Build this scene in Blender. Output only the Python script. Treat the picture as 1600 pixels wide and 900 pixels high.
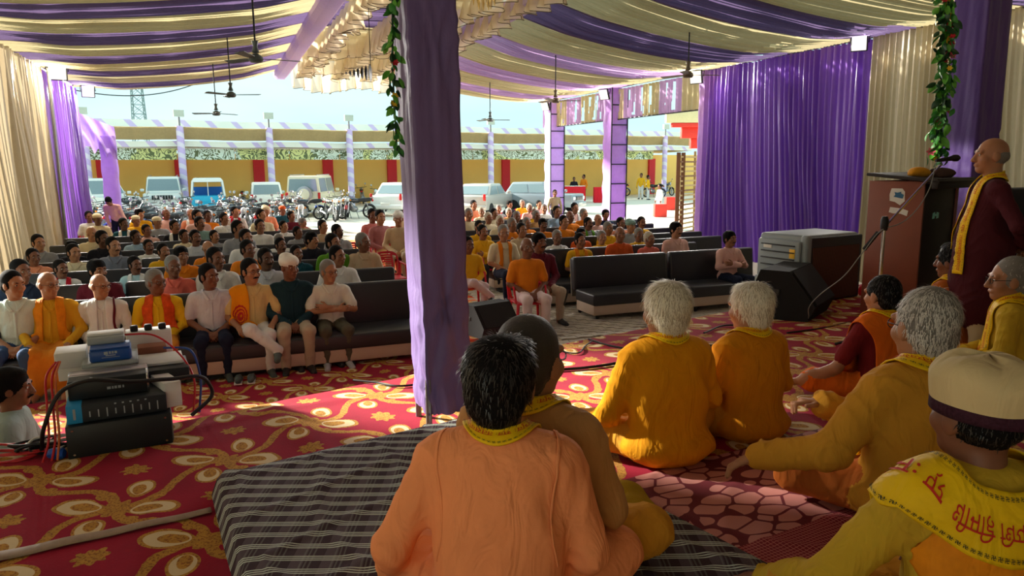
import bpy, bmesh, math, random
import numpy as np
from mathutils import Vector, Matrix
random.seed(7); rng = np.random.default_rng(7)
for o in list(bpy.data.objects): bpy.data.objects.remove(o)
SC = bpy.context.scene; COL = SC.collection
PI = math.pi
# ------------------------------------------------------------------ camera
CAMZ, SH, FPX = 2.35, 0.85, 1130.0
PITCH, ROLL = math.radians(9.64), math.radians(-0.3)
cd = bpy.data.cameras.new('camera'); cam = bpy.data.objects.new('camera', cd); COL.objects.link(cam)
cd.sensor_width = 36.0; cd.lens = 36.0*FPX/1600; cd.clip_start = .05; cd.clip_end = 600
CAMR = Matrix.Rotation(PI/2-PITCH, 3, 'X') @ Matrix.Rotation(ROLL, 3, 'Z')
cam.matrix_world = Matrix.Translation((0, 0, CAMZ)) @ CAMR.to_4x4()
SC.camera = cam
# ------------------------------------------------------------------ light
W = bpy.data.worlds.new('world'); SC.world = W; W.use_nodes = True
_n = W.node_tree.nodes; _l = W.node_tree.links
_bg = _n['Background']
_tc = _n.new('ShaderNodeTexCoord'); _nz = _n.new('ShaderNodeTexNoise'); _nz.inputs['Scale'].default_value = 2.2; _nz.inputs['Detail'].default_value = 5
_mp = _n.new('ShaderNodeMapping'); _mp.inputs['Scale'].default_value = (1, 1, 3.5)
_cr = _n.new('ShaderNodeValToRGB'); _cr.color_ramp.elements[0].position = .38; _cr.color_ramp.elements[1].position = .68
_cr.color_ramp.elements[0].color = (.31, .47, .485, 1); _cr.color_ramp.elements[1].color = (.40, .52, .52, 1)
_l.new(_tc.outputs['Generated'], _mp.inputs[0]); _l.new(_mp.outputs[0], _nz.inputs['Vector']); _l.new(_nz.outputs['Fac'], _cr.inputs[0]); _l.new(_cr.outputs[0], _bg.inputs['Color'])
_bg.inputs['Strength'].default_value = .9
sl = bpy.data.lights.new('sun', 'SUN'); sun = bpy.data.objects.new('sun', sl); COL.objects.link(sun)
sl.energy = 8.6; sl.angle = math.radians(4.0); sl.color = (1, .93, .80)
SUN_DIR = Vector((0.93, -0.37, -0.42)).normalized()      # the way the sunlight travels
sun.rotation_euler = SUN_DIR.to_track_quat('-Z', 'Y').to_euler()
SC.view_settings.view_transform = 'Standard'; SC.view_settings.look = 'None'
SC.view_settings.gamma = 1.0; SC.view_settings.use_curve_mapping = False
SC.view_settings.exposure = 1.35
# ------------------------------------------------------------------ places
def ray(px, py):
    return CAMR @ Vector(((px-800)/FPX, (450-py)/FPX, -1.0))
def P(px, py, z=0.0):                       # where the line of sight meets the level z
    d = ray(px, py); t = (z-CAMZ)/d.z
    return Vector((d.x*t, d.y*t, z))
def D(px, py, dep):                         # point of that line of sight dep metres ahead
    d = ray(px, py); t = dep/d.y
    return Vector((d.x*t, dep, CAMZ+d.z*t))
A = math.radians(21.8)                      # the hall is turned by this against the view
U = Vector((math.cos(A), math.sin(A), 0)); V = Vector((-math.sin(A), math.cos(A), 0))
HO = Vector((7.06, 14.5, 0))
def H(s, t, z=0.0):                         # hall coordinates: s across (0 = right wall), t along
    return HO+U*s+V*t+Vector((0, 0, z))
def toH(p):
    d = Vector((p[0], p[1], 0))-HO
    return d.dot(U), d.dot(V)
EAVE, BEAMZ = 4.75, 5.4
# ------------------------------------------------------------------ materials
def new_mat(name):
    m = bpy.data.materials.new(name); m.use_nodes = True
    return m, m.node_tree.nodes, m.node_tree.links, m.node_tree.nodes['Principled BSDF']
def lin(c):                                 # sRGB 0-255 to linear
    r = []
    for v in c[:3]:
        v = v/255
        r.append(v/12.92 if v <= .04045 else ((v+.055)/1.055)**2.4)
    return (r[0], r[1], r[2], 1)
_MC = {}
def mat(name, rgb, rough=.7, metal=0.0, var=.18, scale=14.0, bump=0.0, bscale=60.0, spec=.4, sheen=0.0, trans=0.0, coat=0.0, fold=0.0):
    key = (name, tuple(rgb), rough, metal, var, scale, bump, trans, fold)
    if key in _MC: return _MC[key]
    m, n, l, b = new_mat(name)
    c = lin(rgb)
    tc = n.new('ShaderNodeTexCoord')
    if var > 0:
        nz = n.new('ShaderNodeTexNoise'); nz.inputs['Scale'].default_value = scale; nz.inputs['Detail'].default_value = 4
        l.new(tc.outputs['Object'], nz.inputs['Vector'])
        mx = n.new('ShaderNodeMix'); mx.data_type = 'RGBA'
        mx.inputs['A'].default_value = tuple(v*(1-var) for v in c[:3])+(1,)
        mx.inputs['B'].default_value = tuple(min(1, v*(1+var)) for v in c[:3])+(1,)
        l.new(nz.outputs['Fac'], mx.inputs['Factor']); l.new(mx.outputs['Result'], b.inputs['Base Color'])
    else: b.inputs['Base Color'].default_value = c
    b.inputs['Roughness'].default_value = rough; b.inputs['Metallic'].default_value = metal
    b.inputs['Specular IOR Level'].default_value = spec
    if sheen: b.inputs['Sheen Weight'].default_value = sheen
    if coat: b.inputs['Coat Weight'].default_value = coat
    if bump > 0:
        nb = n.new('ShaderNodeTexNoise'); nb.inputs['Scale'].default_value = bscale; nb.inputs['Detail'].default_value = 3
        l.new(tc.outputs['Object'], nb.inputs['Vector'])
        bp = n.new('ShaderNodeBump'); bp.inputs['Strength'].default_value = bump; bp.inputs['Distance'].default_value = .01
        l.new(nb.outputs['Fac'], bp.inputs['Height']); l.new(bp.outputs[0], b.inputs['Normal'])
        if fold > 0:
            mf = n.new('ShaderNodeMapping'); mf.inputs['Scale'].default_value = (1.5, 1.5, .55); l.new(tc.outputs['Object'], mf.inputs[0])
            nf = n.new('ShaderNodeTexNoise'); nf.inputs['Scale'].default_value = 7.0; nf.inputs['Detail'].default_value = 2.5; nf.inputs['Distortion'].default_value = 1.6; l.new(mf.outputs[0], nf.inputs['Vector'])
            b2 = n.new('ShaderNodeBump'); b2.inputs['Strength'].default_value = fold; b2.inputs['Distance'].default_value = .035
            l.new(nf.outputs['Fac'], b2.inputs['Height']); l.new(b2.outputs[0], bp.inputs['Normal'])
    if trans > 0:
        out = n['Material Output']; tr = n.new('ShaderNodeBsdfTranslucent'); ms = n.new('ShaderNodeMixShader')
        ms.inputs[0].default_value = trans
        if var > 0: l.new(mx.outputs['Result'], tr.inputs['Color'])
        else: tr.inputs['Color'].default_value = c
        l.new(b.outputs[0], ms.inputs[1]); l.new(tr.outputs[0], ms.inputs[2]); l.new(ms.outputs[0], out.inputs['Surface'])
    _MC[key] = m
    return m
def cloth(name, rgb, **k):
    k.setdefault('rough', .85); k.setdefault('var', .13); k.setdefault('scale', 9); k.setdefault('spec', .15); k.setdefault('bump', .15); k.setdefault('bscale', 40); k.setdefault('fold', .35)
    return mat(name, rgb, **k)
class X:                                    # arithmetic on shader sockets
    def __init__(s, nt, k): s.nt = nt; s.k = k
    def f(s, op, *o):
        n = s.nt.nodes.new('ShaderNodeMath'); n.operation = op
        for i, v in enumerate((s,)+o):
            if isinstance(v, X): s.nt.links.new(v.k, n.inputs[i])
            else: n.inputs[i].default_value = v
        return X(s.nt, n.outputs[0])
    def __add__(s, o): return s.f('ADD', o)
    __radd__ = __add__
    def __sub__(s, o): return s.f('SUBTRACT', o)
    def __mul__(s, o): return s.f('MULTIPLY', o)
    __rmul__ = __mul__
    def __truediv__(s, o): return s.f('DIVIDE', o)
    def abs(s): return s.f('ABSOLUTE')
    def fr(s): return s.f('FRACT')
    def sin(s): return s.f('SINE')
    def sqrt(s): return s.f('SQRT')
    def lt(s, v): return s.f('LESS_THAN', v)
    def gt(s, v): return s.f('GREATER_THAN', v)
    def max(s, o): return s.f('MAXIMUM', o)
    def min(s, o): return s.f('MINIMUM', o)
    def atan2(s, o): return s.f('ARCTAN2', o)
def xy(nt, kind='Object', rot=0.0, sc=1.0):
    tc = nt.nodes.new('ShaderNodeTexCoord'); mp = nt.nodes.new('ShaderNodeMapping'); sp = nt.nodes.new('ShaderNodeSeparateXYZ')
    mp.inputs['Rotation'].default_value = (0, 0, rot); mp.inputs['Scale'].default_value = (sc, sc, sc)
    nt.links.new(tc.outputs[kind], mp.inputs[0]); nt.links.new(mp.outputs[0], sp.inputs[0])
    return X(nt, sp.outputs[0]), X(nt, sp.outputs[1]), mp.outputs[0]
def noise(nt, vec, scale, detail=3):
    n = nt.nodes.new('ShaderNodeTexNoise'); n.inputs['Scale'].default_value = scale; n.inputs['Detail'].default_value = detail
    nt.links.new(vec, n.inputs['Vector']); return X(nt, n.outputs['Fac'])
def mixc(nt, fac, a, b):
    m = nt.nodes.new('ShaderNodeMix'); m.data_type = 'RGBA'
    if isinstance(fac, X): nt.links.new(fac.k, m.inputs['Factor'])
    else: m.inputs['Factor'].default_value = fac
    for i, v in (('A', a), ('B', b)):
        if isinstance(v, tuple): m.inputs[i].default_value = v
        else: nt.links.new(v, m.inputs[i])
    return m.outputs['Result']
# ------------------------------------------------------------------ mesh helpers
class MB:
    def __init__(s): s.v = []; s.f = []; s.m = []
    def add(s, vs, fs, mi=0):
        o = len(s.v); s.v += [tuple(v) for v in vs]
        for f in fs: s.f.append(tuple(i+o for i in f)); s.m.append(mi)
        return s
    def box(s, c, size, rz=0.0, mi=0, M=None):
        x, y, z = (q/2 for q in size); vs = []
        R = M if M is not None else Matrix.Rotation(rz, 3, 'Z')
        for a in (-x, x):
            for b in (-y, y):
                for d in (-z, z): vs.append(Vector(c)+R @ Vector((a, b, d)))
        return s.add(vs, [(0, 1, 3, 2), (4, 6, 7, 5), (0, 4, 5, 1), (2, 3, 7, 6), (0, 2, 6, 4), (1, 5, 7, 3)], mi)
    def tube(s, pts, r, n=8, mi=0, cap=True):
        pts = [Vector(p) for p in pts]; rr = r if isinstance(r, (list, tuple)) else [r]*len(pts)
        vs = []; fs = []; prev = None
        for i, p in enumerate(pts):
            d = (pts[min(i+1, len(pts)-1)]-pts[max(i-1, 0)])
            if d.length < 1e-9: d = Vector((0, 0, 1))
            d.normalize()
            if prev is None:
                a = d.orthogonal().normalized()
            else:
                a = prev-d*prev.dot(d)
                a = a.normalized() if a.length > 1e-6 else d.orthogonal().normalized()
            prev = a; b = d.cross(a)
            for k in range(n):
                t = 2*PI*k/n; vs.append(p+(a*math.cos(t)+b*math.sin(t))*rr[i])
        for i in range(len(pts)-1):
            for k in range(n):
                k2 = (k+1) % n; fs.append((i*n+k, i*n+k2, (i+1)*n+k2, (i+1)*n+k))
        if cap: fs.append(tuple(range(n))[::-1]); fs.append(tuple((len(pts)-1)*n+k for k in range(n)))
        return s.add(vs, fs, mi)
    def lathe(s, prof, c=(0, 0, 0), n=16, mi=0, M=None):
        vs = []; fs = []; R = M if M is not None else Matrix.Identity(3)
        for r, z in prof:
            for k in range(n):
                t = 2*PI*k/n; vs.append(Vector(c)+R @ Vector((r*math.cos(t), r*math.sin(t), z)))
        for i in range(len(prof)-1):
            for k in range(n):
                k2 = (k+1) % n; fs.append((i*n+k, i*n+k2, (i+1)*n+k2, (i+1)*n+k))
        fs.append(tuple(range(n))[::-1]); fs.append(tuple((len(prof)-1)*n+k for k in range(n)))
        return s.add(vs, fs, mi)
    def prism(s, poly, z0, z1, mi=0, M=None, T=(0, 0, 0)):
        n = len(poly); R = M if M is not None else Matrix.Identity(3)
        vs = [Vector(T)+R @ Vector((p[0], p[1], z)) for z in (z0, z1) for p in poly]
        fs = [tuple(range(n))[::-1], tuple(range(n, 2*n))]+[(i, (i+1) % n, n+(i+1) % n, n+i) for i in range(n)]
        return s.add(vs, fs, mi)
    def grid(s, fn, nu, nv, mi=0, two=False):
        vs = [fn(i/nu, j/nv) for j in range(nv+1) for i in range(nu+1)]
        fs = [(j*(nu+1)+i, j*(nu+1)+i+1, (j+1)*(nu+1)+i+1, (j+1)*(nu+1)+i) for j in range(nv) for i in range(nu)]
        return s.add(vs, fs, mi)
    def mesh(s, name, mats, smooth=True):
        me = bpy.data.meshes.new(name); me.from_pydata(s.v, [], s.f)
        for m in (mats if isinstance(mats, (list, tuple)) else [mats]): me.materials.append(m)
        if s.m and max(s.m) > 0: me.polygons.foreach_set('material_index', s.m)
        if smooth:
            me.polygons.foreach_set('use_smooth', [True]*len(s.f))
            me.set_sharp_from_angle(angle=math.radians(38))
        me.update(); return me
    def obj(s, name, mats, parent=None, smooth=True, loc=None):
        return link(name, s.mesh(name, mats, smooth), parent, loc)
def link(name, me, parent=None, loc=None, rz=0.0):
    o = bpy.data.objects.new(name, me); COL.objects.link(o)
    if parent is not None: o.parent = parent
    if loc is not None: o.location = loc
    if rz: o.rotation_euler.z = rz
    return o
def tag(o, label, cat, group=None, kind=None):
    if label: o['label'] = label
    if cat: o['category'] = cat
    if group: o['group'] = group
    if kind: o['kind'] = kind
    return o
def empty(name, loc=(0, 0, 0), rz=0.0, label=None, cat=None, group=None, kind=None):
    o = bpy.data.objects.new(name, None); COL.objects.link(o); o.location = loc; o.rotation_euler.z = rz
    o.empty_display_size = .1
    return tag(o, label, cat, group, kind)
def struct(o): o['kind'] = 'structure'; return o
def copy_tree(o, parent=None):
    c = o.copy(); COL.objects.link(c)
    if parent is not None: c.parent = parent
    for ch in o.children: copy_tree(ch, c)
    return c
def solid(o, t, off=0.0):
    m = o.modifiers.new('thickness', 'SOLIDIFY'); m.thickness = t; m.offset = off; return o
def bevel(o, w, n=2):
    m = o.modifiers.new('bevel', 'BEVEL'); m.width = w; m.segments = n; m.limit_method = 'ANGLE'; m.angle_limit = math.radians(40); return o
def rbox(name, mats, size, loc=(0, 0, 0), parent=None, bw=.015, rz=0.0, n=2):   # box with rounded edges baked in
    bm = bmesh.new(); bmesh.ops.create_cube(bm, size=1.0)
    for v in bm.verts: v.co = Vector((v.co.x*size[0], v.co.y*size[1], v.co.z*size[2]))
    if bw > 0: bmesh.ops.bevel(bm, geom=bm.edges[:]+bm.verts[:], offset=min(bw, min(size)*.45), segments=n, affect='EDGES', profile=.5)
    me = bpy.data.meshes.new(name); bm.to_mesh(me); bm.free()
    for m in (mats if isinstance(mats, (list, tuple)) else [mats]): me.materials.append(m)
    me.polygons.foreach_set('use_smooth', [True]*len(me.polygons)); me.set_sharp_from_angle(angle=math.radians(50))
    return link(name, me, parent, loc, rz)
def text_mesh(body, size, name='lettering', space=1.0):
    c = bpy.data.curves.new(name, 'FONT'); c.body = body; c.size = size; c.align_x = 'CENTER'; c.align_y = 'CENTER'; c.resolution_u = 2; c.space_character = space
    o = bpy.data.objects.new(name, c); COL.objects.link(o)
    me = bpy.data.meshes.new_from_object(o.evaluated_get(bpy.context.evaluated_depsgraph_get()))
    bpy.data.objects.remove(o); return me
def frame_text(body, size, m, loc, xdir, ydir, parent=None, name='lettering'):  # flat lettering on a surface
    me = text_mesh(body, size); me.materials.clear(); me.materials.append(m)
    x = Vector(xdir).normalized(); y = Vector(ydir).normalized(); z = x.cross(y)
    R = Matrix((x, y, z)).transposed()
    for v in me.vertices: v.co = R @ v.co
    return link(name, me, parent, loc)
# ------------------------------------------------------------------ the setting
def gmesh(name, fn, nu, nv, mats, keep=None, mi=None):
    u, v = np.meshgrid(np.linspace(0, 1, nu+1), np.linspace(0, 1, nv+1))
    p = np.stack(fn(u, v), -1).reshape(-1, 3)
    i, j = np.meshgrid(np.arange(nu), np.arange(nv)); a = (j*(nu+1)+i).ravel()
    q = np.stack([a, a+1, a+nu+2, a+nu+1], 1)
    if keep is not None:
        k = keep((i.ravel()+.5)/nu, (j.ravel()+.5)/nv); q = q[k]
    return npmesh(name, p, q, mats)
def npmesh(name, p, q, mats, mi=None):
    me = bpy.data.meshes.new(name); n = len(q); me.vertices.add(len(p)); me.vertices.foreach_set('co', np.ascontiguousarray(p, dtype=np.float32).ravel())
    me.loops.add(n*4); me.loops.foreach_set('vertex_index', q.astype(np.int32).ravel())
    me.polygons.add(n); me.polygons.foreach_set('loop_start', np.arange(0, n*4, 4, dtype=np.int32))
    me.polygons.foreach_set('use_smooth', np.ones(n, bool))
    for m in (mats if isinstance(mats, (list, tuple)) else [mats]): me.materials.append(m)
    if mi is not None: me.polygons.foreach_set('material_index', mi.astype(np.int32))
    me.update(calc_edges=True); me.validate(); return me
def wob(x, seed=0, f=1.0):                  # cheap smooth noise
    return .5*np.sin(f*x*1.0+seed*1.7)+.3*np.sin(f*x*2.3+seed*4.1+1)+.2*np.sin(f*x*5.1+seed*2.9+2)

def ground_mat():
    m, n, l, b = new_mat('concrete_pavers'); nt = m.node_tree
    x, y, vec = xy(nt, 'Object', -A)
    wx = x+((y*26.0).sin()*.012); wy = y+((x*26.0).sin()*.012)
    row = (wy/.125).f('FLOOR'); sh = (row*.5).fr()
    fx = ((wx/.25)+sh).fr(); fy = (wy/.125).fr()
    j = fx.lt(.05).max(fy.lt(.09))
    nz = noise(nt, vec, .6, 5); nf = noise(nt, vec, 45, 3)
    c = mixc(nt, nz, lin((150, 142, 128)), lin((205, 196, 178)))
    c = mixc(nt, nf*.25, c, lin((120, 112, 100)))
    c = mixc(nt, j*.75, c, lin((84, 78, 70)))
    l.new(c, b.inputs['Base Color']); b.inputs['Roughness'].default_value = .85
    bp = n.new('ShaderNodeBump'); bp.inputs['Strength'].default_value = .5; bp.inputs['Distance'].default_value = .008
    l.new((nf*.2-j).k, bp.inputs['Height']); l.new(bp.outputs[0], b.inputs['Normal'])
    return m
M_ground = ground_mat()
floor = struct(MB().grid(lambda u, v: tuple(H(-19+21*u, -16+31.6*v)), 2, 2).obj('floor', M_ground))
def yard_mat():
    m, n, l, b = new_mat('pale_concrete_yard'); nt = m.node_tree; x, y, vec = xy(nt)
    nz = noise(nt, vec, .12, 5); nf = noise(nt, vec, 3, 4)
    c = mixc(nt, nz, lin((214, 202, 182)), lin((240, 234, 220))); c = mixc(nt, nf*.3, c, lin((200, 184, 164)))
    l.new(c, b.inputs['Base Color']); b.inputs['Roughness'].default_value = .9; return m
struct(MB().grid(lambda u, v: ((u-.5)*320, v*270-60, -.012), 2, 2).obj('floor_yard', yard_mat()))
# real paving blocks where the aisle shows them
M_pav = mat('paving_block', (176, 167, 152), .85, var=.25, scale=3, bump=.25, bscale=50)
def paver_mesh():
    L, w, z = .236, .112, .03; a = .016; n = 12; top = []
    for i in range(n+1): x = -L/2+L*i/n; top.append((x, w/2+a*math.sin(2*PI*i/n)))
    bot = [(x, y-w) for x, y in top][::-1]
    return MB().prism(top+bot, -.02, z-.022).mesh('paving_block', M_pav, smooth=False)
_pm = paver_mesh(); _pc = 0
_poly = [P(730, 446), P(845, 440), P(890, 470), P(1010, 505), P(1010, 525), P(880, 530), P(735, 480)]
_poly2 = [P(450, 575), P(640, 530), P(640, 572), P(450, 592)]
def inpoly(p, poly):
    c = False; n = len(poly)
    for i in range(n):
        a, b = poly[i], poly[(i+1) % n]
        if (a.y > p.y) != (b.y > p.y) and p.x < (b.x-a.x)*(p.y-a.y)/(b.y-a.y)+a.x: c = not c
    return c
for poly in (_poly, _poly2):
    for i in range(-60, 60):
        for j in range(-120, 120):
            q = P(800, 480)+U*(.25*(i+.5*(j % 2)))+V*(.125*j)
            if _pc < 298 and inpoly(q, poly):
                o = link('paving_block', _pm, floor, (q.x, q.y, .012+random.uniform(-.002, .002)), A); _pc += 1

def carpet_mat(name, base=(122, 18, 40), gold=(206, 152, 64), cream=(214, 196, 158), cell=.60, rot=.5):
    m, n, l, b = new_mat(name); nt = m.node_tree
    x, y, vec = xy(nt, 'Object', rot)
    w1 = noise(nt, vec, 4, 2)
    x = x+(w1-.5)*.10; y = y+(w1-.5)*-.08
    a = ((x/cell)+.5).fr()-.5; c = ((y/cell)+.5).fr()-.5          # around the lattice nodes
    a2 = (x/cell).fr()-.5; c2 = (y/cell).fr()-.5                  # around the cell centres
    nf = noise(nt, vec, 90, 2); ns = noise(nt, vec, 26, 3)
    def ell(ax, cy, cx0, cy0, rx, ry, th):
        dx = ax-cx0; dy = cy-cy0; ct, st = math.cos(th), math.sin(th)
        p = (dx*ct+dy*st)/rx; q = (dy*ct-dx*st)/ry
        return (p*p+q*q).sqrt()
    sg = c.f('SIGN'); ap = a*sg; cp_ = c.abs()                     # point-symmetric pairs of scrolls
    e = ell(ap, cp_, .25, .125, .20, .125, .45); e2 = ell(ap, cp_, .215, .105, .11, .06, .45)
    g = ell(ap, cp_, -.13, .29, .155, .105, -.7); g2 = ell(ap, cp_, -.11, .26, .085, .05, -.7)
    e3 = ell(ap, cp_, -.26, .06, .055, .04, .3)
    band = (c+(a*6.283).sin()*.10+(ns-.5)*.03).abs().lt(.042).max((a-(c*6.283).sin()*.10+(ns-.5)*.03).abs().lt(.042))
    ang = a2.atan2(c2); r = (a2*a2+c2*c2).sqrt()
    ros = (r+(ang*8.0).sin()*.018+(ns-.5)*.05).lt(.105)
    rn = (a*a+c*c).sqrt(); nod = (rn+(a.atan2(c)*6.0).sin()*.02+(ns-.5)*.05).lt(.12)
    goldm = band.max(ros).max(nod).max(e.lt(1.0)).max(g.lt(1.0)).max(e3.lt(1.0))
    creamm = (e.lt(.82)*e2.gt(1.0)).max(g.lt(.80)*g2.gt(1.0))
    speck = goldm*(nf.gt(.56))*creamm.lt(.5)
    nb = noise(nt, vec, 5, 4)
    col = mixc(nt, nb, lin(base), lin(tuple(min(255, v*1.35) for v in base)))
    col = mixc(nt, goldm, col, mixc(nt, ns, lin(gold), lin(tuple(v*.7 for v in gold))))
    col = mixc(nt, creamm*.9, col, lin(cream))
    col = mixc(nt, speck*.55, col, lin(tuple(v*.8 for v in base)))
    l.new(col, b.inputs['Base Color']); b.inputs['Roughness'].default_value = .95; b.inputs['Specular IOR Level'].default_value = .1
    b.inputs['Sheen Weight'].default_value = .03
    bp = n.new('ShaderNodeBump'); bp.inputs['Strength'].default_value = .35; bp.inputs['Distance'].default_value = .004
    l.new((nf+goldm*.5).k, bp.inputs['Height']); l.new(bp.outputs[0], b.inputs['Normal'])
    return m
M_carpet = carpet_mat('red_floral_carpet')
M_runner = carpet_mat('orange_floral_carpet', (196, 66, 40), (232, 168, 70), (236, 210, 160), .5, .2)
# stage front edge runs through these two points of its top
E0 = P(270, 662, SH); E1 = P(1340, 446, SH); ED = (E1-E0).normalized(); EN = Vector((-ED.y, ED.x, 0))
SE0 = E0-ED*3.2; SE1 = E1+ED*1.2
M_skirt = cloth('stage_skirt_cloth', (92, 20, 34))
stage = MB()
sp = [SE0, SE1, SE1-EN*14, SE0-EN*14]
stage.prism([(p.x, p.y) for p in sp[::-1]], 0, SH-.012)
stage = struct(stage.obj('floor_stage', M_skirt, smooth=False))
# carpet laid over the stage, a little rumpled, its edge hanging over the front
LE = (SE1-SE0).length
def carpet_fn(u, v):
    along = u*LE; back = v*8.6
    x = SE0.x+ED.x*along-EN.x*back; y = SE0.y+ED.y*along-EN.y*back
    z = SH+.004+np.maximum(0, .020*np.sin(x*2.1+1.4*np.sin(y*1.3))*np.sin(y*1.7+x*.6+1))*np.clip((back-.05)*3, 0, 1)
    z = z+.010*np.exp(-((back-.22-.05*np.sin(along*3))/.05)**2)*(1+np.sin(along*2.2))*.6
    z = z+.022*np.exp(-(((x+.55)*.8+(y-3.05)*.6)/.07)**2)*np.exp(-((x+1.2)/.6)**2)
    over = (back < .03)
    z = np.where(over, SH+.002, z)
    ripple = .02*np.sin(along*5)+.012*np.sin(along*13+1)
    x = x+np.where(over, EN.x*(.012+.5*ripple), 0); y = y+np.where(over, EN.y*(.012+.5*ripple), 0)
    return x, y, z
cm = gmesh('stage_carpet', carpet_fn, 230, 190, M_carpet)
carpet = tag(link('stage_carpet', cm), 'rumpled maroon carpet with golden scrolls covering the stage floor', 'carpet')
M_strip = mat('grey_binding_tape', (150, 128, 108), .6, var=.3, scale=30)
a_, b_ = P(-60, 882, SH+.012), P(330, 797, SH+.014)
def strip_fn(u, v):
    p = [a_[k]+(b_[k]-a_[k])*u for k in range(3)]
    d = (b_-a_).normalized(); n = Vector((-d.y, d.x, 0)); w = (.042-.018*u)*(v-.5)*2
    return p[0]+n.x*w, p[1]+n.y*w, p[2]+.006*np.sin(v*PI)+.002*np.sin(u*20)
tag(solid(link('carpet_binding', gmesh('carpet_binding', strip_fn, 40, 6, M_strip)), .004), 'grey fabric binding strip lying across the carpet at bottom left', 'strip')
# carpet on the ground at the foot of the stage and the aisle runner
def flat(name, pts, m, label, cat, z=.03, wave=.01):
    c = [Vector(p) for p in pts]
    def fn(u, v):
        x = (c[0].x*(1-u)+c[1].x*u)*(1-v)+(c[3].x*(1-u)+c[2].x*u)*v
        y = (c[0].y*(1-u)+c[1].y*u)*(1-v)+(c[3].y*(1-u)+c[2].y*u)*v
        return x, y, z+wave*np.sin(x*3+y)*np.sin(y*2.3+x)
    return tag(solid(link(name, gmesh(name, fn, 60, 24, m)), .008, -1), label, cat)
g0 = P(-160, 668); g1 = P(640, 552)
flat('ground_carpet', [g0, g1, g1-EN*3.0, g0-EN*3.6], M_carpet, 'dark red patterned carpet in front of the first sofa row', 'carpet', .028)
r0 = P(733, 463)
flat('aisle_runner', [r0-V*3.4, r0+V*11, r0+V*11-U*1.7, r0-V*3.4-U*1.7], M_runner, 'orange patterned runner in the aisle between the sofa blocks', 'carpet', .02, .006)

# ---- curtains
def curtain(name, p0, p1, z0, z1, nf, amp, m, seed=0, sway=0.0, topf=.45, parent=None, rows=26, flare=0.0):
    p0, p1 = Vector(p0), Vector(p1); d = p1-p0; L = d.length; d.normalize(); n = Vector((-d.y, d.x, 0))
    def fn(u, v):
        ph = 2*PI*nf*u
        w = wob(u*nf*.8, seed); a = amp*(topf+(1-topf)*(1-v))*(.75+.5*wob(u*nf*.33, seed+3))
        off = a*np.sin(ph+1.3*w+.8*np.sin(v*3+seed+u*9))+.35*a*np.sin(2.1*ph+seed+2*v)+flare*(1-v)**2
        al = u*L+sway*(1-v)**1.6*np.sin(u*PI)+.25*L/nf*np.sin(v*2.5+u*14+seed)*(1-v)
        zz = z0+(z1-z0)*v-.03*np.abs(np.sin(ph*.5))*(v > .97)
        return p0.x+d.x*al+n.x*off, p0.y+d.y*al+n.y*off, zz+0*u
    return link(name, gmesh(name, fn, int(nf*9), rows, m), parent)
M_beige = cloth('beige_satin', (186, 170, 140), rough=.42, spec=.6, trans=.2, var=.08, fold=.05)
M_purple = cloth('purple_satin', (122, 70, 176), rough=.33, spec=.8, trans=.26, fold=.05, sheen=.3, var=.08)
M_lilac = cloth('lilac_cloth', (220, 204, 240), rough=.6, trans=.4, var=.08)
M_bceil = cloth('beige_ceiling_cloth', (190, 176, 138), trans=.34, var=.1)
M_pceil = cloth('purple_ceiling_cloth', (108, 90, 128), trans=.34, var=.1)
M_lceil = cloth('mauve_ceiling_cloth', (182, 148, 190), trans=.42, var=.1)
M_steel = mat('grey_steel', (120, 122, 124), .45, .8, var=.1)
M_dark = mat('dark_metal', (38, 40, 44), .5, .5, var=.1)
SL = -15.8
def wall_thing(name, kids):
    e = empty(name, kind='structure'); return e
wl = empty('wall_left', kind='structure')
curtain('beige_curtain', H(SL+.1, .4), H(SL, 10.1), 0, EAVE, 30, .2, M_beige, 1, .9, parent=wl)
curtain('purple_curtain', H(SL, 10.0), H(SL, 14.6), 0, EAVE-.05, 17, .17, M_purple, 2, .7, parent=wl)
MB().tube([H(SL, -1.6, EAVE), H(SL, 14.6, EAVE)], .035).obj('curtain_rail', M_steel, wl)
MB().tube([H(SL+.22, 10.05, 0), H(SL+.22, 10.05, EAVE)], .04).obj('post', M_steel, wl)
curtain('beige_curtain', H(SL+.1, -10.5), H(SL+.1, -2.6), 0, EAVE, 26, .2, M_beige, 4, .5, parent=wl)
ws = empty('wall_stage', kind='structure')     # unseen backdrop behind the camera, added to darken the interior
curtain('beige_curtain', H(SL+.1, -14.2), H(-8, -14.2), 0, EAVE+.6, 24, .15, M_beige, 11, .3, parent=ws)
curtain('beige_curtain', H(-8, -14.2), H(0, -14.2), 0, EAVE+.6, 24, .15, M_beige, 12, .3, parent=ws)
wr = empty('wall_right', kind='structure')
curtain('purple_curtain', H(0, 5.2), H(0, 0.05), 0, EAVE, 33, .13, M_purple, 5, .5, parent=wr, topf=.6)
curtain('beige_curtain', H(-.05, 0.1), H(-.02, -14.2), 0, EAVE+.05, 112, .10, M_beige, 6, .55, parent=wr, topf=.6)
MB().tube([H(0, 15, EAVE+.02), H(0, -8, EAVE+.02)], .035).obj('curtain_rail', M_steel, wr)
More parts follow.
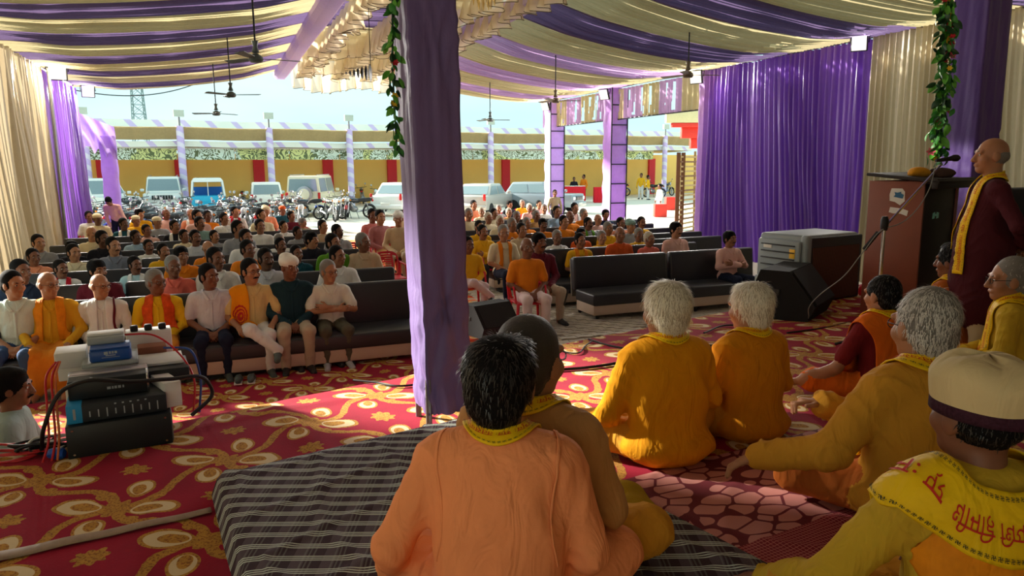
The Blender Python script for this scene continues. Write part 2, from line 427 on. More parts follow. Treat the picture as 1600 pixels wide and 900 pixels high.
# top frieze between the right-hand posts, strips with gaps of daylight
k = 0; t = 5.35
while t < 15.0:
    wdt = random.uniform(.75, 1.15); m = (M_bceil, M_lceil)[k % 2]
    def fn(u, v, t=t, wdt=wdt, k=k):
        tt = t+wdt*u; off = .04*np.sin(u*26+k)+.02*np.sin(u*55)
        p = H(0, 0); z = EAVE-.05-.92*(1-v)
        return p.x+V.x*tt+U.x*off, p.y+V.y*tt+U.y*off, z+0*u
    slits = (t > 6.2)
    keep = (lambda u, v, k=k: ~(((np.sin(u*17+k*2+v*1.6) > .62)) & (v > .12) & (v < .95))) if slits else None
    link('frieze_cloth', gmesh('frieze_cloth', fn, 40, 12, m, keep), wr)
    t += wdt+.02; k += 1
MB().tube([H(0, 5.3, EAVE-.98), H(0, 15, EAVE-.98)], .02).obj('frieze_rod', M_dark, wr)

# ---- ceiling of draped cloth strips
ceil = empty('ceiling', kind='structure')
def ceil_strip(s0, s1, z0, z1, t0, t1, m, nf, seed, sag, holes=0):
    def fn(u, v):
        s = s0+(s1-s0)*u; t = t0+(t1-t0)*v+.10*np.sin(u*5+seed)*np.sin(v*PI)
        env = np.clip(np.sin(u*PI)*1.6, .25, 1)
        ph = 2*PI*nf*v+.8*wob(u*4, seed)+.6*np.sin(u*7+seed*2)
        z = z0+(z1-z0)*u-sag*4*u*(1-u)-.085*np.abs(np.sin(ph*.5))*env*(1+.5*wob(v*nf, seed))-.06*np.sin(v*PI)*env
        p0 = H(0, 0)
        return p0.x+U.x*s+V.x*t, p0.y+U.y*s+V.y*t, z
    keep = None
    if holes:
        def keep(u, v):
            q = np.sin(v*nf*PI*.9+seed)+.7*np.sin(v*nf*2.3+u*11+seed*3)
            d = np.abs(u-.84-.03*math.sin(seed*7))
            return ~((q > .45) & (d < .075) & (np.abs(u*40 % 5-2.5) > .35))
    return link('ceiling_cloth', gmesh('ceiling_cloth', fn, 40, int(nf*6), m, keep), ceil)
t = -13.0; k = 0
while t < 14.9:                             # left half
    w = 1.5 if k % 2 == 0 else 1.25
    w = min(w, 15.05-t)
    ceil_strip(SL, -9.75, EAVE+.03, BEAMZ+.12, t, t+w+.03, (M_bceil, M_pceil)[k % 2], max(5, w*11), k*1.3+.4, .16)
    t += w; k += 1
t = -13.0; k = 0
while t < 14.9:                             # right half
    w = 1.9 if k % 2 == 0 else (1.6 if k % 4 == 1 else 1.3)
    w = min(w, 15.05-t)
    m = M_bceil if k % 2 == 0 else (M_pceil if t < 5.5 else M_lceil)
    ceil_strip(-6.1, .02, BEAMZ+.12, EAVE+.03, t, t+w+.03, m, max(5, w*11), k*2.1+.2, .20, holes=1)
    t += w; k += 1
# middle field: pleated net and hanging frills between two wrapped beams
t = -13.0; k = 0
while t < 14.6:
    w = min(3.1, 15.2-t)
    ceil_strip(-9.8, -6.05, BEAMZ+.45, BEAMZ+.45, t, t+w, M_bceil if k % 3 else M_pceil, w*6, k+.7, -.1); t += w; k += 1
M_net = cloth('beige_net_frill', (226, 212, 182), trans=.5, var=.05, fold=.05)
_n = M_net.node_tree.nodes; _l = M_net.node_tree.links; _o = _n['Material Output']; _t = _n.new('ShaderNodeBsdfTransparent'); _m = _n.new('ShaderNodeMixShader'); _m.inputs[0].default_value = .28
_l.new(_o.inputs['Surface'].links[0].from_socket, _m.inputs[1]); _l.new(_t.outputs[0], _m.inputs[2]); _l.new(_m.outputs[0], _o.inputs['Surface'])
M_pipe = mat('brown_piping', (96, 82, 62), .7, var=.1)
def frill(axis, c0, a0, a1, z1, drop, n, seed):            # gathered net flounce with a piped hem
    def fn(u, v):
        al = a0+(a1-a0)*u; ph = 2*PI*n*u; k = 1-v
        off = (.04+.17*k)*np.sin(ph+wob(u*n*.5, seed))+.05*k*np.sin(2*ph+1); al = al+.10*k*np.sin(2*(ph+wob(u*n*.5, seed)))
        z = z1-drop*k*(1+.10*np.sin(ph*.23+seed))+.03*k*np.sin(ph*2)
        s_, t_ = (c0+off, al) if axis == 'v' else (al, c0+off); p0 = H(0, 0)
        return p0.x+U.x*s_+V.x*t_, p0.y+U.y*s_+V.y*t_, z
    o = link('hanging_frill', gmesh('hanging_frill', fn, int(n*16), 12, M_net), ceil)
    us = np.linspace(0, 1, int(n*16)); x, y, z = fn(us, np.zeros_like(us)); MB().tube(list(zip(x, y, z)), .008, 4, cap=False).obj('hem_piping', M_pipe, o)
    return o
frill('v', -9.1, 2, 15.0, BEAMZ+.42, .62, 20, 1); frill('v', -8.0, 2, 15.1, BEAMZ+.46, .7, 20, 2); frill('v', -7.0, 0, 15.0, BEAMZ+.44, .62, 22, 3); frill('v', -6.3, -3, 15.0, BEAMZ+.25, .5, 28, 4)
frill('u', 15.15, -9.5, -6.1, BEAMZ+.45, .95, 6, 5); frill('u', 12.4, -9.5, -6.1, BEAMZ+.45, .7, 6, 6); frill('u', 9.4, -9.5, -6.1, BEAMZ+.45, .65, 6, 7)
def wrapped_beam(name, s, t0, t1, z, w, h, m):
    mb = MB(); nseg = 6
    for i in range(nseg):
        a, b = t0+(t1-t0)*i/nseg, t0+(t1-t0)*(i+1)/nseg+.04
        prof = [(-w/2, h/2), (-w/2, -h*.25), (-w*.28, -h/2), (w*.28, -h/2), (w/2, -h*.25), (w/2, h/2)]
        vs = []
        for tt in (a, b):
            for x, zz in prof: vs.append(H(s+x*(1+.04*(i % 2)), tt, z+zz*(1+.04*(i % 2))))
        mb.add(vs, [(0, 1, 2, 3, 4, 5), (11, 10, 9, 8, 7, 6)]+[(j, 6+j, 6+(j+1) % 6, (j+1) % 6) for j in range(6)])
    return mb.obj(name, m, ceil, smooth=False)
wrapped_beam('beam', -9.8, -12, 15.3, BEAMZ, .42, .34, M_lilac)
wrapped_beam('beam', -6.15, -12, 15.1, BEAMZ+.05, .34, .3, M_lilac)

M_shade_sheet = mat('added_shade_sheet', (70, 72, 76), .8, var=.1)
def shade_sheet(u, v):
    p = H(0, 0); ss = -17+18.2*u; tt = -15+9.2*v; return p.x+U.x*ss+V.x*tt, p.y+U.y*ss+V.y*tt, BEAMZ+1.0-.12*np.abs(ss+8)+.03*np.sin(tt*6)
solid(struct(link('stage_shade_sheet', gmesh('stage_shade_sheet', shade_sheet, 20, 20, M_shade_sheet))), .02)  # unseen opaque sheet, added above the ceiling cloth to darken the stage
# ---- wrapped pillars
M_pillar = cloth('purple_pillar_cloth', (114, 96, 148), fold=.12, rough=.5, spec=.35, var=.1, trans=.12)
M_pillar2 = cloth('deep_purple_pillar_cloth', (96, 68, 146), fold=.12, rough=.5, spec=.35, var=.1, trans=.08)
def pillar(name, c, side, z0, z1, m, rz, label, knots, amp=.003, lean=(0, 0)):
    c = Vector(c); n = 18; rows = 90
    ring = []
    for e in range(4):
        for i in range(n):
            q = i/n; x, y = [(-.5+q, -.5), (.5, -.5+q), (.5-q, .5), (-.5, .5-q)][e]; ring.append((x*side, y*side))
    ring = np.array(ring); cnt = len(ring); idx = np.arange(cnt)
    R = np.array([[math.cos(rz), -math.sin(rz)], [math.sin(rz), math.cos(rz)]])
    pts = []
    for j in range(rows+1):
        z = z0+(z1-z0)*j/rows; nrm = ring/np.linalg.norm(ring, axis=1)[:, None]
        dsp = amp*(np.sin(idx*.75+z*2.2)+.6*np.sin(idx*1.7-z*3.1)+.5*np.sin(idx*.33+z*5))
        for (ki, kz, ka) in knots:
            di = ((idx-ki+cnt/2) % cnt-cnt/2)*side/n; dz = z-kz; r = np.sqrt(di**2+dz**2)+.02
            dsp += ka*np.exp(-r*3.2)*np.sin(np.arctan2(dz, di)*11)*1.0-ka*1.4*np.exp(-(r/.06)**2)
        q = ring+nrm*dsp[:, None]; q = q @ R.T
        pts.append(np.column_stack([q[:, 0]+c.x+lean[0]*(z-z0), q[:, 1]+c.y, np.full(cnt, z)]))
    p = np.concatenate(pts); fs = []
    for j in range(rows):
        a = j*cnt+idx; b = j*cnt+(idx+1) % cnt; fs.append(np.stack([a, b, b+cnt, a+cnt], 1))
    e = empty(name, (0, 0, 0)); struct(e); e['label'] = label
    link('wrapped_cloth', npmesh('wrapped_cloth', p, np.concatenate(fs), m), e)
    return e
PC = P(690, 668, SH); PC = PC+Vector((0, .12, 0))
cp = pillar('trim_1', (PC.x, PC.y, 0), .272, SH+.09, BEAMZ+.1, M_pillar, A+.06, 'tall pillar wrapped in purple cloth at the middle of the stage', [(9, 1.55, .016), (2, .98, .02), (16, 1.0, .016), (10, 3.0, .012), (30, 1.4, .014)], lean=(-.026, 0))
for dx, dy in ((-.12, -.12), (.12, -.12), (.12, .12), (-.12, .12)):
    q = Matrix.Rotation(A, 3, 'Z') @ Vector((dx, dy, 0)); MB().tube([(PC.x+q.x, PC.y+q.y, SH), (PC.x+q.x, PC.y+q.y, SH+.3)], .018).obj('steel_foot', M_steel, cp)
RP = D(1513, 240, 8.9); RP.z = 0
rp = pillar('trim_2', RP, .42, SH-.05, BEAMZ, M_pillar2, A+.05, 'purple wrapped pillar behind the wooden lectern', [(9, 2.2, .02), (4, 1.8, .02), (16, 2.6, .014)], .005)

# ---- posts along the right side and at the open end
M_postc = cloth('lilac_post_cloth', (200, 170, 232), rough=.55, trans=.25, var=.1)
M_postp = cloth('violet_post_cloth', (192, 150, 220), rough=.55, trans=.35, var=.1)
def truss_post(num, c, h, w, label, m=M_postc, lattice=True):
    e = empty('trim_%d' % num, c, A, kind='structure'); e['label'] = label
    def fn(u, v):
        ang = u*4; k = np.floor(ang).astype(int) % 4; q = ang-np.floor(ang)
        xs = np.choose(k, [-.5+q, .5+0*q, .5-q, -.5+0*q]); ys = np.choose(k, [-.5+0*q, -.5+q, .5+0*q, .5-q])
        z = h*v; a = 1+.05*np.sin(z*9+u*25); return xs*w*a, ys*w*a, z
    link('post_cloth', gmesh('post_cloth', fn, 16, 40, m), e)
    if lattice:
        for zz in np.arange(.5, h, .62): MB().box((0, -w*.53, zz), (w*1.05, .03, .035)).obj('cross_bar', M_dark, e)
        for sx in (-1, 1): MB().box((sx*w*.52, -w*.53, h/2), (.03, .03, h)).obj('corner_bar', M_dark, e)
    return e
truss_post(3, H(.05, 10.1), EAVE, .55, 'violet wrapped lattice post nearer the tall purple curtain', M_postp)
truss_post(4, H(.0, 14.6), EAVE, .55, 'lilac wrapped lattice post at the far right corner of the hall')
truss_post(5, H(.0, 5.35), EAVE, .22, 'thin lilac post at the edge of the right purple curtain', M_postp, False)
truss_post(6, H(SL+.75, 14.9), 3.3, .42, 'lilac wrapped post beside the left purple curtain', M_postc, False)
def rag(u, v):
    p = H(SL+.05, 14.7); s = .95*u; z = 3.98-.42*u-(.95+.07*np.sin(u*21)+.04*np.sin(u*37))*(1-v)
    return p.x+U.x*s+V.x*.07*np.sin(u*14+v*9), p.y+U.y*s+V.y*.07*np.sin(u*14+v*9), z
tag(link('hanging_lilac_cloth', gmesh('hanging_lilac_cloth', rag, 40, 24, cloth('pale_lilac_rag', (196, 172, 224), trans=.15))), 'crumpled pale lilac cloth hanging over the post at left', 'cloth')
# ------------------------------------------------------------------ pavilion across the yard
PA, PB = D(160, 258, 37.0), D(1000, 256, 54.0); PA.z = PB.z = 0
PD = (PB-PA).normalized(); PN = Vector((-PD.y, PD.x, 0))          # PN points away from the camera
PLEN = (PB-PA).length
def PV(a, b, z): return PA+PD*a+PN*b+Vector((0, 0, z))
M_yellow = mat('yellow_wall_paint', (240, 200, 112), .8, var=.08, scale=.6, bump=.1, bscale=8)
M_red = mat('red_paint', (206, 44, 56), .7, var=.1)
M_white = mat('white_paint', (226, 224, 216), .7, var=.06)
M_roof = cloth('beige_roof_cloth', (176, 158, 116), trans=.15)
yw = empty('wall_back', kind='structure')
PX0, PX1 = -14, PLEN+9
def along(px, off=0.0):                     # distance along the pavilion line that the pixel column meets
    d = ray(px, 258); d = Vector((d.x, d.y)); o = PA+PN*off
    m = d.x*PD.y-d.y*PD.x; t = (o.x*PD.y-o.y*PD.x)/m
    return (d*t-Vector((o.x, o.y))).dot(Vector((PD.x, PD.y)))
MB().box(PV((PX0+PX1)/2, 3.6, 1.55), (PX1-PX0, .25, 3.1), math.atan2(PD.y, PD.x)).obj('wall_panel', M_yellow, yw, smooth=False)
for px in (160, 282, 404, 512, 612, 700, 790, 869, 1018): MB().box(PV(along(px, 3.4), 3.4, 1.4), (.62, .22, 2.8), math.atan2(PD.y, PD.x)).obj('pilaster', M_red, yw, smooth=False)
proof = empty('roof_pavilion', kind='structure')
def band(name, z0, z1, b0, b1, m, nf=80, amp=.05, a0=PX0, a1=None, keep=None, nv=4):
    a1 = a1 if a1 is not None else along(1078)
    def fn(u, v):
        a = a0+(a1-a0)*u; b = b0+(b1-b0)*v+amp*np.sin(u*nf*6.28); z = z0+(z1-z0)*v+.02*np.sin(u*61)
        return PA.x+PD.x*a+PN.x*b, PA.y+PD.y*a+PN.y*b, z
    return link(name, gmesh(name, fn, int(nf*4), nv, m, keep), proof)
def stripe_mat():
    m, n, l, b = new_mat('lilac_white_striped_cloth'); nt = m.node_tree
    tc = n.new('ShaderNodeTexCoord'); sp_ = n.new('ShaderNodeSeparateXYZ'); l.new(tc.outputs['Object'], sp_.inputs[0])
    x, y, z = (X(nt, sp_.outputs[i]) for i in range(3))
    a = x*PD.x+y*PD.y+z*.8
    c = mixc(nt, (a/1.3).fr().lt(.26), lin((232, 234, 222)), lin((206, 188, 226)))
    l.new(c, b.inputs['Base Color']); b.inputs['Roughness'].default_value = .8; return m
M_str = stripe_mat()
zt = 4.8
band('roof_ridge_band', zt-.38, zt, .4, .6, M_str, 60, .02)
band('roof_top', zt-.45, zt-.35, -.5, 3.8, M_white, 60, .02)
band('roof_cloth', zt-.42, zt-1.05, -.55, -.1, M_roof, 60, .06)
band('roof_fringe', zt-1.12, zt-1.42, -.12, -.2, M_str, 60, .02)
band('roof_soffit', zt-1.42, zt-1.55, -.15, 3.6, M_roof, 60, .03)
def lattice_mat():
    m, n, l, b = new_mat('cut_out_scroll_panel'); nt = m.node_tree
    x, y, vec = xy(nt)
    n.active = None
    w = n.new('ShaderNodeTexNoise'); w.inputs['Scale'].default_value = 1.5; w.inputs['Distortion'].default_value = 2.6; w.inputs['Detail'].default_value = 1.0; l.new(vec, w.inputs['Vector'])
    f = X(nt, w.outputs['Fac'])
    k = ((f*34.0).sin()).gt(-.25)
    big = noise(nt, vec, .35, 2)
    c = mixc(nt, k, lin((96, 108, 70)), mixc(nt, big.gt(.53), lin((222, 236, 222)), lin((216, 222, 150))))
    l.new(c, b.inputs['Base Color']); b.inputs['Roughness'].default_value = .7
    return m
M_lat = lattice_mat()
vz0, vz1 = 2.72, 3.30; va1 = along(1022)
prev = PX0+3.0; nn = 0
while prev < va1:                           # scroll-work frieze in panels
    nx = min(prev+2.9, va1)
    o = MB().box(PV((prev+nx)/2, .15, (vz0+vz1)/2), (nx-prev-.05, .08, vz1-vz0), math.atan2(PD.y, PD.x)).obj('frieze_panel', M_lat, proof, smooth=False)
    prev = nx; nn += 1
MB().box(PV((PX0+va1)/2, .15, vz1+.03), (va1-PX0, .1, .05), math.atan2(PD.y, PD.x)).obj('frieze_rail', M_white, proof)
def post_mat():
    m, n, l, b = new_mat('lilac_post_wrap'); nt = m.node_tree
    tc = n.new('ShaderNodeTexCoord'); sp_ = n.new('ShaderNodeSeparateXYZ'); l.new(tc.outputs['Object'], sp_.inputs[0])
    x, y, z = (X(nt, sp_.outputs[i]) for i in range(3))
    c = mixc(nt, ((z+x*.5+y*.3)/.55).fr().lt(.45), lin((206, 186, 236)), lin((228, 222, 240)))
    l.new(c, b.inputs['Base Color']); b.inputs['Roughness'].default_value = .8; return m
M_pw = post_mat()
M_lampbox = mat('floodlight_housing', (186, 198, 186), .5, var=.05)
for i, px in enumerate((136, 284, 421, 544, 640, 762, 870, 1032)):
    a = along(px); e = empty('trim_%d' % (10+i), PV(a, -.45, 0), math.atan2(PD.y, PD.x), kind='structure')
    e['label'] = 'striped lilac post number %d of the pavilion from the left' % (i+1)
    MB().tube([(0, 0, 0), (0, 0, 2.0), (0, 0, zt-.35)], .19, 10).obj('post_cloth', M_pw, e)
    MB().tube([(0, 0, zt-.35), (0, 0, zt+.1)], .05, 8).obj('post_tip', M_steel, e)
    MB().box((0, -.05, zt+.28), (.5, .16, .34)).obj('floodlight', M_lampbox, e, smooth=False)
# telecom tower beyond
M_tower = mat('tower_steel', (92, 120, 124), .6, .3, var=.1)
tw = empty('lattice_tower', D(224, 258, 150)*1.0, .3, 'thin steel lattice tower rising behind the pavilion at left', 'tower'); tw.location.z = 0
tH, w0, w1 = 24, 1.55, .75
cor = [(-1, -1), (1, -1), (1, 1), (-1, 1)]
for cx, cy in cor: MB().tube([(cx*w0, cy*w0, 0), (cx*w1, cy*w1, tH)], .11, 5).obj('tower_leg', M_tower, tw)
for i in range(13):
    z0, z1 = tH*i/13, tH*(i+1)/13; a, b = w0+(w1-w0)*i/13, w0+(w1-w0)*(i+1)/13
    mb = MB()
    for k in range(4):
        c0, c1 = cor[k], cor[(k+1) % 4]
        mb.tube([(c0[0]*a, c0[1]*a, z0), (c1[0]*b, c1[1]*b, z1)], .05, 4); mb.tube([(c1[0]*a, c1[1]*a, z0), (c0[0]*b, c0[1]*b, z1)], .05, 4)
        mb.tube([(c0[0]*b, c0[1]*b, z1), (c1[0]*b, c1[1]*b, z1)], .06, 4)
    mb.obj('tower_bracing', M_tower, tw)
for sx in (-1, 1): MB().box((sx*(w1+.55), 0, 19.5), (.35, .3, 2.4)).obj('antenna', M_tower, tw)
# cable across the sky
def sag_cable(name, a, b, sag, r, m, label, cat='cable'):
    pts = [a.lerp(b, i/24)-Vector((0, 0, sag*4*(i/24)*(1-i/24))) for i in range(25)]
    return tag(MB().tube(pts, r, 6).obj(name, m), label, cat)
M_cable = mat('black_cable', (26, 26, 30), .5, var=.1)
sag_cable('overhead_cable', D(118, 141, 23), D(330, 120, 30), .4, .018, M_cable, 'thin dark cable sagging across the sky at left')
# red hoarding, cream sign board, slatted rack beyond the right curtain
M_hred = mat('red_board', (214, 60, 48), .7, var=.08); M_cream = mat('cream_board', (212, 206, 160), .7, var=.1)
def far_box(name, x0, x1, y0, y1, dep, th, m, label, cat):
    a, b = D(x0, y1, dep), D(x1, y0, dep)
    o = rbox(name, m, (abs(b.x-a.x), th, abs(b.z-a.z)), ((a.x+b.x)/2, dep+th/2, (a.z+b.z)/2), bw=.01)
    return tag(o, label, cat)
hb = empty('shop_hoarding', (0, 0, 0), 0, 'cream and red hoarding above the yard beside the right curtain', 'sign')
def hob(name, x0, x1, y0, y1, dep, m):
    a, b = D(x0, y1, dep), D(x1, y0, dep); rbox(name, m, (b.x-a.x, .3, b.z-a.z), ((a.x+b.x)/2, dep, (a.z+b.z)/2), hb, bw=.01)
hob('cream_board', 1040, 1108, 172, 192, 33, M_cream); hob('red_step_board', 1049, 1108, 192, 199, 33, M_hred); hob('red_step_board', 1064, 1108, 199, 216, 33.2, M_hred); hob('red_step_board', 1078, 1108, 216, 232, 33.4, M_hred)
q = D(1100, 232, 33.5); MB().tube([(q.x, q.y, 0), (q.x, q.y, 5.0)], .1).obj('support_pole', M_steel, hb)
M_wood = mat('brown_wood', (128, 78, 44), .6, var=.25, scale=6); M_bamb = mat('bamboo', (190, 150, 96), .6, var=.2)
g0 = P(1057, 366); gdep = 22.0
rack = empty('slatted_gate', (0, 0, 0), 0, 'tall brown slatted gate standing beside the right purple curtain', 'gate')
x0, x1 = D(1060, 260, gdep), D(1088, 260, gdep+1.2)
for q_, nm in ((x0, 'gate_post'), (x0.lerp(x1, .25), 'gate_post')): MB().box((q_.x, q_.y, 1.35), (.11, .08, 2.7)).obj(nm, M_wood, rack, smooth=False)
MB().tube([(x1.x, x1.y, 0), (x1.x-.05, x1.y, 2.75)], .04).obj('gate_post', M_bamb, rack)
for i in range(17):
    z = .25+i*.145; MB().box(((x0.x+x1.x)/2, (x0.y+x1.y)/2, z), ((x1-x0).length, .05, .05), math.atan2((x1-x0).y, (x1-x0).x)).obj('slat', M_bamb if i % 3 else M_wood, rack, smooth=False)
# ------------------------------------------------------------------ bodies: one blended surface per figure
def rotm(yaw=0, pitch=0, roll=0):           # yaw about z (left +), pitch looks down +, roll tilts
    return np.array(Matrix.Rotation(yaw, 3, 'Z') @ Matrix.Rotation(-pitch, 3, 'X') @ Matrix.Rotation(roll, 3, 'Y'))
class Cap:
    def __init__(s, a, b, ra, rb, lab, k=.03, w=0.0, st=0.0):
        s.a = np.array(a, float); s.b = np.array(b, float); s.ra = ra; s.rb = rb; s.lab = lab; s.k = k; s.w = w; s.st = st
    def box(s):
        r = max(s.ra, s.rb)+s.w; return np.minimum(s.a, s.b)-r, np.maximum(s.a, s.b)+r
    def ev(s, x, y, z):
        d = s.b-s.a; L2 = d @ d+1e-12
        px, py, pz = x-s.a[0], y-s.a[1], z-s.a[2]
        t = np.clip((px*d[0]+py*d[1]+pz*d[2])/L2, 0, 1)
        q = np.sqrt((px-t*d[0])**2+(py-t*d[1])**2+(pz-t*d[2])**2)-(s.ra+(s.rb-s.ra)*t)
        if s.w: q = q-s.w*((1-np.abs(np.sin(t*math.sqrt(L2)*27+1.3*np.sin(px*19+pz*15)+1.0*np.sin(py*21+1))))**1.6*1.7-.5)*(.35+.65*(2*t-1)**2)
        return q
    def moved(s, R, T):
        c = Cap(R @ s.a+T, R @ s.b+T, s.ra, s.rb, s.lab, s.k, s.w); return c
class Ell:
    def __init__(s, c, r, lab, k=.03, w=0.0, R=None, vert=True):
        s.c = np.array(c, float); s.r = np.array(r, float); s.lab = lab; s.k = k; s.w = w; s.R = np.eye(3) if R is None else np.array(R); s.vert = vert
    def box(s):
        e = np.sqrt(((s.R*s.r)**2).sum(1))+s.w; return s.c-e, s.c+e
    def ev(s, x, y, z):
        px, py, pz = x-s.c[0], y-s.c[1], z-s.c[2]; R = s.R; r = s.r
        a = (R[0, 0]*px+R[1, 0]*py+R[2, 0]*pz); b = (R[0, 1]*px+R[1, 1]*py+R[2, 1]*pz); c = (R[0, 2]*px+R[1, 2]*py+R[2, 2]*pz)
        k0 = np.sqrt((a/r[0])**2+(b/r[1])**2+(c/r[2])**2); k1 = np.sqrt((a/r[0]**2)**2+(b/r[1]**2)**2+(c/r[2]**2)**2)+1e-9
        q = k0*(k0-1)/k1
        if s.w: q = q-s.w*((1-np.abs(np.sin(px*17+1.6*np.sin(pz*5+py*6+.5)+pz*2.5)))**1.6+.7*(1-np.abs(np.sin(pz*13+np.abs(px)*11+1.2*np.sin(px*8+1))))**2-.55)
        return q
    def moved(s, R, T): return Ell(R @ s.c+T, s.r, s.lab, s.k, s.w, R @ s.R)
def field(prims, h, pad=.03):
    lo = np.min([p.box()[0] for p in prims], 0)-pad; hi = np.max([p.box()[1] for p in prims], 0)+pad
    n = np.ceil((hi-lo)/h).astype(int)+1
    ax = [(lo[i]+h*np.arange(n[i])).astype(np.float32) for i in range(3)]
    F = np.full(n, 1.0, np.float32)
    for p in prims:
        b0, b1 = p.box(); m = p.k+3*h
        i0 = np.clip(np.floor((b0-m-lo)/h).astype(int), 0, n-1); i1 = np.clip(np.ceil((b1+m-lo)/h).astype(int)+1, 1, n)
        sl_ = tuple(slice(i0[i], i1[i]) for i in range(3))
        d = p.ev(ax[0][sl_[0], None, None], ax[1][None, sl_[1], None], ax[2][None, None, sl_[2]]).astype(np.float32)
        f = F[sl_]
        if p.k > 0:
            hh = np.maximum(p.k-np.abs(f-d), 0)/p.k; F[sl_] = np.minimum(f, d)-hh*hh*p.k*.25
        else: F[sl_] = np.minimum(f, d)
    return F, lo, h
def nets(F, lo, h):
    n = np.array(F.shape); ins = F < 0
    s = np.zeros(n-1, np.int8)
    for dx in (0, 1):
        for dy in (0, 1):
            for dz in (0, 1): s += ins[dx:n[0]-1+dx, dy:n[1]-1+dy, dz:n[2]-1+dz]
    act = (s > 0) & (s < 8); I = np.argwhere(act)
    idx = np.full(n-1, -1, np.int32); idx[act] = np.arange(len(I))
    acc = np.zeros((len(I), 3), np.float64); cnt = np.zeros(len(I))
    cor = [(a, b, c) for a in (0, 1) for b in (0, 1) for c in (0, 1)]
    vals = {c: F[I[:, 0]+c[0], I[:, 1]+c[1], I[:, 2]+c[2]] for c in cor}
    for a in cor:
        for ax in range(3):
            if a[ax]: continue
            b = list(a); b[ax] = 1; b = tuple(b)
            fa, fb = vals[a], vals[b]; cr = (fa < 0) != (fb < 0)
            t = np.where(cr, fa/(fa-fb+1e-12), 0)
            q = np.array(a, float)[None, :].repeat(len(I), 0); q[:, ax] = t
            acc[cr] += q[cr]; cnt[cr] += 1
    v = lo+h*(I+acc/cnt[:, None])
    quads = []
    for ax in range(3):
        o = [i for i in range(3) if i != ax]
        sl0 = [slice(None)]*3; sl1 = [slice(None)]*3; sl0[ax] = slice(0, -1); sl1[ax] = slice(1, None)
        A_, B_ = ins[tuple(sl0)], ins[tuple(sl1)]; E_ = np.argwhere(A_ != B_)
        ok = (E_[:, o[0]] > 0) & (E_[:, o[1]] > 0) & (E_[:, o[0]] < n[o[0]]-1) & (E_[:, o[1]] < n[o[1]]-1); E_ = E_[ok]
        fl = A_[E_[:, 0], E_[:, 1], E_[:, 2]]
        def cell(d0, d1):
            c = E_.copy(); c[:, o[0]] -= d0; c[:, o[1]] -= d1; return idx[c[:, 0], c[:, 1], c[:, 2]]
        q = np.stack([cell(1, 1), cell(0, 1), cell(0, 0), cell(1, 0)], 1)
        if ax == 1: fl = ~fl
        q[~fl] = q[~fl][:, ::-1]; quads.append(q)
    return v, np.concatenate(quads)
def sample(G, p):
    F, lo, h = G; q = (p-lo)/h; n = np.array(F.shape); q = np.clip(q, 0, n-1.001); i = q.astype(int); f = q-i
    r = 0
    for a in (0, 1):
        for b in (0, 1):
            for c in (0, 1): r = r+F[i[:, 0]+a, i[:, 1]+b, i[:, 2]+c]*(f[:, 0] if a else 1-f[:, 0])*(f[:, 1] if b else 1-f[:, 1])*(f[:, 2] if c else 1-f[:, 2])
    return r
def hug(G, p, off, reach=.12, it=8):        # pull points onto the surface, off metres above it
    for _ in range(it):
        d = sample(G, p); e = G[2]; g = np.stack([sample(G, p+np.eye(3)[k]*e)-sample(G, p-np.eye(3)[k]*e) for k in range(3)], 1)
        g /= np.linalg.norm(g, axis=1)[:, None]+1e-9
        st = np.where(np.abs(d) < reach, d-off, np.where(d < 0, d-off, 0)); p = p-g*np.clip(st, -.04, .04)[:, None]
    return p
SLOT = ['skin', 'hair', 'shirt', 'pants', 'shoe', 'extra']
def body_mesh(name, patches, mats):
    V_, Q_, L_ = [], [], []; off = 0; G0 = None
    for prims, h in patches:
        G = field(prims, h)
        if G0 is None: G0 = G
        v, q = nets(*G)
        c = v[q].mean(1); best = np.full(len(c), 9.0); lab = np.zeros(len(c), int)
        for p in prims:
            d = p.ev(c[:, 0], c[:, 1], c[:, 2]); m = d < best; best[m] = d[m]; lab[m] = SLOT.index(p.lab)
        V_.append(v); Q_.append(q+off); L_.append(lab); off += len(v)
    me = npmesh(name, np.concatenate(V_), np.concatenate(Q_), mats, np.concatenate(L_))
    return me, G0
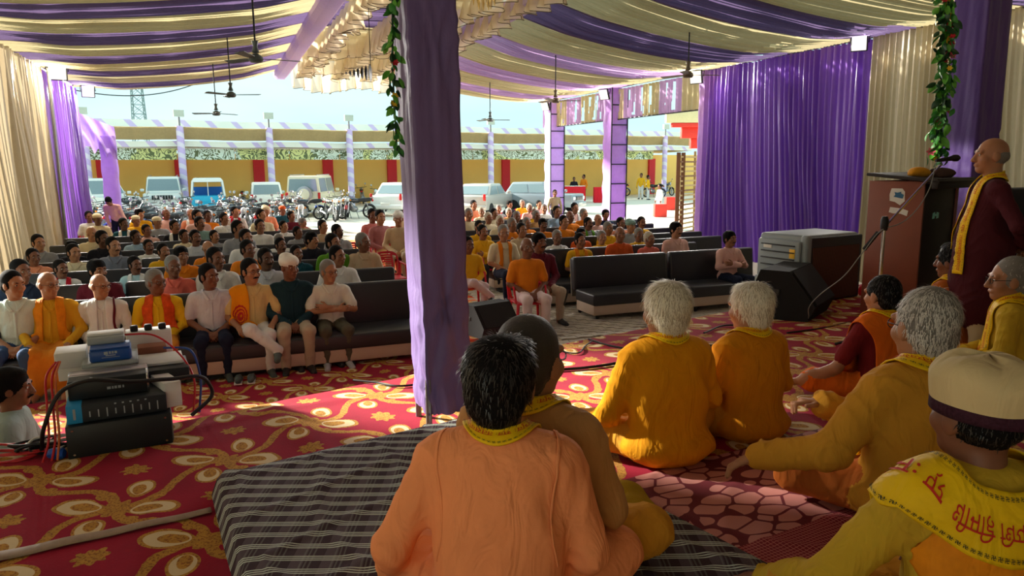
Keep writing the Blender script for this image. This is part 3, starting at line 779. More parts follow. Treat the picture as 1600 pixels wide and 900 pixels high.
def head_prims(c, yaw=0, pitch=0, hair='short', roll=0, sc=1.0, lab_hair='hair', neck=None):
    R = rotm(yaw, pitch, roll)*1.0; T = np.array(c, float); L = []
    def e(p, r, lab, k=.02, w=0): L.append(Ell(R @ (np.array(p)*sc)+T, np.array(r)*sc, lab, k, w, R))
    def cp(a, b, ra, rb, lab, k=.015): L.append(Cap(R @ (np.array(a)*sc)+T, R @ (np.array(b)*sc)+T, ra*sc, rb*sc, lab, k))
    e((0, -.012, .025), (.076, .096, .094), 'skin'); e((0, .026, -.045), (.060, .066, .076), 'skin', .03)
    e((0, .064, -.098), (.028, .024, .022), 'skin', .03)
    cp((0, .090, .012), (0, .112, -.032), .009, .014, 'skin'); cp((-.012, .100, -.036), (.012, .100, -.036), .009, .009, 'skin', .01)
    cp((-.045, .078, .026), (.045, .078, .026), .012, .012, 'skin', .02)
    for s_ in (-1, 1):
        e((s_*.042, .058, -.03), (.026, .026, .028), 'skin', .02); e((s_*.079, -.004, -.012), (.012, .022, .034), 'skin', .008)
    cp((-.02, .088, -.066), (.02, .088, -.066), .009, .009, 'skin', .01)
    if hair == 'short':
        for s_ in (-1, 1): e((s_*.066, -.012, .010), (.018, .046, .048), lab_hair, .012, .001)
        e((0, -.033, .046), (.088, .102, .098), lab_hair, .01, .002); e((0, -.062, -.02), (.080, .056, .075), lab_hair, .02)
    elif hair == 'full':
        for s_ in (-1, 1): e((s_*.070, -.012, .008), (.020, .046, .050), lab_hair, .012, .001)
        e((0, -.028, .040), (.098, .110, .098), lab_hair, .012, .004); e((0, -.062, -.02), (.082, .062, .08), lab_hair, .02, .003); e((.02, .030, .100), (.055, .045, .028), lab_hair, .02, .003)
    elif hair == 'ring':
        e((0, -.042, -.008), (.083, .072, .052), lab_hair, .015, .0015)
    elif hair == 'wrap':
        e((0, -.012, .058), (.100, .120, .070), 'extra', .01, .004); e((0, -.07, .0), (.075, .055, .06), lab_hair, .02); e((.01, -.05, .10), (.07, .07, .05), 'extra', .02, .004)
    elif hair == 'cap':
        e((0, -.012, .065), (.092, .112, .062), 'extra', .008); e((0, -.06, -.01), (.078, .058, .065), lab_hair, .015)
    elif hair == 'bun':
        e((0, -.022, .036), (.086, .104, .094), lab_hair, .01, .0015); e((0, -.062, -.02), (.076, .056, .075), lab_hair, .02); e((0, -.115, -.045), (.045, .040, .042), lab_hair, .015, .002)
    elif hair == 'bald': pass
    nb = np.array(neck if neck is not None else T+np.array((0, -.03, -.19)))
    L.append(Cap(R @ (np.array((0, -.02, -.07))*sc)+T, nb, .054*sc, .060*sc, 'skin', .03))
    return L, (R, T, sc)
def hand_prims(w, d, nrm, side=1, curl=.5, sc=1.0, spread=.12, lab='skin'):
    # w wrist, d pointing direction, nrm back-of-hand normal; thumb leaves towards side
    d = np.array(d, float); d /= np.linalg.norm(d); nrm = np.array(nrm, float); nrm -= d*(nrm @ d); nrm /= np.linalg.norm(nrm); x = np.cross(d, nrm)*side
    w = np.array(w, float); R = np.stack([x, d, nrm], 1); L = []
    L.append(Ell(w+d*.045*sc, np.array((.038, .052, .017))*sc, lab, .012, 0, R)); L.append(Cap(w-d*.03*sc, w+d*.02*sc, .027*sc, .027*sc, lab, .015))
    for i, (ox, ln) in enumerate(((-.028, .058), (-.0095, .070), (.0095, .074), (.028, .066))):
        b = w+(d*.088+x*ox)*sc; a1 = curl*.9; dd = d*math.cos(a1)-nrm*math.sin(a1)+x*spread*(ox/.03); dd /= np.linalg.norm(dd)
        m = b+dd*ln*.5*sc; a2 = curl*2.0; d2 = d*math.cos(a2)-nrm*math.sin(a2)+x*spread*(ox/.03)*.6; d2 /= np.linalg.norm(d2)
        e_ = m+d2*ln*.5*sc; r = .0088*sc*(.88 if i == 0 else 1)
        L.append(Cap(b-d*.03*sc, m, r*1.08, r, lab, .005)); L.append(Cap(m, e_, r, r*.85, lab, .004))
    tb = w+(d*.02+x*.026)*sc; td = d*.62+x*.72-nrm*.25; td /= np.linalg.norm(td); tm = tb+td*.042*sc; td2 = d*.9+x*.32-nrm*.3; td2 /= np.linalg.norm(td2)
    L.append(Cap(tb, tm, .0125*sc, .0105*sc, lab, .01)); L.append(Cap(tm, tm+td2*.032*sc, .0105*sc, .009*sc, lab, .005))
    return L
def torso_prims(h0, lean=0.0, fat=1.0, w=.006, lab='shirt', tw=0.0):
    sh = math.sin(lean)
    def at(z, y=0): return (0, y+sh*z, h0+z)
    return [Ell(at(.08, -.02), (.172*fat, .145*fat, .13), lab, .05, w), Ell(at(.23, .012), (.158*fat, .128*fat, .16), lab, .06, w),
            Ell(at(.40), (.172, .115*(.6+.4*fat), .17), lab, .06, w), Cap((-.135, sh*.5-.012, h0+.495), (.135, sh*.5-.012, h0+.495), .070, .070, lab, .06),
            Ell(at(.555, -.015), (.078, .072, .028), lab, .03)]
def arm_prims(sh, el, wr, sleeve='long', thick=1.0, w=.0065, lab='shirt'):
    sh, el, wr = (np.array(v, float) for v in (sh, el, wr)); L = [Cap(sh, el, .062*thick, .052*thick, lab, .05, w)]
    if sleeve == 'long': L.append(Cap(el, wr-(wr-el)*.02, .050*thick, .042*thick, lab, .03, w)); L.append(Cap(el, wr, .036, .027, 'skin', .01))
    elif sleeve == 'half': L[0] = Cap(sh, sh+(el-sh)*.72, .064*thick, .066*thick, lab, .05, w*.5); L.append(Cap(sh, el, .044, .040, 'skin', .01)); L.append(Cap(el, wr, .041, .027, 'skin', .02))
    return L
POSE = {   # elbow and wrist of the right side, mirrored for the left unless given
    'lap': ((.255, .03, .24), (.055, .255, .13), (-.6, .75, -.25), (.2, .35, .9)),
    'knees': ((.27, .06, .24), (.17, .30, .155), (-.25, .95, -.2), (0, .2, 1)),
    'crossed': ((.27, .10, .27), (-.06, .215, .30), (-1, .05, .05), (0, 1, .1)),
    'prop': ((.27, .16, .22), (.14, .26, .36), (-.3, .1, .95), (.3, .9, 0)),
}
HS = 1.10
def seated(name, mats, pose='lap', hair='short', yaw=.6, pitch=.05, sleeve='long', fat=1.0, dhoti=False, h=.0115, hh=.008, hb=.0065, legs='normal', roll=0, lean=.02, shoes=True, h0=.38, sc=1.0):
    L = torso_prims(h0, lean, fat); sh = math.sin(lean)
    el, wr, hd, hn = POSE[pose]; hands = []
    for s_ in (-1, 1):
        dz = .03 if (pose == 'crossed' and s_ < 0) else 0; dy = .03 if (pose == 'crossed' and s_ > 0) else 0
        S = (s_*.185, sh*.49-.01, h0+.488); E_ = (s_*el[0], el[1], h0+el[2]); W_ = (s_*wr[0], wr[1]+dy, h0+wr[2]+dz)
        L += arm_prims(S, E_, W_, sleeve)
        hands.append(hand_prims(W_, (s_*hd[0], hd[1], hd[2]), (s_*hn[0], hn[1], hn[2]), -s_, .55 if pose != 'knees' else .25))
    pw = .006; lab = 'pants'
    for s_ in (-1, 1):
        hip = (s_*.085, 0, h0+.065); kn = (s_*.13, .45, h0+.085); an = (s_*.125, .43, .11)
        if legs == 'cross' and s_ > 0: kn = (.06, .47, h0+.16); an = (-.20, .56, h0-.06)
        L += [Cap(hip, kn, .092, .070, lab, .05, pw), Cap(kn, an, .068, .056 if not dhoti else .075, lab, .03, pw)]
        ft = (an[0]+s_*.02, an[1]+.17, an[2]-.075); sl_ = 'shoe' if shoes else 'skin'
        L += [Cap((an[0], an[1]-.01, an[2]-.05), ft, .040, .034, sl_, .02), Cap(an, (an[0], an[1], an[2]-.05), .040, .042, 'skin', .02)]
    if dhoti:
        L += [Ell((0, .25, h0+.02), (.19, .26, .09), lab, .06, .008), Ell((.0, .43, .30), (.20, .085, .20), lab, .07, .012), Cap((-.1, .46, h0+.06), (.12, .45, .18), .05, .06, lab, .05, .01)]
    HC = (0, sh*.7+.012, h0+.735); hp, hm = head_prims(HC, yaw, pitch, hair, roll, sc=1.06, neck=(0, sh*.55-.015, h0+.535))
    me, G = body_mesh(name, [(L, h), (hp, hh)]+[(x_, hb) for x_ in hands], mats)
    return me, G, hm
# ---- small things worn on a head or over the shoulders
def head_local(hm, pts):
    R, T, sc = hm; return [tuple(R @ (np.array(p)*sc)+T) for p in pts]
M_eye = mat('eye_white', (206, 196, 184), .3, var=0); M_iris = mat('dark_iris', (30, 20, 16), .2, var=0)
M_lens = mat('spectacle_frame', (40, 34, 30), .35, .2, var=0)
def eye_mesh(hm, s_):
    R = Matrix(hm[0].tolist()); c = Vector(head_local(hm, [(s_*.031, .0835, .004)])[0]); sc = hm[2]; vs = []; fs = []; mi = []
    n, m_ = 10, 7
    for j in range(m_+1):
        a = PI*.52*j/m_
        for k in range(n):
            t = 2*PI*k/n; vs.append(c+R @ Vector((.0135*math.sin(a)*math.cos(t), .0085*math.cos(a), .0075*math.sin(a)*math.sin(t)))*sc)
    mb = MB(); fs = [(j*n+k, j*n+(k+1) % n, (j+1)*n+(k+1) % n, (j+1)*n+k) for j in range(m_) for k in range(n)]
    mb.add(vs, fs); mb.m = [1 if f < 3*n else 0 for f in range(len(fs))]
    return mb.mesh('eye', [M_eye, M_iris])
def brow_mesh(hm, m, s_):
    return MB().tube(head_local(hm, [(s_*.014, .093, .024), (s_*.032, .092, .030), (s_*.05, .080, .026)]), [.003, .0045, .002], 6).mesh('eyebrow', m)
def stache_mesh(hm, m):
    return MB().tube(head_local(hm, [(-.034, .088, -.062), (-.016, .102, -.053), (0, .105, -.052), (.016, .102, -.053), (.034, .088, -.062)]), [.004, .008, .008, .008, .004], 6).mesh('moustache', m)
def beard_prims(hm): pass
def face(o, hm, hairm, stache=False, glasses=False):
    for s_ in (-1, 1):
        link('eye', eye_mesh(hm, s_), o); link('eyebrow', brow_mesh(hm, hairm, s_), o)
    if stache: link('moustache', stache_mesh(hm, hairm), o)
    if glasses: link('glasses', glasses_mesh(hm), o)
def glasses_mesh(hm):
    mb = MB()
    for s_ in (-1, 1):
        ring = [(s_*.033+.021*math.cos(t), .1035-.006*abs(math.cos(t)), .0+.016*math.sin(t)) for t in np.linspace(0, 2*PI, 13)]
        mb.tube(head_local(hm, ring), .0022, 5); mb.tube(head_local(hm, [(s_*.054, .096, .004), (s_*.080, .05, .008), (s_*.085, -.005, .006)]), .0022, 5)
    mb.tube(head_local(hm, [(-.012, .105, .003), (.012, .105, .003)]), .0022, 5)
    return mb.mesh('glasses', M_lens)
def scarf_path(h0, sh, front=(.16, .14), xr=.095):
    # from the right front over the neck to the left front: centre line and outward direction
    def half(s_, bot):
        return [((s_*(xr+.01), .155+sh*bot, h0+bot), (s_, 0, 0)), ((s_*xr, .15+sh*.3, h0+.30), (s_, 0, 0)), ((s_*(xr-.005), .115+sh*.45, h0+.44), (s_, 0, .0)),
                ((s_*.085, .045+sh*.54, h0+.535), (s_*.85, .1, -.45)), ((s_*.072, -.035+sh*.57, h0+.57), (s_*.5, -.3, -.8))]
    c = ((0, -.088+sh*.57, h0+.585), (0, -.4, -.9))
    return half(1, front[0])+[c]+half(-1, front[1])[::-1]
def collar_path(h0, sh):
    return [((.022, .112+sh*.45, h0+.475), (1, .1, -.2)), ((.060, .070+sh*.5, h0+.525), (.85, .25, -.4)), ((.080, .0+sh*.55, h0+.560), (.8, 0, -.55)), ((.055, -.065+sh*.57, h0+.585), (.5, -.5, -.7)), ((0, -.085+sh*.57, h0+.590), (0, -.7, -.7)),
            ((-.055, -.065+sh*.57, h0+.585), (-.5, -.5, -.7)), ((-.080, .0+sh*.55, h0+.560), (-.8, 0, -.55)), ((-.060, .070+sh*.5, h0+.525), (-.85, .25, -.4)), ((-.022, .112+sh*.45, h0+.475), (-1, .1, -.2))]
def shirt_front(o, G, h0, sh, m):
    p, _ = drape(G, collar_path(h0, sh), .034, 44, 4, .007, 0); link('collar', strip_mesh('collar', p, m, .004), o)
    p, _ = drape(G, [((0, .16, h0+.14), (1, 0, 0)), ((0, .155, h0+.30), (1, 0, 0)), ((0, .115, h0+.46), (1, 0, 0))], .026, 24, 3, .003, 0); link('placket', strip_mesh('placket', p, m, .003), o)
def spline(path, n):
    P_ = np.array([p for p, _ in path], float); N_ = np.array([q for _, q in path], float)
    d = np.concatenate([[0], np.cumsum(np.linalg.norm(np.diff(P_, axis=0), axis=1))]); u = np.linspace(0, d[-1], n)
    def cr(A_):
        out = np.zeros((n, 3))
        for c in range(3):
            m = np.gradient(A_[:, c], d); i = np.clip(np.searchsorted(d, u, 'right')-1, 0, len(d)-2); hh = d[i+1]-d[i]; t = (u-d[i])/hh
            out[:, c] = (2*t**3-3*t**2+1)*A_[i, c]+(t**3-2*t**2+t)*hh*m[i]+(-2*t**3+3*t**2)*A_[i+1, c]+(t**3-t**2)*hh*m[i+1]
        return out
    q = cr(N_); q /= np.linalg.norm(q, axis=1)[:, None]+1e-9
    return cr(P_), q, d[-1]
def drape(G, path, width, nu=70, nv=9, off=.010, ruf=.003):
    c, q, L = spline(path, nu); v = np.linspace(-.5, .5, nv)
    w = np.interp(np.linspace(0, 1, nu), np.linspace(0, 1, len(width)), width) if isinstance(width, (list, tuple)) else np.full(nu, width)
    p = c[:, None, :]+q[:, None, :]*(v[None, :, None]*w[:, None, None])
    p = hug(G, p.reshape(-1, 3), off).reshape(nu, nv, 3)
    p[..., 2] += ruf*np.sin(np.linspace(0, L*40, nu))[:, None]*np.sin(v*7)[None, :]
    for _ in range(2): p[1:-1, 1:-1] = (p[1:-1, 1:-1]*2+p[:-2, 1:-1]+p[2:, 1:-1]+p[1:-1, :-2]+p[1:-1, 2:])/6
    return p, L
def strip_mesh(name, p, m, th=.005):
    nu, nv = p.shape[:2]; P_ = p.reshape(-1, 3)
    du = np.gradient(p, axis=0); dv = np.gradient(p, axis=1); N_ = np.cross(du, dv); N_ /= np.linalg.norm(N_, axis=2)[..., None]+1e-9
    N_ = N_.reshape(-1, 3); allp = np.concatenate([P_, P_+N_*th]); o = nu*nv
    i, j = np.meshgrid(np.arange(nu-1), np.arange(nv-1), indexing='ij'); a = (i*nv+j).ravel()
    q1 = np.stack([a, a+1, a+nv+1, a+nv], 1); q2 = (q1+o)[:, ::-1]; fs = [q1, q2]
    for s_ in (0, nv-1):
        a = np.arange(nu-1)*nv+s_; e = np.stack([a, a+nv, a+nv+o, a+o], 1); fs.append(e if s_ == 0 else e[:, ::-1])
    for s_ in (0, nu-1):
        a = s_*nv+np.arange(nv-1); e = np.stack([a, a+1, a+1+o, a+o], 1); fs.append(e[:, ::-1] if s_ == 0 else e)
    return npmesh(name, allp, np.concatenate(fs), m)
# ---- skin, hair and cloth colours
def skin(i): return mat('skin', [(142, 94, 66), (122, 78, 56), (166, 116, 84), (98, 64, 46), (176, 128, 96)][i], .5, var=.12, scale=20, spec=.35)
M_black = mat('black_hair', (16, 14, 14), .8, spec=.12, var=.2, scale=60, bump=.4, bscale=140)
M_grey = mat('grey_hair', (118, 114, 108), .7, var=.25, scale=60, bump=.4, bscale=140)
M_whiteh = mat('white_hair', (186, 178, 158), .7, var=.15, scale=50, bump=.4, bscale=140)
HAIRC = {'k': M_black, 'g': M_grey, 'w': M_whiteh}
M_shoe = mat('dark_shoe', (34, 34, 36), .5, var=.1); M_sandal = mat('grey_sandal', (72, 82, 80), .6, var=.1)
COLS = {'white': (226, 226, 222), 'cream': (222, 208, 172), 'ltgrey': (200, 204, 212), 'grey': (150, 152, 156), 'blue': (160, 190, 212), 'cyan': (178, 212, 218), 'pink': (222, 176, 164), 'salmon': (226, 112, 96),
        'yellow': (226, 170, 34), 'orange': (226, 128, 30), 'deeporange': (206, 88, 36), 'maroon': (98, 30, 44), 'navy': (34, 48, 72), 'teal': (30, 78, 92), 'green': (86, 138, 34), 'beige': (196, 172, 140), 'tan': (196, 150, 96), 'dark': (34, 34, 42), 'olive': (150, 140, 110), 'greygreen': (120, 150, 142), 'red': (190, 32, 48), 'peach': (232, 150, 112), 'stripe': (120, 124, 136), 'plaid': (170, 110, 110)}
def shirt(c): return cloth('cloth_'+c, COLS[c], trans=0)
PANTS = {'navy': cloth('navy_trousers', (30, 36, 56)), 'white': cloth('white_trousers', (214, 214, 212)), 'beige': cloth('beige_trousers', (178, 162, 140)), 'dark': cloth('dark_trousers', (40, 40, 46)), 'olive': cloth('olive_trousers', (88, 84, 70)), 'orange': cloth('orange_dhoti', (206, 128, 36)), 'jeans': cloth('blue_jeans', (58, 84, 122)), 'pinkwhite': cloth('pale_pink_trousers', (206, 184, 184))}
DEFM = [skin(0), M_black, shirt('white'), PANTS['dark'], M_shoe, shirt('white')]
def dress(o, sk, hr, sh, pa, shoe=None, ex=None):
    for i, m in enumerate((skin(sk) if isinstance(sk, int) else sk, HAIRC[hr] if isinstance(hr, str) else hr, shirt(sh) if isinstance(sh, str) else sh, PANTS[pa] if isinstance(pa, str) else pa, shoe or M_shoe, ex or shirt('cream'))):
        o.material_slots[i].link = 'OBJECT'; o.material_slots[i].material = m
# ------------------------------------------------------------------ sofas and chairs
M_leather = mat('charcoal_leatherette', (42, 43, 48), .42, var=.15, scale=8, bump=.12, bscale=30, spec=.5)
M_sofab = mat('beige_sofa_board', (196, 176, 156), .6, var=.12, scale=4)
M_sofae = mat('grey_sofa_end', (120, 116, 108), .6, var=.1)
M_leg = mat('black_sofa_leg', (24, 24, 26), .5, var=.05)
def make_sofa(w=1.64):
    e = empty('sofa'); rbox('seat', M_leather, (w, .58, .17), (0, .17, .30), e, .03, n=3)
    b = rbox('backrest', M_leather, (w, .13, .50), (0, -.215, .585), e, .035, n=3); b.rotation_euler.x = .10
    f = rbox('front_board', M_sofab, (w-.02, .54, .15), (0, .17, .155), e, .01)
    bb = rbox('back_board', M_sofae, (w-.03, .03, .56), (0, -.305, .52), e, .008); bb.rotation_euler.x = .10
    for sx in (-1, 1):
        for yy in (.38, -.16): MB().lathe([(.022, 0), (.03, .085)], (sx*(w/2-.1), yy, 0), 10).obj('leg', M_leg, e)
    return e
sofa0 = make_sofa(); SOFAS = []
ROWL = [-2.0, -.75, .6, 1.85, 3.2, 4.7, 6.2]; ROWR = [-.85, .3, 1.1, 2.1, 3.2, 4.4, 5.7, 7.1]
ORD = ['first', 'second', 'third', 'fourth', 'fifth', 'sixth', 'seventh', 'eighth', 'ninth', 'tenth', 'eleventh', 'twelfth', 'thirteenth', 'fourteenth', 'fifteenth', 'sixteenth', 'seventeenth', 'eighteenth', 'nineteenth', 'twentieth']
def put_sofa(s, t, label, group):
    o = sofa0 if not SOFAS else copy_tree(sofa0)
    o.location = H(s, t); o.scale = (1.05, 1.08, 1.08); o.rotation_euler.z = PI+A; tag(o, label, 'sofa', group); SOFAS.append((s, t)); return o
pos3 = ['next to the aisle', 'in the middle of its row', 'nearest the left curtain']
for r, t in enumerate(ROWL):
    for k in range(3):
        put_sofa(-10.5-.02*r-k*1.76, t, 'dark sofa, %s row of the left block, %s' % (ORD[r], pos3[k]), 'sofas of the left block')
RS = {-.85: [-5.95, -4.15], .3: [-6.3, -4.5], 1.1: [-3.3], 2.1: [-6.45, -4.75, -3.05], 3.2: [-6.3, -4.6, -2.9], 4.4: [-6.2, -4.5, -2.8], 5.7: [-5.8, -4.1, -2.4], 7.1: [-5.4, -3.7]}
rp3 = ['nearest the aisle', 'second from the aisle', 'third from the aisle']
for r, t in enumerate(ROWR):
    for k, s_ in enumerate(RS[t]):
        lb = 'empty black sofa with pink-beige base standing in front of the right block' if (t == -.85 and k == 0) else ('long black sofa beside the air cooler' if t == -.85 else 'black sofa, %s row of the right block, %s' % (ORD[r], rp3[k] if len(RS[t]) > 1 else 'beside the right purple curtain'))
        put_sofa(s_, t, lb, 'sofas of the right block')
M_plastic = mat('red_plastic', (196, 22, 46), .35, var=.06, spec=.5)
def make_chair():
    e = empty('plastic_chair')
    rbox('seat', M_plastic, (.44, .43, .03), (0, .06, .415), e, .012)
    def fn(u, v):
        x = (u-.5)*(.40+.06*np.sin(v*PI)); y = -.15-.10*v-.05*(1-(2*u-1)**2); return x, y, .43+.42*v*(1-.13*(2*u-1)**4*v)
    o = solid(link('backrest', gmesh('backrest', fn, 28, 32, M_plastic, lambda u, v: ~((np.abs(u-.5) < .22) & (v > .25) & (v < .9) & ((v*11 % 1) > .55)) & ~((np.abs(np.abs(u-.5)-.36) < .06) & (v < .85) & (v > .05))), e), .018)
    for sx in (-1, 1):
        MB().tube([(sx*.225, -.15, .42), (sx*.24, -.20, .66), (sx*.235, .14, .64), (sx*.225, .22, .42)], .016, 8).obj('armrest', M_plastic, e)
        for yy, dy in ((.24, .03), (-.12, -.05)): MB().tube([(sx*.20, yy, .41), (sx*.235, yy+dy, 0)], [.024, .017], 8).obj('leg', M_plastic, e)
    return e
chair0 = make_chair(); CH = []
def put_chair(p, rz, label, group='red plastic chairs'):
    o = chair0 if not CH else copy_tree(chair0); o.location = p; o.rotation_euler.z = rz; tag(o, label, 'chair', group); CH.append(o); return o
# ------------------------------------------------------------------ audience
# column, head top, shirt, hair (k black g grey w white), head style, pose, extra words
LEFT = [
 (32, 408, 'navy', 'k', 'short', 'lap', 'navy checked shirt'), (95, 408, 'white', 'k', 'short', 'lap', 'white shirt with a red scarf', 'red'), (152, 407, 'maroon', 'k', 'full', 'lap', 'maroon shirt'), (211, 405, 'cyan', 'k', 'short', 'lap', 'pale cyan shirt with a white scarf', 'white'), (270, 402, 'salmon', 'g', 'short', 'lap', 'salmon t-shirt'), (337, 389, 'white', 'k', 'short', 'lap', 'white shirt, balding at the temples'), (415, 390, 'ltgrey', 'k', 'short', 'lap', 'pale lavender shirt with moustache'), (463, 385, 'teal', 'k', 'short', 'lap', 'deep teal shirt'), (527, 386, 'white', 'k', 'short', 'knees', 'ivory long-sleeved shirt'),
 (52, 390, 'peach', 'k', 'short', 'lap', 'peach shirt'), (115, 383, 'cream', 'k', 'short', 'lap', 'cream polo shirt'), (177, 372, 'stripe', 'k', 'short', 'lap', 'grey t-shirt with pale bands'), (232, 377, 'white', 'k', 'short', 'lap', 'open-necked white shirt'), (255, 382, 'yellow', 'k', 'short', 'lap', 'mustard kurta'), (283, 386, 'orange', 'k', 'full', 'lap', 'orange-yellow kurta'), (325, 377, 'orange', 'g', 'ring', 'lap', 'striped orange kurta'), (387, 377, 'orange', 'k', 'short', 'lap', 'orange kurta and stern look'), (438, 373, 'dark', 'k', 'short', 'lap', 'dark jacket over a white shirt'), (482, 369, 'tan', 'k', 'short', 'lap', 'tan shirt'), (520, 367, 'green', 'k', 'short', 'lap', 'bright green shirt'), (567, 366, 'beige', 'g', 'short', 'lap', 'large beige kurta at the end of the row'),
 (60, 368, 'grey', 'k', 'short', 'lap', 'grey patterned shirt close to the left curtain'), (112, 377, 'dark', 'k', 'full', 'lap', 'black shirt, half hidden'), (212, 361, 'blue', 'k', 'short', 'lap', 'light blue shirt'), (305, 361, 'ltgrey', 'k', 'short', 'lap', 'pale grey shirt, sitting tall'), (288, 360, 'cream', 'k', 'short', 'lap', 'off-white shirt'), (335, 361, 'grey', 'k', 'short', 'lap', 'steel grey shirt'), (384, 360, 'white', 'k', 'short', 'lap', 'creased white shirt'), (437, 367, 'white', 'g', 'short', 'lap', 'white vest, dark face'), (465, 355, 'grey', 'k', 'short', 'lap', 'ash grey shirt'), (487, 363, 'dark', 'k', 'full', 'lap', 'dark shirt and headphones'),
 (143, 355, 'cream', 'w', 'ring', 'lap', 'cream vest with bald head'), (160, 362, 'dark', 'k', 'short', 'lap', 'black shirt near the left curtain'), (229, 352, 'pink', 'k', 'short', 'lap', 'white shirt with pink collar'), (273, 345, 'dark', 'k', 'short', 'lap', 'dark waistcoat with a white towel', 'white'), (372, 346, 'grey', 'k', 'short', 'lap', 'grey-green shirt'), (406, 344, 'white', 'k', 'short', 'knees', 'white t-shirt'), (443, 346, 'white', 'k', 'short', 'lap', 'white shirt, dark waistcoat'),
 (193, 342, 'teal', 'k', 'short', 'lap', 'teal shirt with a broad white scarf', 'white'), (152, 334, 'cream', 'k', 'cap', 'lap', 'pale shirt, beard and flat cap'), (139, 331, 'white', 'k', 'short', 'lap', 'white kurta beside the purple curtain'), (245, 339, 'grey', 'k', 'cap', 'lap', 'grey shirt and dark cap'), (312, 340, 'greygreen', 'k', 'short', 'lap', 'sea-green shirt'), (350, 334, 'white', 'k', 'short', 'lap', 'crisp white shirt in the back rows'), (473, 342, 'olive', 'g', 'full', 'lap', 'olive shirt with bushy hair'), (504, 345, 'beige', 'k', 'short', 'lap', 'beige shirt, seen dark against the yard'), (527, 352, 'grey', 'k', 'short', 'lap', 'grey-mauve shirt, broad shoulders'),
 (212, 337, 'yellow', 'k', 'cap', 'lap', 'yellow shirt and white cap, small'), (218, 327, 'yellow', 'k', 'full', 'lap', 'golden shirt in the last row'), (259, 327, 'pink', 'k', 'ring', 'lap', 'pale pink shirt, large head'), (298, 327, 'peach', 'g', 'ring', 'lap', 'pink shirt with a light towel', 'white'), (308, 329, 'pink', 'k', 'short', 'lap', 'rose pink shirt'), (324, 330, 'orange', 'k', 'short', 'lap', 'bright orange shirt at the back'), (367, 324, 'white', 'k', 'short', 'lap', 'white shirt with a crimson scarf at the back', 'red'), (408, 328, 'cream', 'k', 'short', 'lap', 'sand shirt at the back'), (415, 322, 'peach', 'w', 'wrap', 'lap', 'pink shirt and white headcloth'), (441, 322, 'teal', 'k', 'cap', 'lap', 'dark teal shirt and orange cap'), (455, 331, 'maroon', 'k', 'short', 'lap', 'wine red shirt'),
]
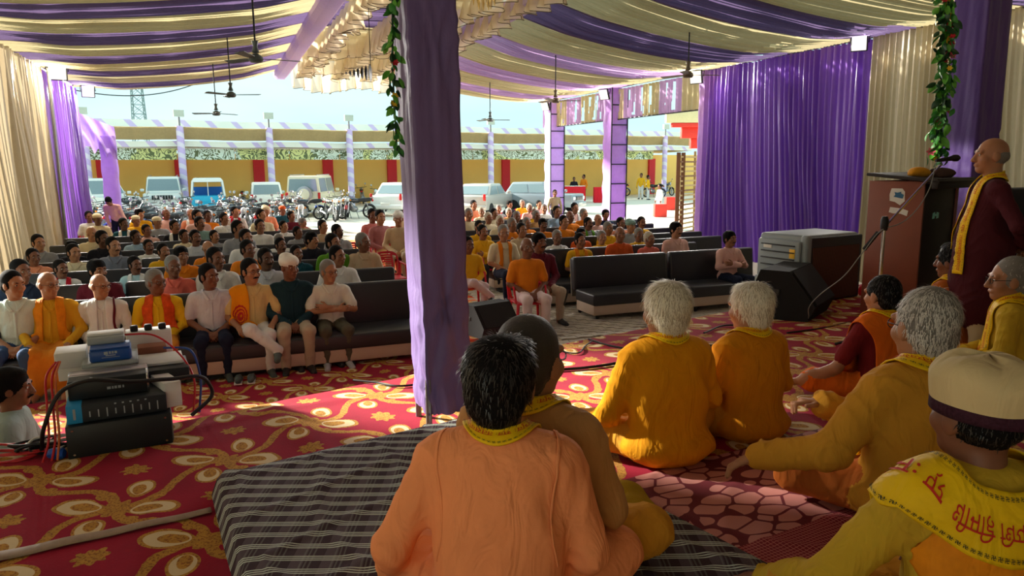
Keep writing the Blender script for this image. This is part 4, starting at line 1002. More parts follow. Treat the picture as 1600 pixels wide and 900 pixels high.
RIGHT = [
 (732, 327, 'cream', 'g', 'short', 'lap', 'cream shirt beside the middle pillar'), (740, 314, 'peach', 'k', 'short', 'lap', 'coral shirt at the very back'), (752, 325, 'cream', 'w', 'short', 'lap', 'cream shirt and white hair'), (763, 333, 'cream', 'w', 'short', 'lap', 'open cream waistcoat and white hair'), (772, 327, 'cream', 'k', 'short', 'lap', 'yellowish shirt and dark hair'), (779, 321, 'grey', 'g', 'short', 'lap', 'grey shawl'), (781, 338, 'cream', 'w', 'short', 'lap', 'ivory kurta and white hair'), (796, 314, 'dark', 'k', 'full', 'lap', 'dark shirt and thick curly hair'), (795, 326, 'tan', 'w', 'short', 'lap', 'tan kurta and white hair'), (800, 342, 'orange', 'g', 'short', 'prop', 'orange kurta, hand at the chin'), (807, 331, 'greygreen', 'g', 'short', 'lap', 'grey-green waistcoat'), (816, 313, 'yellow', 'g', 'short', 'lap', 'golden yellow shirt, last row'), (827, 319, 'pink', 'w', 'short', 'lap', 'pink and magenta cloth'), (823, 341, 'orange', 'g', 'short', 'lap', 'saffron kurta and grey hair'), (838, 330, 'tan', 'g', 'short', 'lap', 'ochre kurta'), (842, 314, 'pink', 'k', 'short', 'lap', 'pale shirt beside the lilac post'), (835, 326, 'yellow', 'g', 'ring', 'lap', 'yellow cloth, bald head'), (850, 320, 'white', 'g', 'short', 'lap', 'plain white kurta'), (870, 323, 'blue', 'k', 'short', 'crossed', 'light blue shirt, head bowed'), (848, 342, 'orange', 'k', 'full', 'lap', 'orange shirt and full black hair'), (815, 350, 'beige', 'k', 'short', 'lap', 'beige shirt and black hair'), (786, 353, 'cream', 'g', 'short', 'lap', 'cream shirt with an orange shawl', 'orange'), (754, 353, 'yellow', 'k', 'short', 'crossed', 'yellow kurta with folded arms behind the empty red chair'), (749, 346, 'yellow', 'k', 'short', 'lap', 'dull yellow kurta, half hidden'), (842, 365, 'maroon', 'k', 'full', 'lap', 'maroon and yellow dress'), (870, 361, 'white', 'g', 'short', 'lap', 'long white kurta on the sofa corner'), (881, 338, 'orange', 'k', 'short', 'lap', 'deep yellow kurta, dark face'), (890, 330, 'orange', 'w', 'ring', 'lap', 'bright orange wrap, bald head'), (898, 318, 'pink', 'k', 'short', 'lap', 'pink shirt with white towel', 'white'), (912, 327, 'orange', 'g', 'short', 'lap', 'bright orange cloth near the violet post'), (908, 357, 'deeporange', 'k', 'full', 'lap', 'rust shirt and dark headscarf'), (919, 341, 'grey', 'k', 'short', 'lap', 'grey shirt and green scarf', 'green'), (934, 335, 'pink', 'g', 'ring', 'lap', 'pinkish shirt, bald head, near the violet post'), (946, 328, 'navy', 'k', 'full', 'prop', 'navy shirt, head lowered'), (950, 348, 'yellow', 'g', 'short', 'lap', 'yellow cloth and grey hair'), (906, 366, 'yellow', 'k', 'short', 'lap', 'yellow kurta with orange scarf behind the empty sofa', 'orange'), (940, 362, 'yellow', 'g', 'short', 'crossed', 'bright yellow kurta with folded arms'), (970, 341, 'peach', 'k', 'short', 'lap', 'terracotta shirt, dark hair'), (968, 355, 'deeporange', 'k', 'ring', 'lap', 'rust orange shawl'), (985, 344, 'grey', 'k', 'wrap', 'lap', 'mauve shirt and dark green headcloth'), (1002, 340, 'yellow', 'k', 'short', 'lap', 'ochre shirt against the bright yard'), (998, 358, 'yellow', 'g', 'short', 'lap', 'yellow kurta, grey beard and glasses'), (1014, 364, 'salmon', 'w', 'short', 'lap', 'coral shirt and grey hair'), (1056, 348, 'pink', 'k', 'full', 'lap', 'pale mauve shirt alone by the slatted gate'), (1140, 362, 'pink', 'k', 'full', 'crossed', 'pale pink shirt with folded arms on the sofa by the cooler'),
]
BASE = {}
def base(pose, hair, yaw, sleeve='long'):
    k = (pose, hair, yaw, sleeve)
    if k not in BASE:
        me, G, hm = seated('person', DEFM, pose=pose, hair=hair, yaw=yaw, sleeve=sleeve, pitch=0.0)
        sp_, L = drape(G, scarf_path(.38, .02, (.14, .10)), .075, 60, 7); sc_ = strip_mesh('scarf', sp_, shirt('red')); cp_, _ = drape(G, collar_path(.38, .02), .034, 36, 4, .007, 0); col_ = strip_mesh('collar', cp_, shirt('white'), .004)
        BASE[k] = (me, sc_, eye_mesh(hm, -1), eye_mesh(hm, 1), brow_mesh(hm, M_black, -1), brow_mesh(hm, M_black, 1), stache_mesh(hm, M_black), col_)
    return BASE[k]
PANTC = ['dark', 'navy', 'beige', 'white', 'dark', 'jeans']; OCC = {}
def place_audience(lst, rows, block, yaw0, t_far):
    allr = rows+t_far; used = {r: [] for r in allr}
    if block == 'left': used[-2.0] = [-14.1, -13.8, -13.2, -12.7, -12.1, -11.65, -11.2, -10.8, -9.7]
    else: used[-.85] = [-6.7, -6.2, -5.7, -5.2, -4.8]
    items = []
    for it in lst:
        px, py = it[:2]; d = ray(px, py); cand = []
        for r in allr:
            # where the column of the line of sight crosses this row
            o = toH((0, 0)); dv = Vector((d.x, d.y, 0)); k = (r-o[1])/dv.dot(V); z = CAMZ+d.z*k; s_ = o[0]+dv.dot(U)*k
            cand.append((abs(z-1.29), r, s_, z))
        cand.sort()
        items.append((it, cand))
    items.sort(key=lambda q: -q[0][1])
    for it, cand in items:
        for _, r, s_, z in cand:
            gap = .46 if r in rows else .5
            if all(abs(s_-q) > gap for q in used[r]): break
        else: _, r, s_, z = cand[0]
        used[r].append(s_)
        f = max(.88, min(1.16, z/1.234))
        px, py, col, hr, hs, pose, words = it[:7]
        sl_ = 'half' if random.random() < .35 else 'long'
        yaw = yaw0 if random.random() < .75 else yaw0-.25
        b = base(pose, hs, yaw, sl_ if pose != 'prop' else 'long')
        e = link('person', b[0]); e.location = H(s_, r); e.scale = (f, f, f); e.rotation_euler.z = PI+A+random.uniform(-.08, .08)
        dress(e, random.choice([0, 1, 1, 2, 3] if block == 'left' else [0, 0, 2, 1]), hr, col, random.choice(PANTC), None, shirt('deeporange') if 'orange cap' in words else (shirt('greygreen') if 'green headcloth' in words else None))
        where = 'left' if block == 'left' else 'right'
        tag(e, 'person in %s' % words if len(words.split()) > 8 else 'person in %s, seated %s of the aisle' % (words, where), 'person', 'audience of the %s block' % where)
        if len(it) > 7:
            so = link('scarf', b[1], e); so.material_slots[0].link = 'OBJECT'; so.material_slots[0].material = shirt(it[7])
        if py > 345:
            co = link('collar', b[7], e); co.material_slots[0].link = 'OBJECT'; co.material_slots[0].material = shirt(col)
        if py > 338:
            link('eye', b[2], e); link('eye', b[3], e)
            for q in (4, 5):
                bo = link('eyebrow', b[q], e)
                if hr != 'k': bo.material_slots[0].link = 'OBJECT'; bo.material_slots[0].material = HAIRC[hr]
            if random.random() < .35 or 'moustache' in words:
                bo = link('moustache', b[6], e)
                if hr != 'k': bo.material_slots[0].link = 'OBJECT'; bo.material_slots[0].material = HAIRC[hr]
        if r not in rows:
            put_chair(H(s_, r)+V*.0, PI+A, 'red plastic chair under the person in %s' % words)
        OCC[(block, px, py)] = (s_, r)
place_audience(LEFT, ROWL, 'left', .65, [7.7, 8.9, 10.1, 11.4, 12.6])
place_audience(RIGHT, ROWR, 'right', .12, [8.6, 9.9, 11.2, 12.5])
# ------------------------------------------------------------------ people sitting on the stage
def hair_strands(me, n, length, m, hm, flow=(0, -.25, -1), lift=.35, width=.0022, seed=1):
    r = np.random.default_rng(seed); mi = np.zeros(len(me.polygons), np.int32); me.polygons.foreach_get('material_index', mi)
    c = np.zeros(len(me.polygons)*3, np.float32); me.polygons.foreach_get('center', c); c = c.reshape(-1, 3)
    nm = np.zeros(len(me.polygons)*3, np.float32); me.polygons.foreach_get('normal', nm); nm = nm.reshape(-1, 3)
    ids = np.where(mi == 1)[0]; ids = r.choice(ids, n); p = c[ids]; N_ = nm[ids]
    R, T, sc = hm; crown = R @ np.array((.02, -.06, .13))+T
    f = (p-crown); f /= np.linalg.norm(f, axis=1)[:, None]+1e-6; f = f*.7+(R @ np.array(flow))*.5; f -= N_*(f*N_).sum(1)[:, None]; f /= np.linalg.norm(f, axis=1)[:, None]+1e-6
    d = f+N_*lift*r.uniform(.3, 1.3, (n, 1))+r.normal(0, .22, (n, 3)); d /= np.linalg.norm(d, axis=1)[:, None]
    sd = np.cross(d, N_); sd /= np.linalg.norm(sd, axis=1)[:, None]+1e-6; L = length*r.uniform(.5, 1.3, (n, 1)); V_ = []
    p = p-N_*.004
    for k, t in enumerate((0, .4, .75, 1.0)):
        q = p+d*L*t-N_*(L*.28*t*t)+f*(L*.15*t*t); w = width*(1-.75*t); V_ += [q-sd*w, q+sd*w]
    V_ = np.stack(V_, 1).reshape(-1, 3); b = np.arange(n)[:, None]*8
    Q = np.concatenate([b+np.array([[2*k, 2*k+1, 2*k+3, 2*k+2]]) for k in range(3)])
    return npmesh('hair_strands', V_, Q, m)
def decal(p, flat, m, name, u0, u1, v0, v1, lift=.0045, parent=None, flip=False, kind=None):
    """flat: list of (verts2d, faces) in a -.5...5 box; laid onto strip p between u0-u1 along and v0-v1 across"""
    nu, nv = p.shape[:2]; vs = []; fs = []
    du = np.gradient(p, axis=0); dv = np.gradient(p, axis=1); N_ = np.cross(du, dv); N_ /= np.linalg.norm(N_, axis=2)[..., None]+1e-9
    for V2, F2 in flat:
        o = len(vs)
        for x, y in V2:
            a = u0+(u1-u0)*(x+.5); b = v0+(v1-v0)*(y+.5)
            a = min(max(a, 0), 1)*(nu-1.001); b = min(max(b, 0), 1)*(nv-1.001); i, j = int(a), int(b); fa, fb = a-i, b-j
            def it(G): return G[i, j]*(1-fa)*(1-fb)+G[i+1, j]*fa*(1-fb)+G[i, j+1]*(1-fa)*fb+G[i+1, j+1]*fa*fb
            vs.append(it(p)+it(N_)*(lift+.005 if flip else -lift))
        fs += [tuple(o+k for k in f) for f in F2]
    me = bpy.data.meshes.new(name); me.from_pydata([tuple(v) for v in vs], [], fs); me.materials.append(m)
    o = link(name, me, parent)
    if kind: o['kind'] = kind
    return o
def text_flat(body):
    me = text_mesh(body, 1.0); bm = bmesh.new(); bm.from_mesh(me); bmesh.ops.subdivide_edges(bm, edges=[e for e in bm.edges if e.calc_length() > .3], cuts=2); bm.to_mesh(me); bm.free()
    co = np.array([v.co[:2] for v in me.vertices]); lo, hi = co.min(0), co.max(0); co = (co-lo)/(hi-lo)-.5
    r = [(co.tolist(), [tuple(p.vertices) for p in me.polygons])]; bpy.data.meshes.remove(me); return r, (hi[0]-lo[0])/(hi[1]-lo[1])
def motif_row(n, fill=.62):
    out = []
    for i in range(n):
        cx = -.5+(i+.5)/n; w = fill/n/2
        def bar(x0, y0, x1, y1):
            out.append(([(cx+x0*w, y0*.5), (cx+x1*w, y0*.5), (cx+x1*w, y1*.5), (cx+x0*w, y1*.5)], [(0, 1, 2, 3)]))
        t = .16
        bar(-t, -1, t, 1); bar(-1, -t, 1, t); bar(t, 1-2*t, 1, 1); bar(-1, -1, -t, -1+2*t); bar(1-2*t, -1, 1, -t); bar(-1, t, -1+2*t, 1)
        out.append(([(cx+w*1.25, -.12), (cx+w*1.45, -.12), (cx+w*1.45, .12), (cx+w*1.25, .12)], [(0, 1, 2, 3)]))
    return out
M_scarf = cloth('yellow_prayer_scarf', (240, 196, 20), rough=.6, var=.1)
M_oscarf = cloth('orange_printed_scarf', (238, 140, 24), rough=.7, var=.35, scale=16)
M_print = mat('red_print', (196, 40, 24), .8, var=0); M_bprint = mat('dark_print', (34, 50, 30), .8, var=0)
TXT1 = text_flat('ॐ भूर्भुवः स्वः तत्सवितुर्वरेण्यं'); TXT2 = text_flat('धीमिह िधयो यो नः प्र'); MOT = motif_row(80)
def prayer_scarf(o, p, flip=False, txt=TXT1, rows=(.10, .90), tv=(.25, .75), rep=3, m=None, rev=False):
    sc_ = link('scarf', strip_mesh('scarf', p, m or M_scarf), o)
    for k in range(rep):
        a, b = (k+.04)/rep, (k+.96)/rep
        decal(p, txt[0], M_print, 'lettering', *((b, a) if rev else (a, b)), *tv, parent=sc_, flip=flip)
    for r_ in rows: decal(p, MOT, M_bprint, 'border_print', .01, .99, r_-.03, r_+.03, parent=sc_, flip=flip, kind='stuff')
    return sc_
FIGN = 0
def crossleg(label, pos, rz, colors, hair='short', yaw=0, pitch=0, roll=0, larm=None, rarm=None, lhand=None, rhand=None, fat=1.0, sc=1.0, lean=.04, sleeve='long', thick=1.12, h=.0095, hh=.0055, hb=.0048, legs=True, w=.008, extra=None, kn=(.36, .25), hairlen=.03, nstr=2200, group='people seated on the stage'):
    """colors: skin, hair, shirt, pants, shoe, extra materials.  arms: (elbow, wrist, hand direction, back-of-hand normal, curl)"""
    h0 = .04; sh = math.sin(lean); L = torso_prims(h0, lean, fat, w)
    L.append(Ell((0, -.045, h0+.045), (.215*fat, .165*fat, .10), 'shirt', .06, w))
    L.append(Ell((0, sh*.3-.055, h0+.27), (.185*fat, .105*fat, .27), 'shirt', .07, w)); L.append(Cap((-.09, sh*.5-.03, h0+.50), (.09, sh*.5-.03, h0+.50), .07, .07, 'shirt', .08))
    hands = []
    for s_, arm in ((-1, larm), (1, rarm)):
        S = (s_*.185, sh*.49-.01, h0+.488)
        if arm is None: arm = ((s_*.27, .03, h0+.24), (s_*.13, .26, h0+.15), (-s_*.5, .8, -.2), (0, .3, 1), .5)
        L += arm_prims(S, arm[0], arm[1], sleeve, thick, w); hands.append(hand_prims(arm[1], arm[2], arm[3], -s_, arm[4]))
    if legs:
        for s_ in (-1, 1):
            k_ = (s_*kn[0], kn[1], .115); an = (-s_*.10, .33+.05*s_, .07)
            L += [Cap((s_*.10, .02, .09), k_, .10, .082, 'pants', .05, w), Cap(k_, an, .080, .055, 'pants', .04, w), Cap(an, (an[0]-s_*.14, an[1]-.02, .05), .038, .03, 'skin', .02)]
        L.append(Ell((0, .2, .055), (.33, .20, .055), 'pants', .05, w))
    if extra: L += extra
    HC = (0, sh*.72+.012, h0+.712); hp, hm = head_prims(HC, yaw, pitch, hair, roll, sc=1.13, neck=(0, sh*.55-.015, h0+.535))
    me, G = body_mesh('person', [(L, h), (hp, hh)]+[(x_, hb) for x_ in hands], colors)
    G = field(L+hp[:1]+hp[-1:], .012)
    o = link('person', me, None, pos, rz); o.scale = (sc,)*3
    tag(o, label, 'person', group)
    if nstr: st = link('hair_strands', hair_strands(me, nstr, hairlen, {M_black: M_sheen, M_grey: M_sheeng, M_whiteh: M_sheenw}.get(colors[1], colors[1]), hm, seed=len(me.polygons) % 97), o); st['kind'] = 'stuff'
    return o, G, hm, sh
M_sheen = mat('glossy_black_hair', (40, 36, 34), .42, var=.2, spec=.55); M_sheeng = mat('silver_hair_strands', (206, 202, 194), .5, var=.25, scale=90, spec=.4); M_sheenw = mat('white_hair_strands', (244, 238, 222), .5, var=.15, scale=90, spec=.4)
def mats6(sk, hr, shc, pac, ex=None): return [sk, hr, shc, pac, M_shoe, ex or M_scarf]
M_peach = cloth('peach_kurta', (244, 154, 100), var=.07, fold=.5); M_tank = cloth('tan_kurta', (188, 138, 84), var=.07, fold=.5); M_yel = cloth('golden_kurta', (222, 150, 18), var=.08, fold=.5); M_yel2 = cloth('amber_kurta', (208, 134, 18), var=.08, fold=.5)
M_och = cloth('ochre_kurta', (206, 146, 46), var=.08, fold=.5); M_oran = cloth('orange_sari', (222, 108, 24), var=.08, fold=.5); M_mar = cloth('maroon_blouse', (112, 28, 30), var=.08); M_brn = cloth('rust_kurta', (182, 98, 38), var=.08, fold=.5); M_must = cloth('mustard_kurta', (198, 162, 46), var=.08, fold=.5)
S1, S2, S3 = skin(2), skin(1), skin(0)
M_magenta = cloth('crimson_sleeve', (190, 28, 70))
def head_at(px, py, seatz, sc=1.0):         # floor point of a seated figure whose crown is seen there
    p = P(px, py, seatz+.903*sc); return Vector((p.x, p.y, seatz))
MZ = SH+.11
# peach kurta, nearest
o, G, hm, sh = crossleg('man in a peach kurta with thick black hair, nearest the camera', head_at(779, 527, MZ), -.10, mats6(S1, M_black, M_peach, M_peach), 'full', -.12, .02, 0,
    larm=((-.33, -.02, .25), (-.40, .20, .03), (-.35, .9, -.15), (0, .1, 1), .3), rarm=((.27, .02, .24), (.24, .24, .12), (-.2, .9, -.2), (0, .3, 1), .4), hairlen=.032, nstr=3200, fat=1.06, w=.006)
p, L = drape(G, scarf_path(.04, sh, (.22, .2), .085), [.06, .06, .058, .06, .06], 90, 11, .008); prayer_scarf(o, p, True)
for s_ in (-1, 1):
    sm, _ = drape(G, [((s_*.150, .02, .575), (s_, 0, 0)), ((s_*.165, -.05, .55), (s_, 0, 0)), ((s_*.172, -.11, .44), (s_, 0, 0)), ((s_*.172, -.12, .33), (s_, 0, 0)), ((s_*.185, -.10, .25), (s_, 0, 0))], .010, 40, 3, .002); link('shoulder_seam', strip_mesh('shoulder_seam', sm, M_peach, .003), o)
# tan kurta with glasses
o, G, hm, sh = crossleg('man in a tan kurta with thinning hair and glasses beside the peach one', head_at(826, 497, MZ), -.38, mats6(S1, mat('thin_dark_hair', (62, 56, 52), .6, var=.2, scale=60, bump=.3, bscale=140), M_tank, M_och), 'short', -.25, 0, 0, fat=1.05, hairlen=.02, nstr=1500)
link('glasses', glasses_mesh(hm), o)
p, L = drape(G, scarf_path(.04, sh, (.22, .2), .085), [.06, .065, .07, .065, .06], 90, 11, .008); prayer_scarf(o, p, True)
# golden kurtas with white hair
o, G, hm, sh = crossleg('white-haired man in a golden kurta sitting on the carpet edge', head_at(1046, 440, SH+.03), .30, mats6(S1, M_whiteh, M_yel, M_och), 'full', .15, .05, 0, fat=1.12, w=.009,
    larm=((-.29, .06, .24), (-.24, .32, .10), (.3, .9, -.1), (-.3, .2, 1), .4), hairlen=.045, nstr=4200)
p, L = drape(G, scarf_path(.04, sh, (.22, .2), .085), [.06, .065, .07, .065, .06], 90, 11, .008); prayer_scarf(o, p, True)
o, G, hm, sh = crossleg('white-haired man in an amber kurta, second from the wedge monitor', head_at(1180, 442, SH+.01, .95), .42, mats6(S1, M_whiteh, M_yel2, M_och), 'full', .2, .12, 0, fat=1.05, sc=.95, hairlen=.045, nstr=4200)
p, L = drape(G, scarf_path(.04, sh, (.22, .2), .085), [.06, .065, .07, .065, .06], 90, 11, .008); prayer_scarf(o, p, True)
# woman in orange
wp = head_at(1388, 429, SH, .90)
o, G, hm, sh = crossleg('woman in an orange wrap over a maroon blouse, hair tied back', wp, .35, mats6(S1, M_black, M_mar, M_oran), 'bun', .1, .08, 0, sc=.90, fat=.95, thick=.95, sleeve='half',
    larm=((-.30, .10, .24), (-.46, .30, .10), (-.5, .8, -.3), (0, .2, 1), .3), hairlen=.03, nstr=1500)
p, L = drape(G, [((-.12, .15, .12), (-1, 0, 0)), ((-.12, .13, .40), (-1, 0, 0)), ((-.115, .0, .59), (-1, 0, -.3)), ((-.10, -.12, .48), (-1, 0, 0)), ((-.09, -.16, .25), (-1, 0, 0)), ((-.09, -.19, .05), (-1, 0, 0))], [.20, .22, .20, .22, .24, .26], 90, 15, .016); link('orange_wrap', strip_mesh('orange_wrap', p, M_oran), o)
p, L = drape(G, scarf_path(.04, sh, (.3, .3), .075), [.05, .06, .09, .06, .05], 90, 11, .022); prayer_scarf(o, p, True)
# grey-haired man with the long ochre sleeve
o, G, hm, sh = crossleg('grey-haired man in an ochre kurta stretching his left arm to his knee', head_at(1460, 453, SH+.04, 1.06), .28, mats6(S1, M_grey, M_och, M_brn), 'short', -.05, .06, 0, fat=1.38, sc=1.06, thick=1.4,
    larm=((-.40, .02, .30), (-.58, .22, .22), (-.8, .45, -.4), (-.2, .25, 1), .45), rarm=((.24, .16, .25), (-.20, .33, .36), (-.8, .4, .2), (0, .3, 1), .9), hairlen=.03, nstr=6500, w=.011)
p, L = drape(G, scarf_path(.04, sh, (.1, .16), .10), [.09, .11, .10, .11, .09], 100, 11, .010); prayer_scarf(o, p, True)
link('glasses', glasses_mesh(hm), o)
# dark-haired man in rust further back
o, G, hm, sh = crossleg('black-haired man in a rust kurta sitting below the speaker', head_at(1500, 378, SH), .5, mats6(S2, M_black, M_brn, M_brn), 'full', .15, .05, 0, fat=1.1, hairlen=.03, nstr=1500)
p, L = drape(G, scarf_path(.04, sh, (.1, .16), .10), [.09, .11, .14, .11, .09], 90, 11, .010); prayer_scarf(o, p, True)
o, G, hm, sh = crossleg('grey-haired man in yellow with glasses at the right edge', head_at(1590, 403, SH, .98), 1.0, mats6(S1, M_grey, M_must, M_och), 'short', .35, .05, 0, fat=1.0, hairlen=.02, nstr=900, sc=.98)
face(o, hm, M_grey, False, True)
p, L = drape(G, scarf_path(.04, sh, (.1, .16), .10), [.09, .11, .14, .11, .09], 90, 11, .010); prayer_scarf(o, p, True)
# man in the embroidered cap, lower right
M_cap = cloth('beige_cap_cloth', (206, 186, 140), var=.1); M_capband = cloth('embroidered_cap_band', (58, 30, 44), var=.8, scale=120)
o, G, hm, sh = crossleg('man in a mustard kurta and beige cap at lower right', head_at(1552, 570, SH+.07, 1.0), .10, mats6(S2, M_black, M_must, M_och), 'ring', .15, .0, 0, fat=1.1, thick=1.2,
    larm=((-.35, .12, .24), (-.40, .40, .06), (-.35, .9, -.25), (0, .3, 1), .35), hairlen=.02, nstr=900, w=.010)
R, T, _ = hm; capR = Matrix(R.tolist()).to_4x4(); cape = bpy.data.objects.new('cap', None)
def cap_fn(u, v):
    th = 2*PI*u; w_ = np.clip(v/.45, 0, 1); k = np.clip((v-.45)/.55, 0, 1); r = 1.06+.08*np.sin(w_*PI*.5)-.06*k
    a = np.cos(th)*.094*r*np.cos(k*PI/2)**.7; b = np.sin(th)*.114*r*(1-k*.25*np.abs(np.sin(th)))*np.where(k > .99, .0, np.cos(k*PI/2)**.35)-.018; z = .022+.075*w_+.052*np.sin(k*PI/2)+.006*np.sin(th*4+1)*w_
    q = np.stack([a, b, z], -1)*1.13 @ R.T+T; return q[..., 0], q[..., 1], q[..., 2]
co_ = link('cap', gmesh('cap', cap_fn, 48, 22, M_cap), o); solid(co_, .004)
def band_fn(u, v):
    th = 2*PI*u; a = np.cos(th)*.102; b = np.sin(th)*.124-.018; z = .008+.048*v+.02*np.abs(np.cos(th))**2*v; q = np.stack([a, b, z+0*u], -1)*1.13 @ R.T+T; return q[..., 0], q[..., 1], q[..., 2]
solid(link('cap_band', gmesh('cap_band', band_fn, 48, 4, M_capband), co_), .004)
h0 = .04
shawl = [((-.13, .15, h0+.28), (-1, 0, 0)), ((-.15, .09, h0+.45), (-1, 0, -.1)), ((-.17, -.02, h0+.53), (-.8, -.25, -.5)), ((-.10, -.13, h0+.49), (-.15, -.3, -1)), ((0, -.15, h0+.47), (0, -.3, -1)), ((.10, -.13, h0+.49), (.15, -.3, -1)), ((.17, -.02, h0+.53), (.8, -.25, -.5)), ((.15, .09, h0+.45), (1, 0, -.1)), ((.13, .15, h0+.28), (1, 0, 0))]
p, L = drape(G, shawl, [.16, .17, .19, .19, .17, .16], 110, 17, .024)
prayer_scarf(o, p, txt=TXT2, rows=(.10, .90), tv=(.32, .74), rep=3)
p2, L = drape(G, [(tuple(np.array(a)+np.array((0, -.01, -.16))), b) for a, b in shawl[2:7]], .16, 70, 11, .008); link('orange_border_cloth', strip_mesh('orange_border_cloth', p2, M_oscarf), o)
# loose cloths on the floor
def heap(name, pos, r, m, label, seed, hgt=.14):
    Lp = []; rr = np.random.default_rng(seed)
    for k in range(9): a = rr.uniform(0, 6.28); q = rr.uniform(0, .7); Lp.append(Ell((math.cos(a)*r[0]*q, math.sin(a)*r[1]*q, hgt*rr.uniform(.25, .7)), (r[0]*rr.uniform(.3, .55), r[1]*rr.uniform(.3, .55), hgt*rr.uniform(.3, .55)), 'shirt', .05, .012))
    me, G = body_mesh(name, [(Lp, .009)], [m]*6); return tag(link(name, me, None, pos, rr.uniform(0, 6)), label, 'cloth')
heap('folded_shawl', P(985, 820, MZ)-Vector((0, 0, .02)), (.17, .13), cloth('olive_yellow_shawl', (178, 144, 30)), 'olive yellow shawl heaped on the checked mattress edge', 4, .13)
heap('cloth_bag', P(1275, 755, SH+.03)-Vector((0, 0, .01)), (.12, .10), cloth('straw_cloth_bag', (206, 152, 66)), 'straw coloured cloth bag tied up beside the ochre kurta', 8, .20)
heap('red_cloth', P(1315, 690, SH+.03)-Vector((0, 0, .01)), (.07, .06), cloth('red_white_cloth', (190, 40, 44), var=.6, scale=30), 'small red and white cloth behind the straw bag', 10, .08)
# ---- mats under them
def plaid_mat():
    m, n, l, b = new_mat('checked_mattress_cloth'); nt = m.node_tree; x, y, vec = xy(nt)
    fy = (y/.085).fr(); fx = (x/.11).fr()
    def lines(f, ws):
        r = None
        for c, w in ws:
            q = (f-c).abs().lt(w); r = q if r is None else r.max(q)
        return r
    hy = lines(fy, ((.30, .035), (.45, .035), (.60, .035))); hx = lines(fx, ((.35, .03), (.5, .03), (.65, .03)))
    nf = noise(nt, vec, 160, 2)
    c = mixc(nt, fx.lt(.42), lin((66, 50, 58)), lin((92, 80, 88)))
    c = mixc(nt, hx*.30, c, lin((150, 156, 150))); c = mixc(nt, hy*.9, c, lin((214, 226, 216))); c = mixc(nt, nf*.2, c, lin((30, 24, 30)))
    l.new(c, b.inputs['Base Color']); b.inputs['Roughness'].default_value = .9; b.inputs['Specular IOR Level'].default_value = .15
    return m
M_plaid = plaid_mat()
def mattress(name, c4, z0, z1, m, label, wr=.006, rz=None, cat='mattress'):
    c4 = [Vector((p.x, p.y, 0)) for p in c4]; org = c4[0].copy(); ax = (c4[1]-c4[0]); ang = math.atan2(ax.y, ax.x); Ri = Matrix.Rotation(-ang, 3, 'Z')
    q = [Ri @ (p-org) for p in c4]
    def fn(u, v):
        # closed top skin with rounded sides
        uu = np.clip((u-.06)/.88, 0, 1); vv = np.clip((v-.06)/.88, 0, 1); eu = np.minimum(u, 1-u)/.06; ev = np.minimum(v, 1-v)/.06; e = np.clip(np.minimum(eu, ev), 0, 1)
        x = (q[0].x*(1-uu)+q[1].x*uu)*(1-vv)+(q[3].x*(1-uu)+q[2].x*uu)*vv; y = (q[0].y*(1-uu)+q[1].y*uu)*(1-vv)+(q[3].y*(1-uu)+q[2].y*uu)*vv
        prof = np.where(e >= 1, 1.0, np.where(e > .35, .90+.10*np.sin((e-.35)/.65*PI/2), e/.35*.90))
        bul = 1.2*(z1-z0)*np.clip(1-e, 0, 1)**.8; x = x+np.where(u < .06, -bul, np.where(u > .94, bul, 0)); y = y+np.where(v < .06, -bul, np.where(v > .94, bul, 0))
        crease = wr*(np.maximum(0, np.sin(x*17+y*11+2*np.sin(y*4)))**6*2+np.maximum(0, np.sin(x*9-y*13+1.5*np.sin(x*5)))**8*1.6)
        return x, y, z0+(z1-z0)*prof+crease*(e >= 1)
    o = link(name, gmesh(name, fn, 110, 110, m)); o.location = (org.x, org.y, 0); o.rotation_euler.z = ang
    return tag(o, label, cat)
mA, mK = P(368, 741, MZ), P(742, 652, MZ); mS = mA.lerp(mK, .80); nL, nR = P(428, 925, MZ), P(1250, 918, MZ); mS2 = nL.lerp(nR, .72)
mattress('checked_mattress', [nL, mS2, mS, mA], SH+.012, MZ, M_plaid, 'dark checked mattress with pale stripes left of the peach man', .004)
mattress('checked_mattress', [mS2+(nR-nL)*.01, nR, mK, mS+(mK-mA)*.01], SH+.012, MZ-.004, M_plaid, 'dark checked mattress under the tan kurta and shawl', .004)
def petal_mat():
    m, n, l, b = new_mat('petal_print_cotton'); nt = m.node_tree; x, y, vec = xy(nt)
    mp = n.new('ShaderNodeMapping'); mp.inputs['Scale'].default_value = (1.0, 1.55, 1); mp.inputs['Rotation'].default_value = (0, 0, .7); l.new(vec, mp.inputs[0])
    v1 = n.new('ShaderNodeTexVoronoi'); v1.inputs['Scale'].default_value = 7.0; v1.inputs['Randomness'].default_value = .75; l.new(mp.outputs[0], v1.inputs['Vector']); e = X(nt, v1.outputs['Distance'])
    v2 = n.new('ShaderNodeTexVoronoi'); v2.feature = 'DISTANCE_TO_EDGE'; v2.inputs['Scale'].default_value = 7.0; v2.inputs['Randomness'].default_value = .75; l.new(mp.outputs[0], v2.inputs['Vector']); pet = e.lt(.60)*X(nt, v2.outputs['Distance']).gt(.055); net = ((x*60.0).fr().lt(.14)).max((y*60.0).fr().lt(.14)); border = x.abs().gt(.0)*y.lt(.33)
    c = mixc(nt, pet, lin((104, 22, 36)), lin((196, 130, 122))); g = mixc(nt, net, lin((132, 26, 44)), lin((206, 128, 120)))
    l.new(mixc(nt, border, c, g), b.inputs['Base Color']); b.inputs['Roughness'].default_value = .9; return m
M_petal = petal_mat()
q0 = P(1262, 925, SH+.03); q1 = P(1000, 765, SH+.03); qd = (q1-q0).normalized(); qn = Vector((-qd.y, qd.x, 0))
if qn.x < 0: qn = -qn
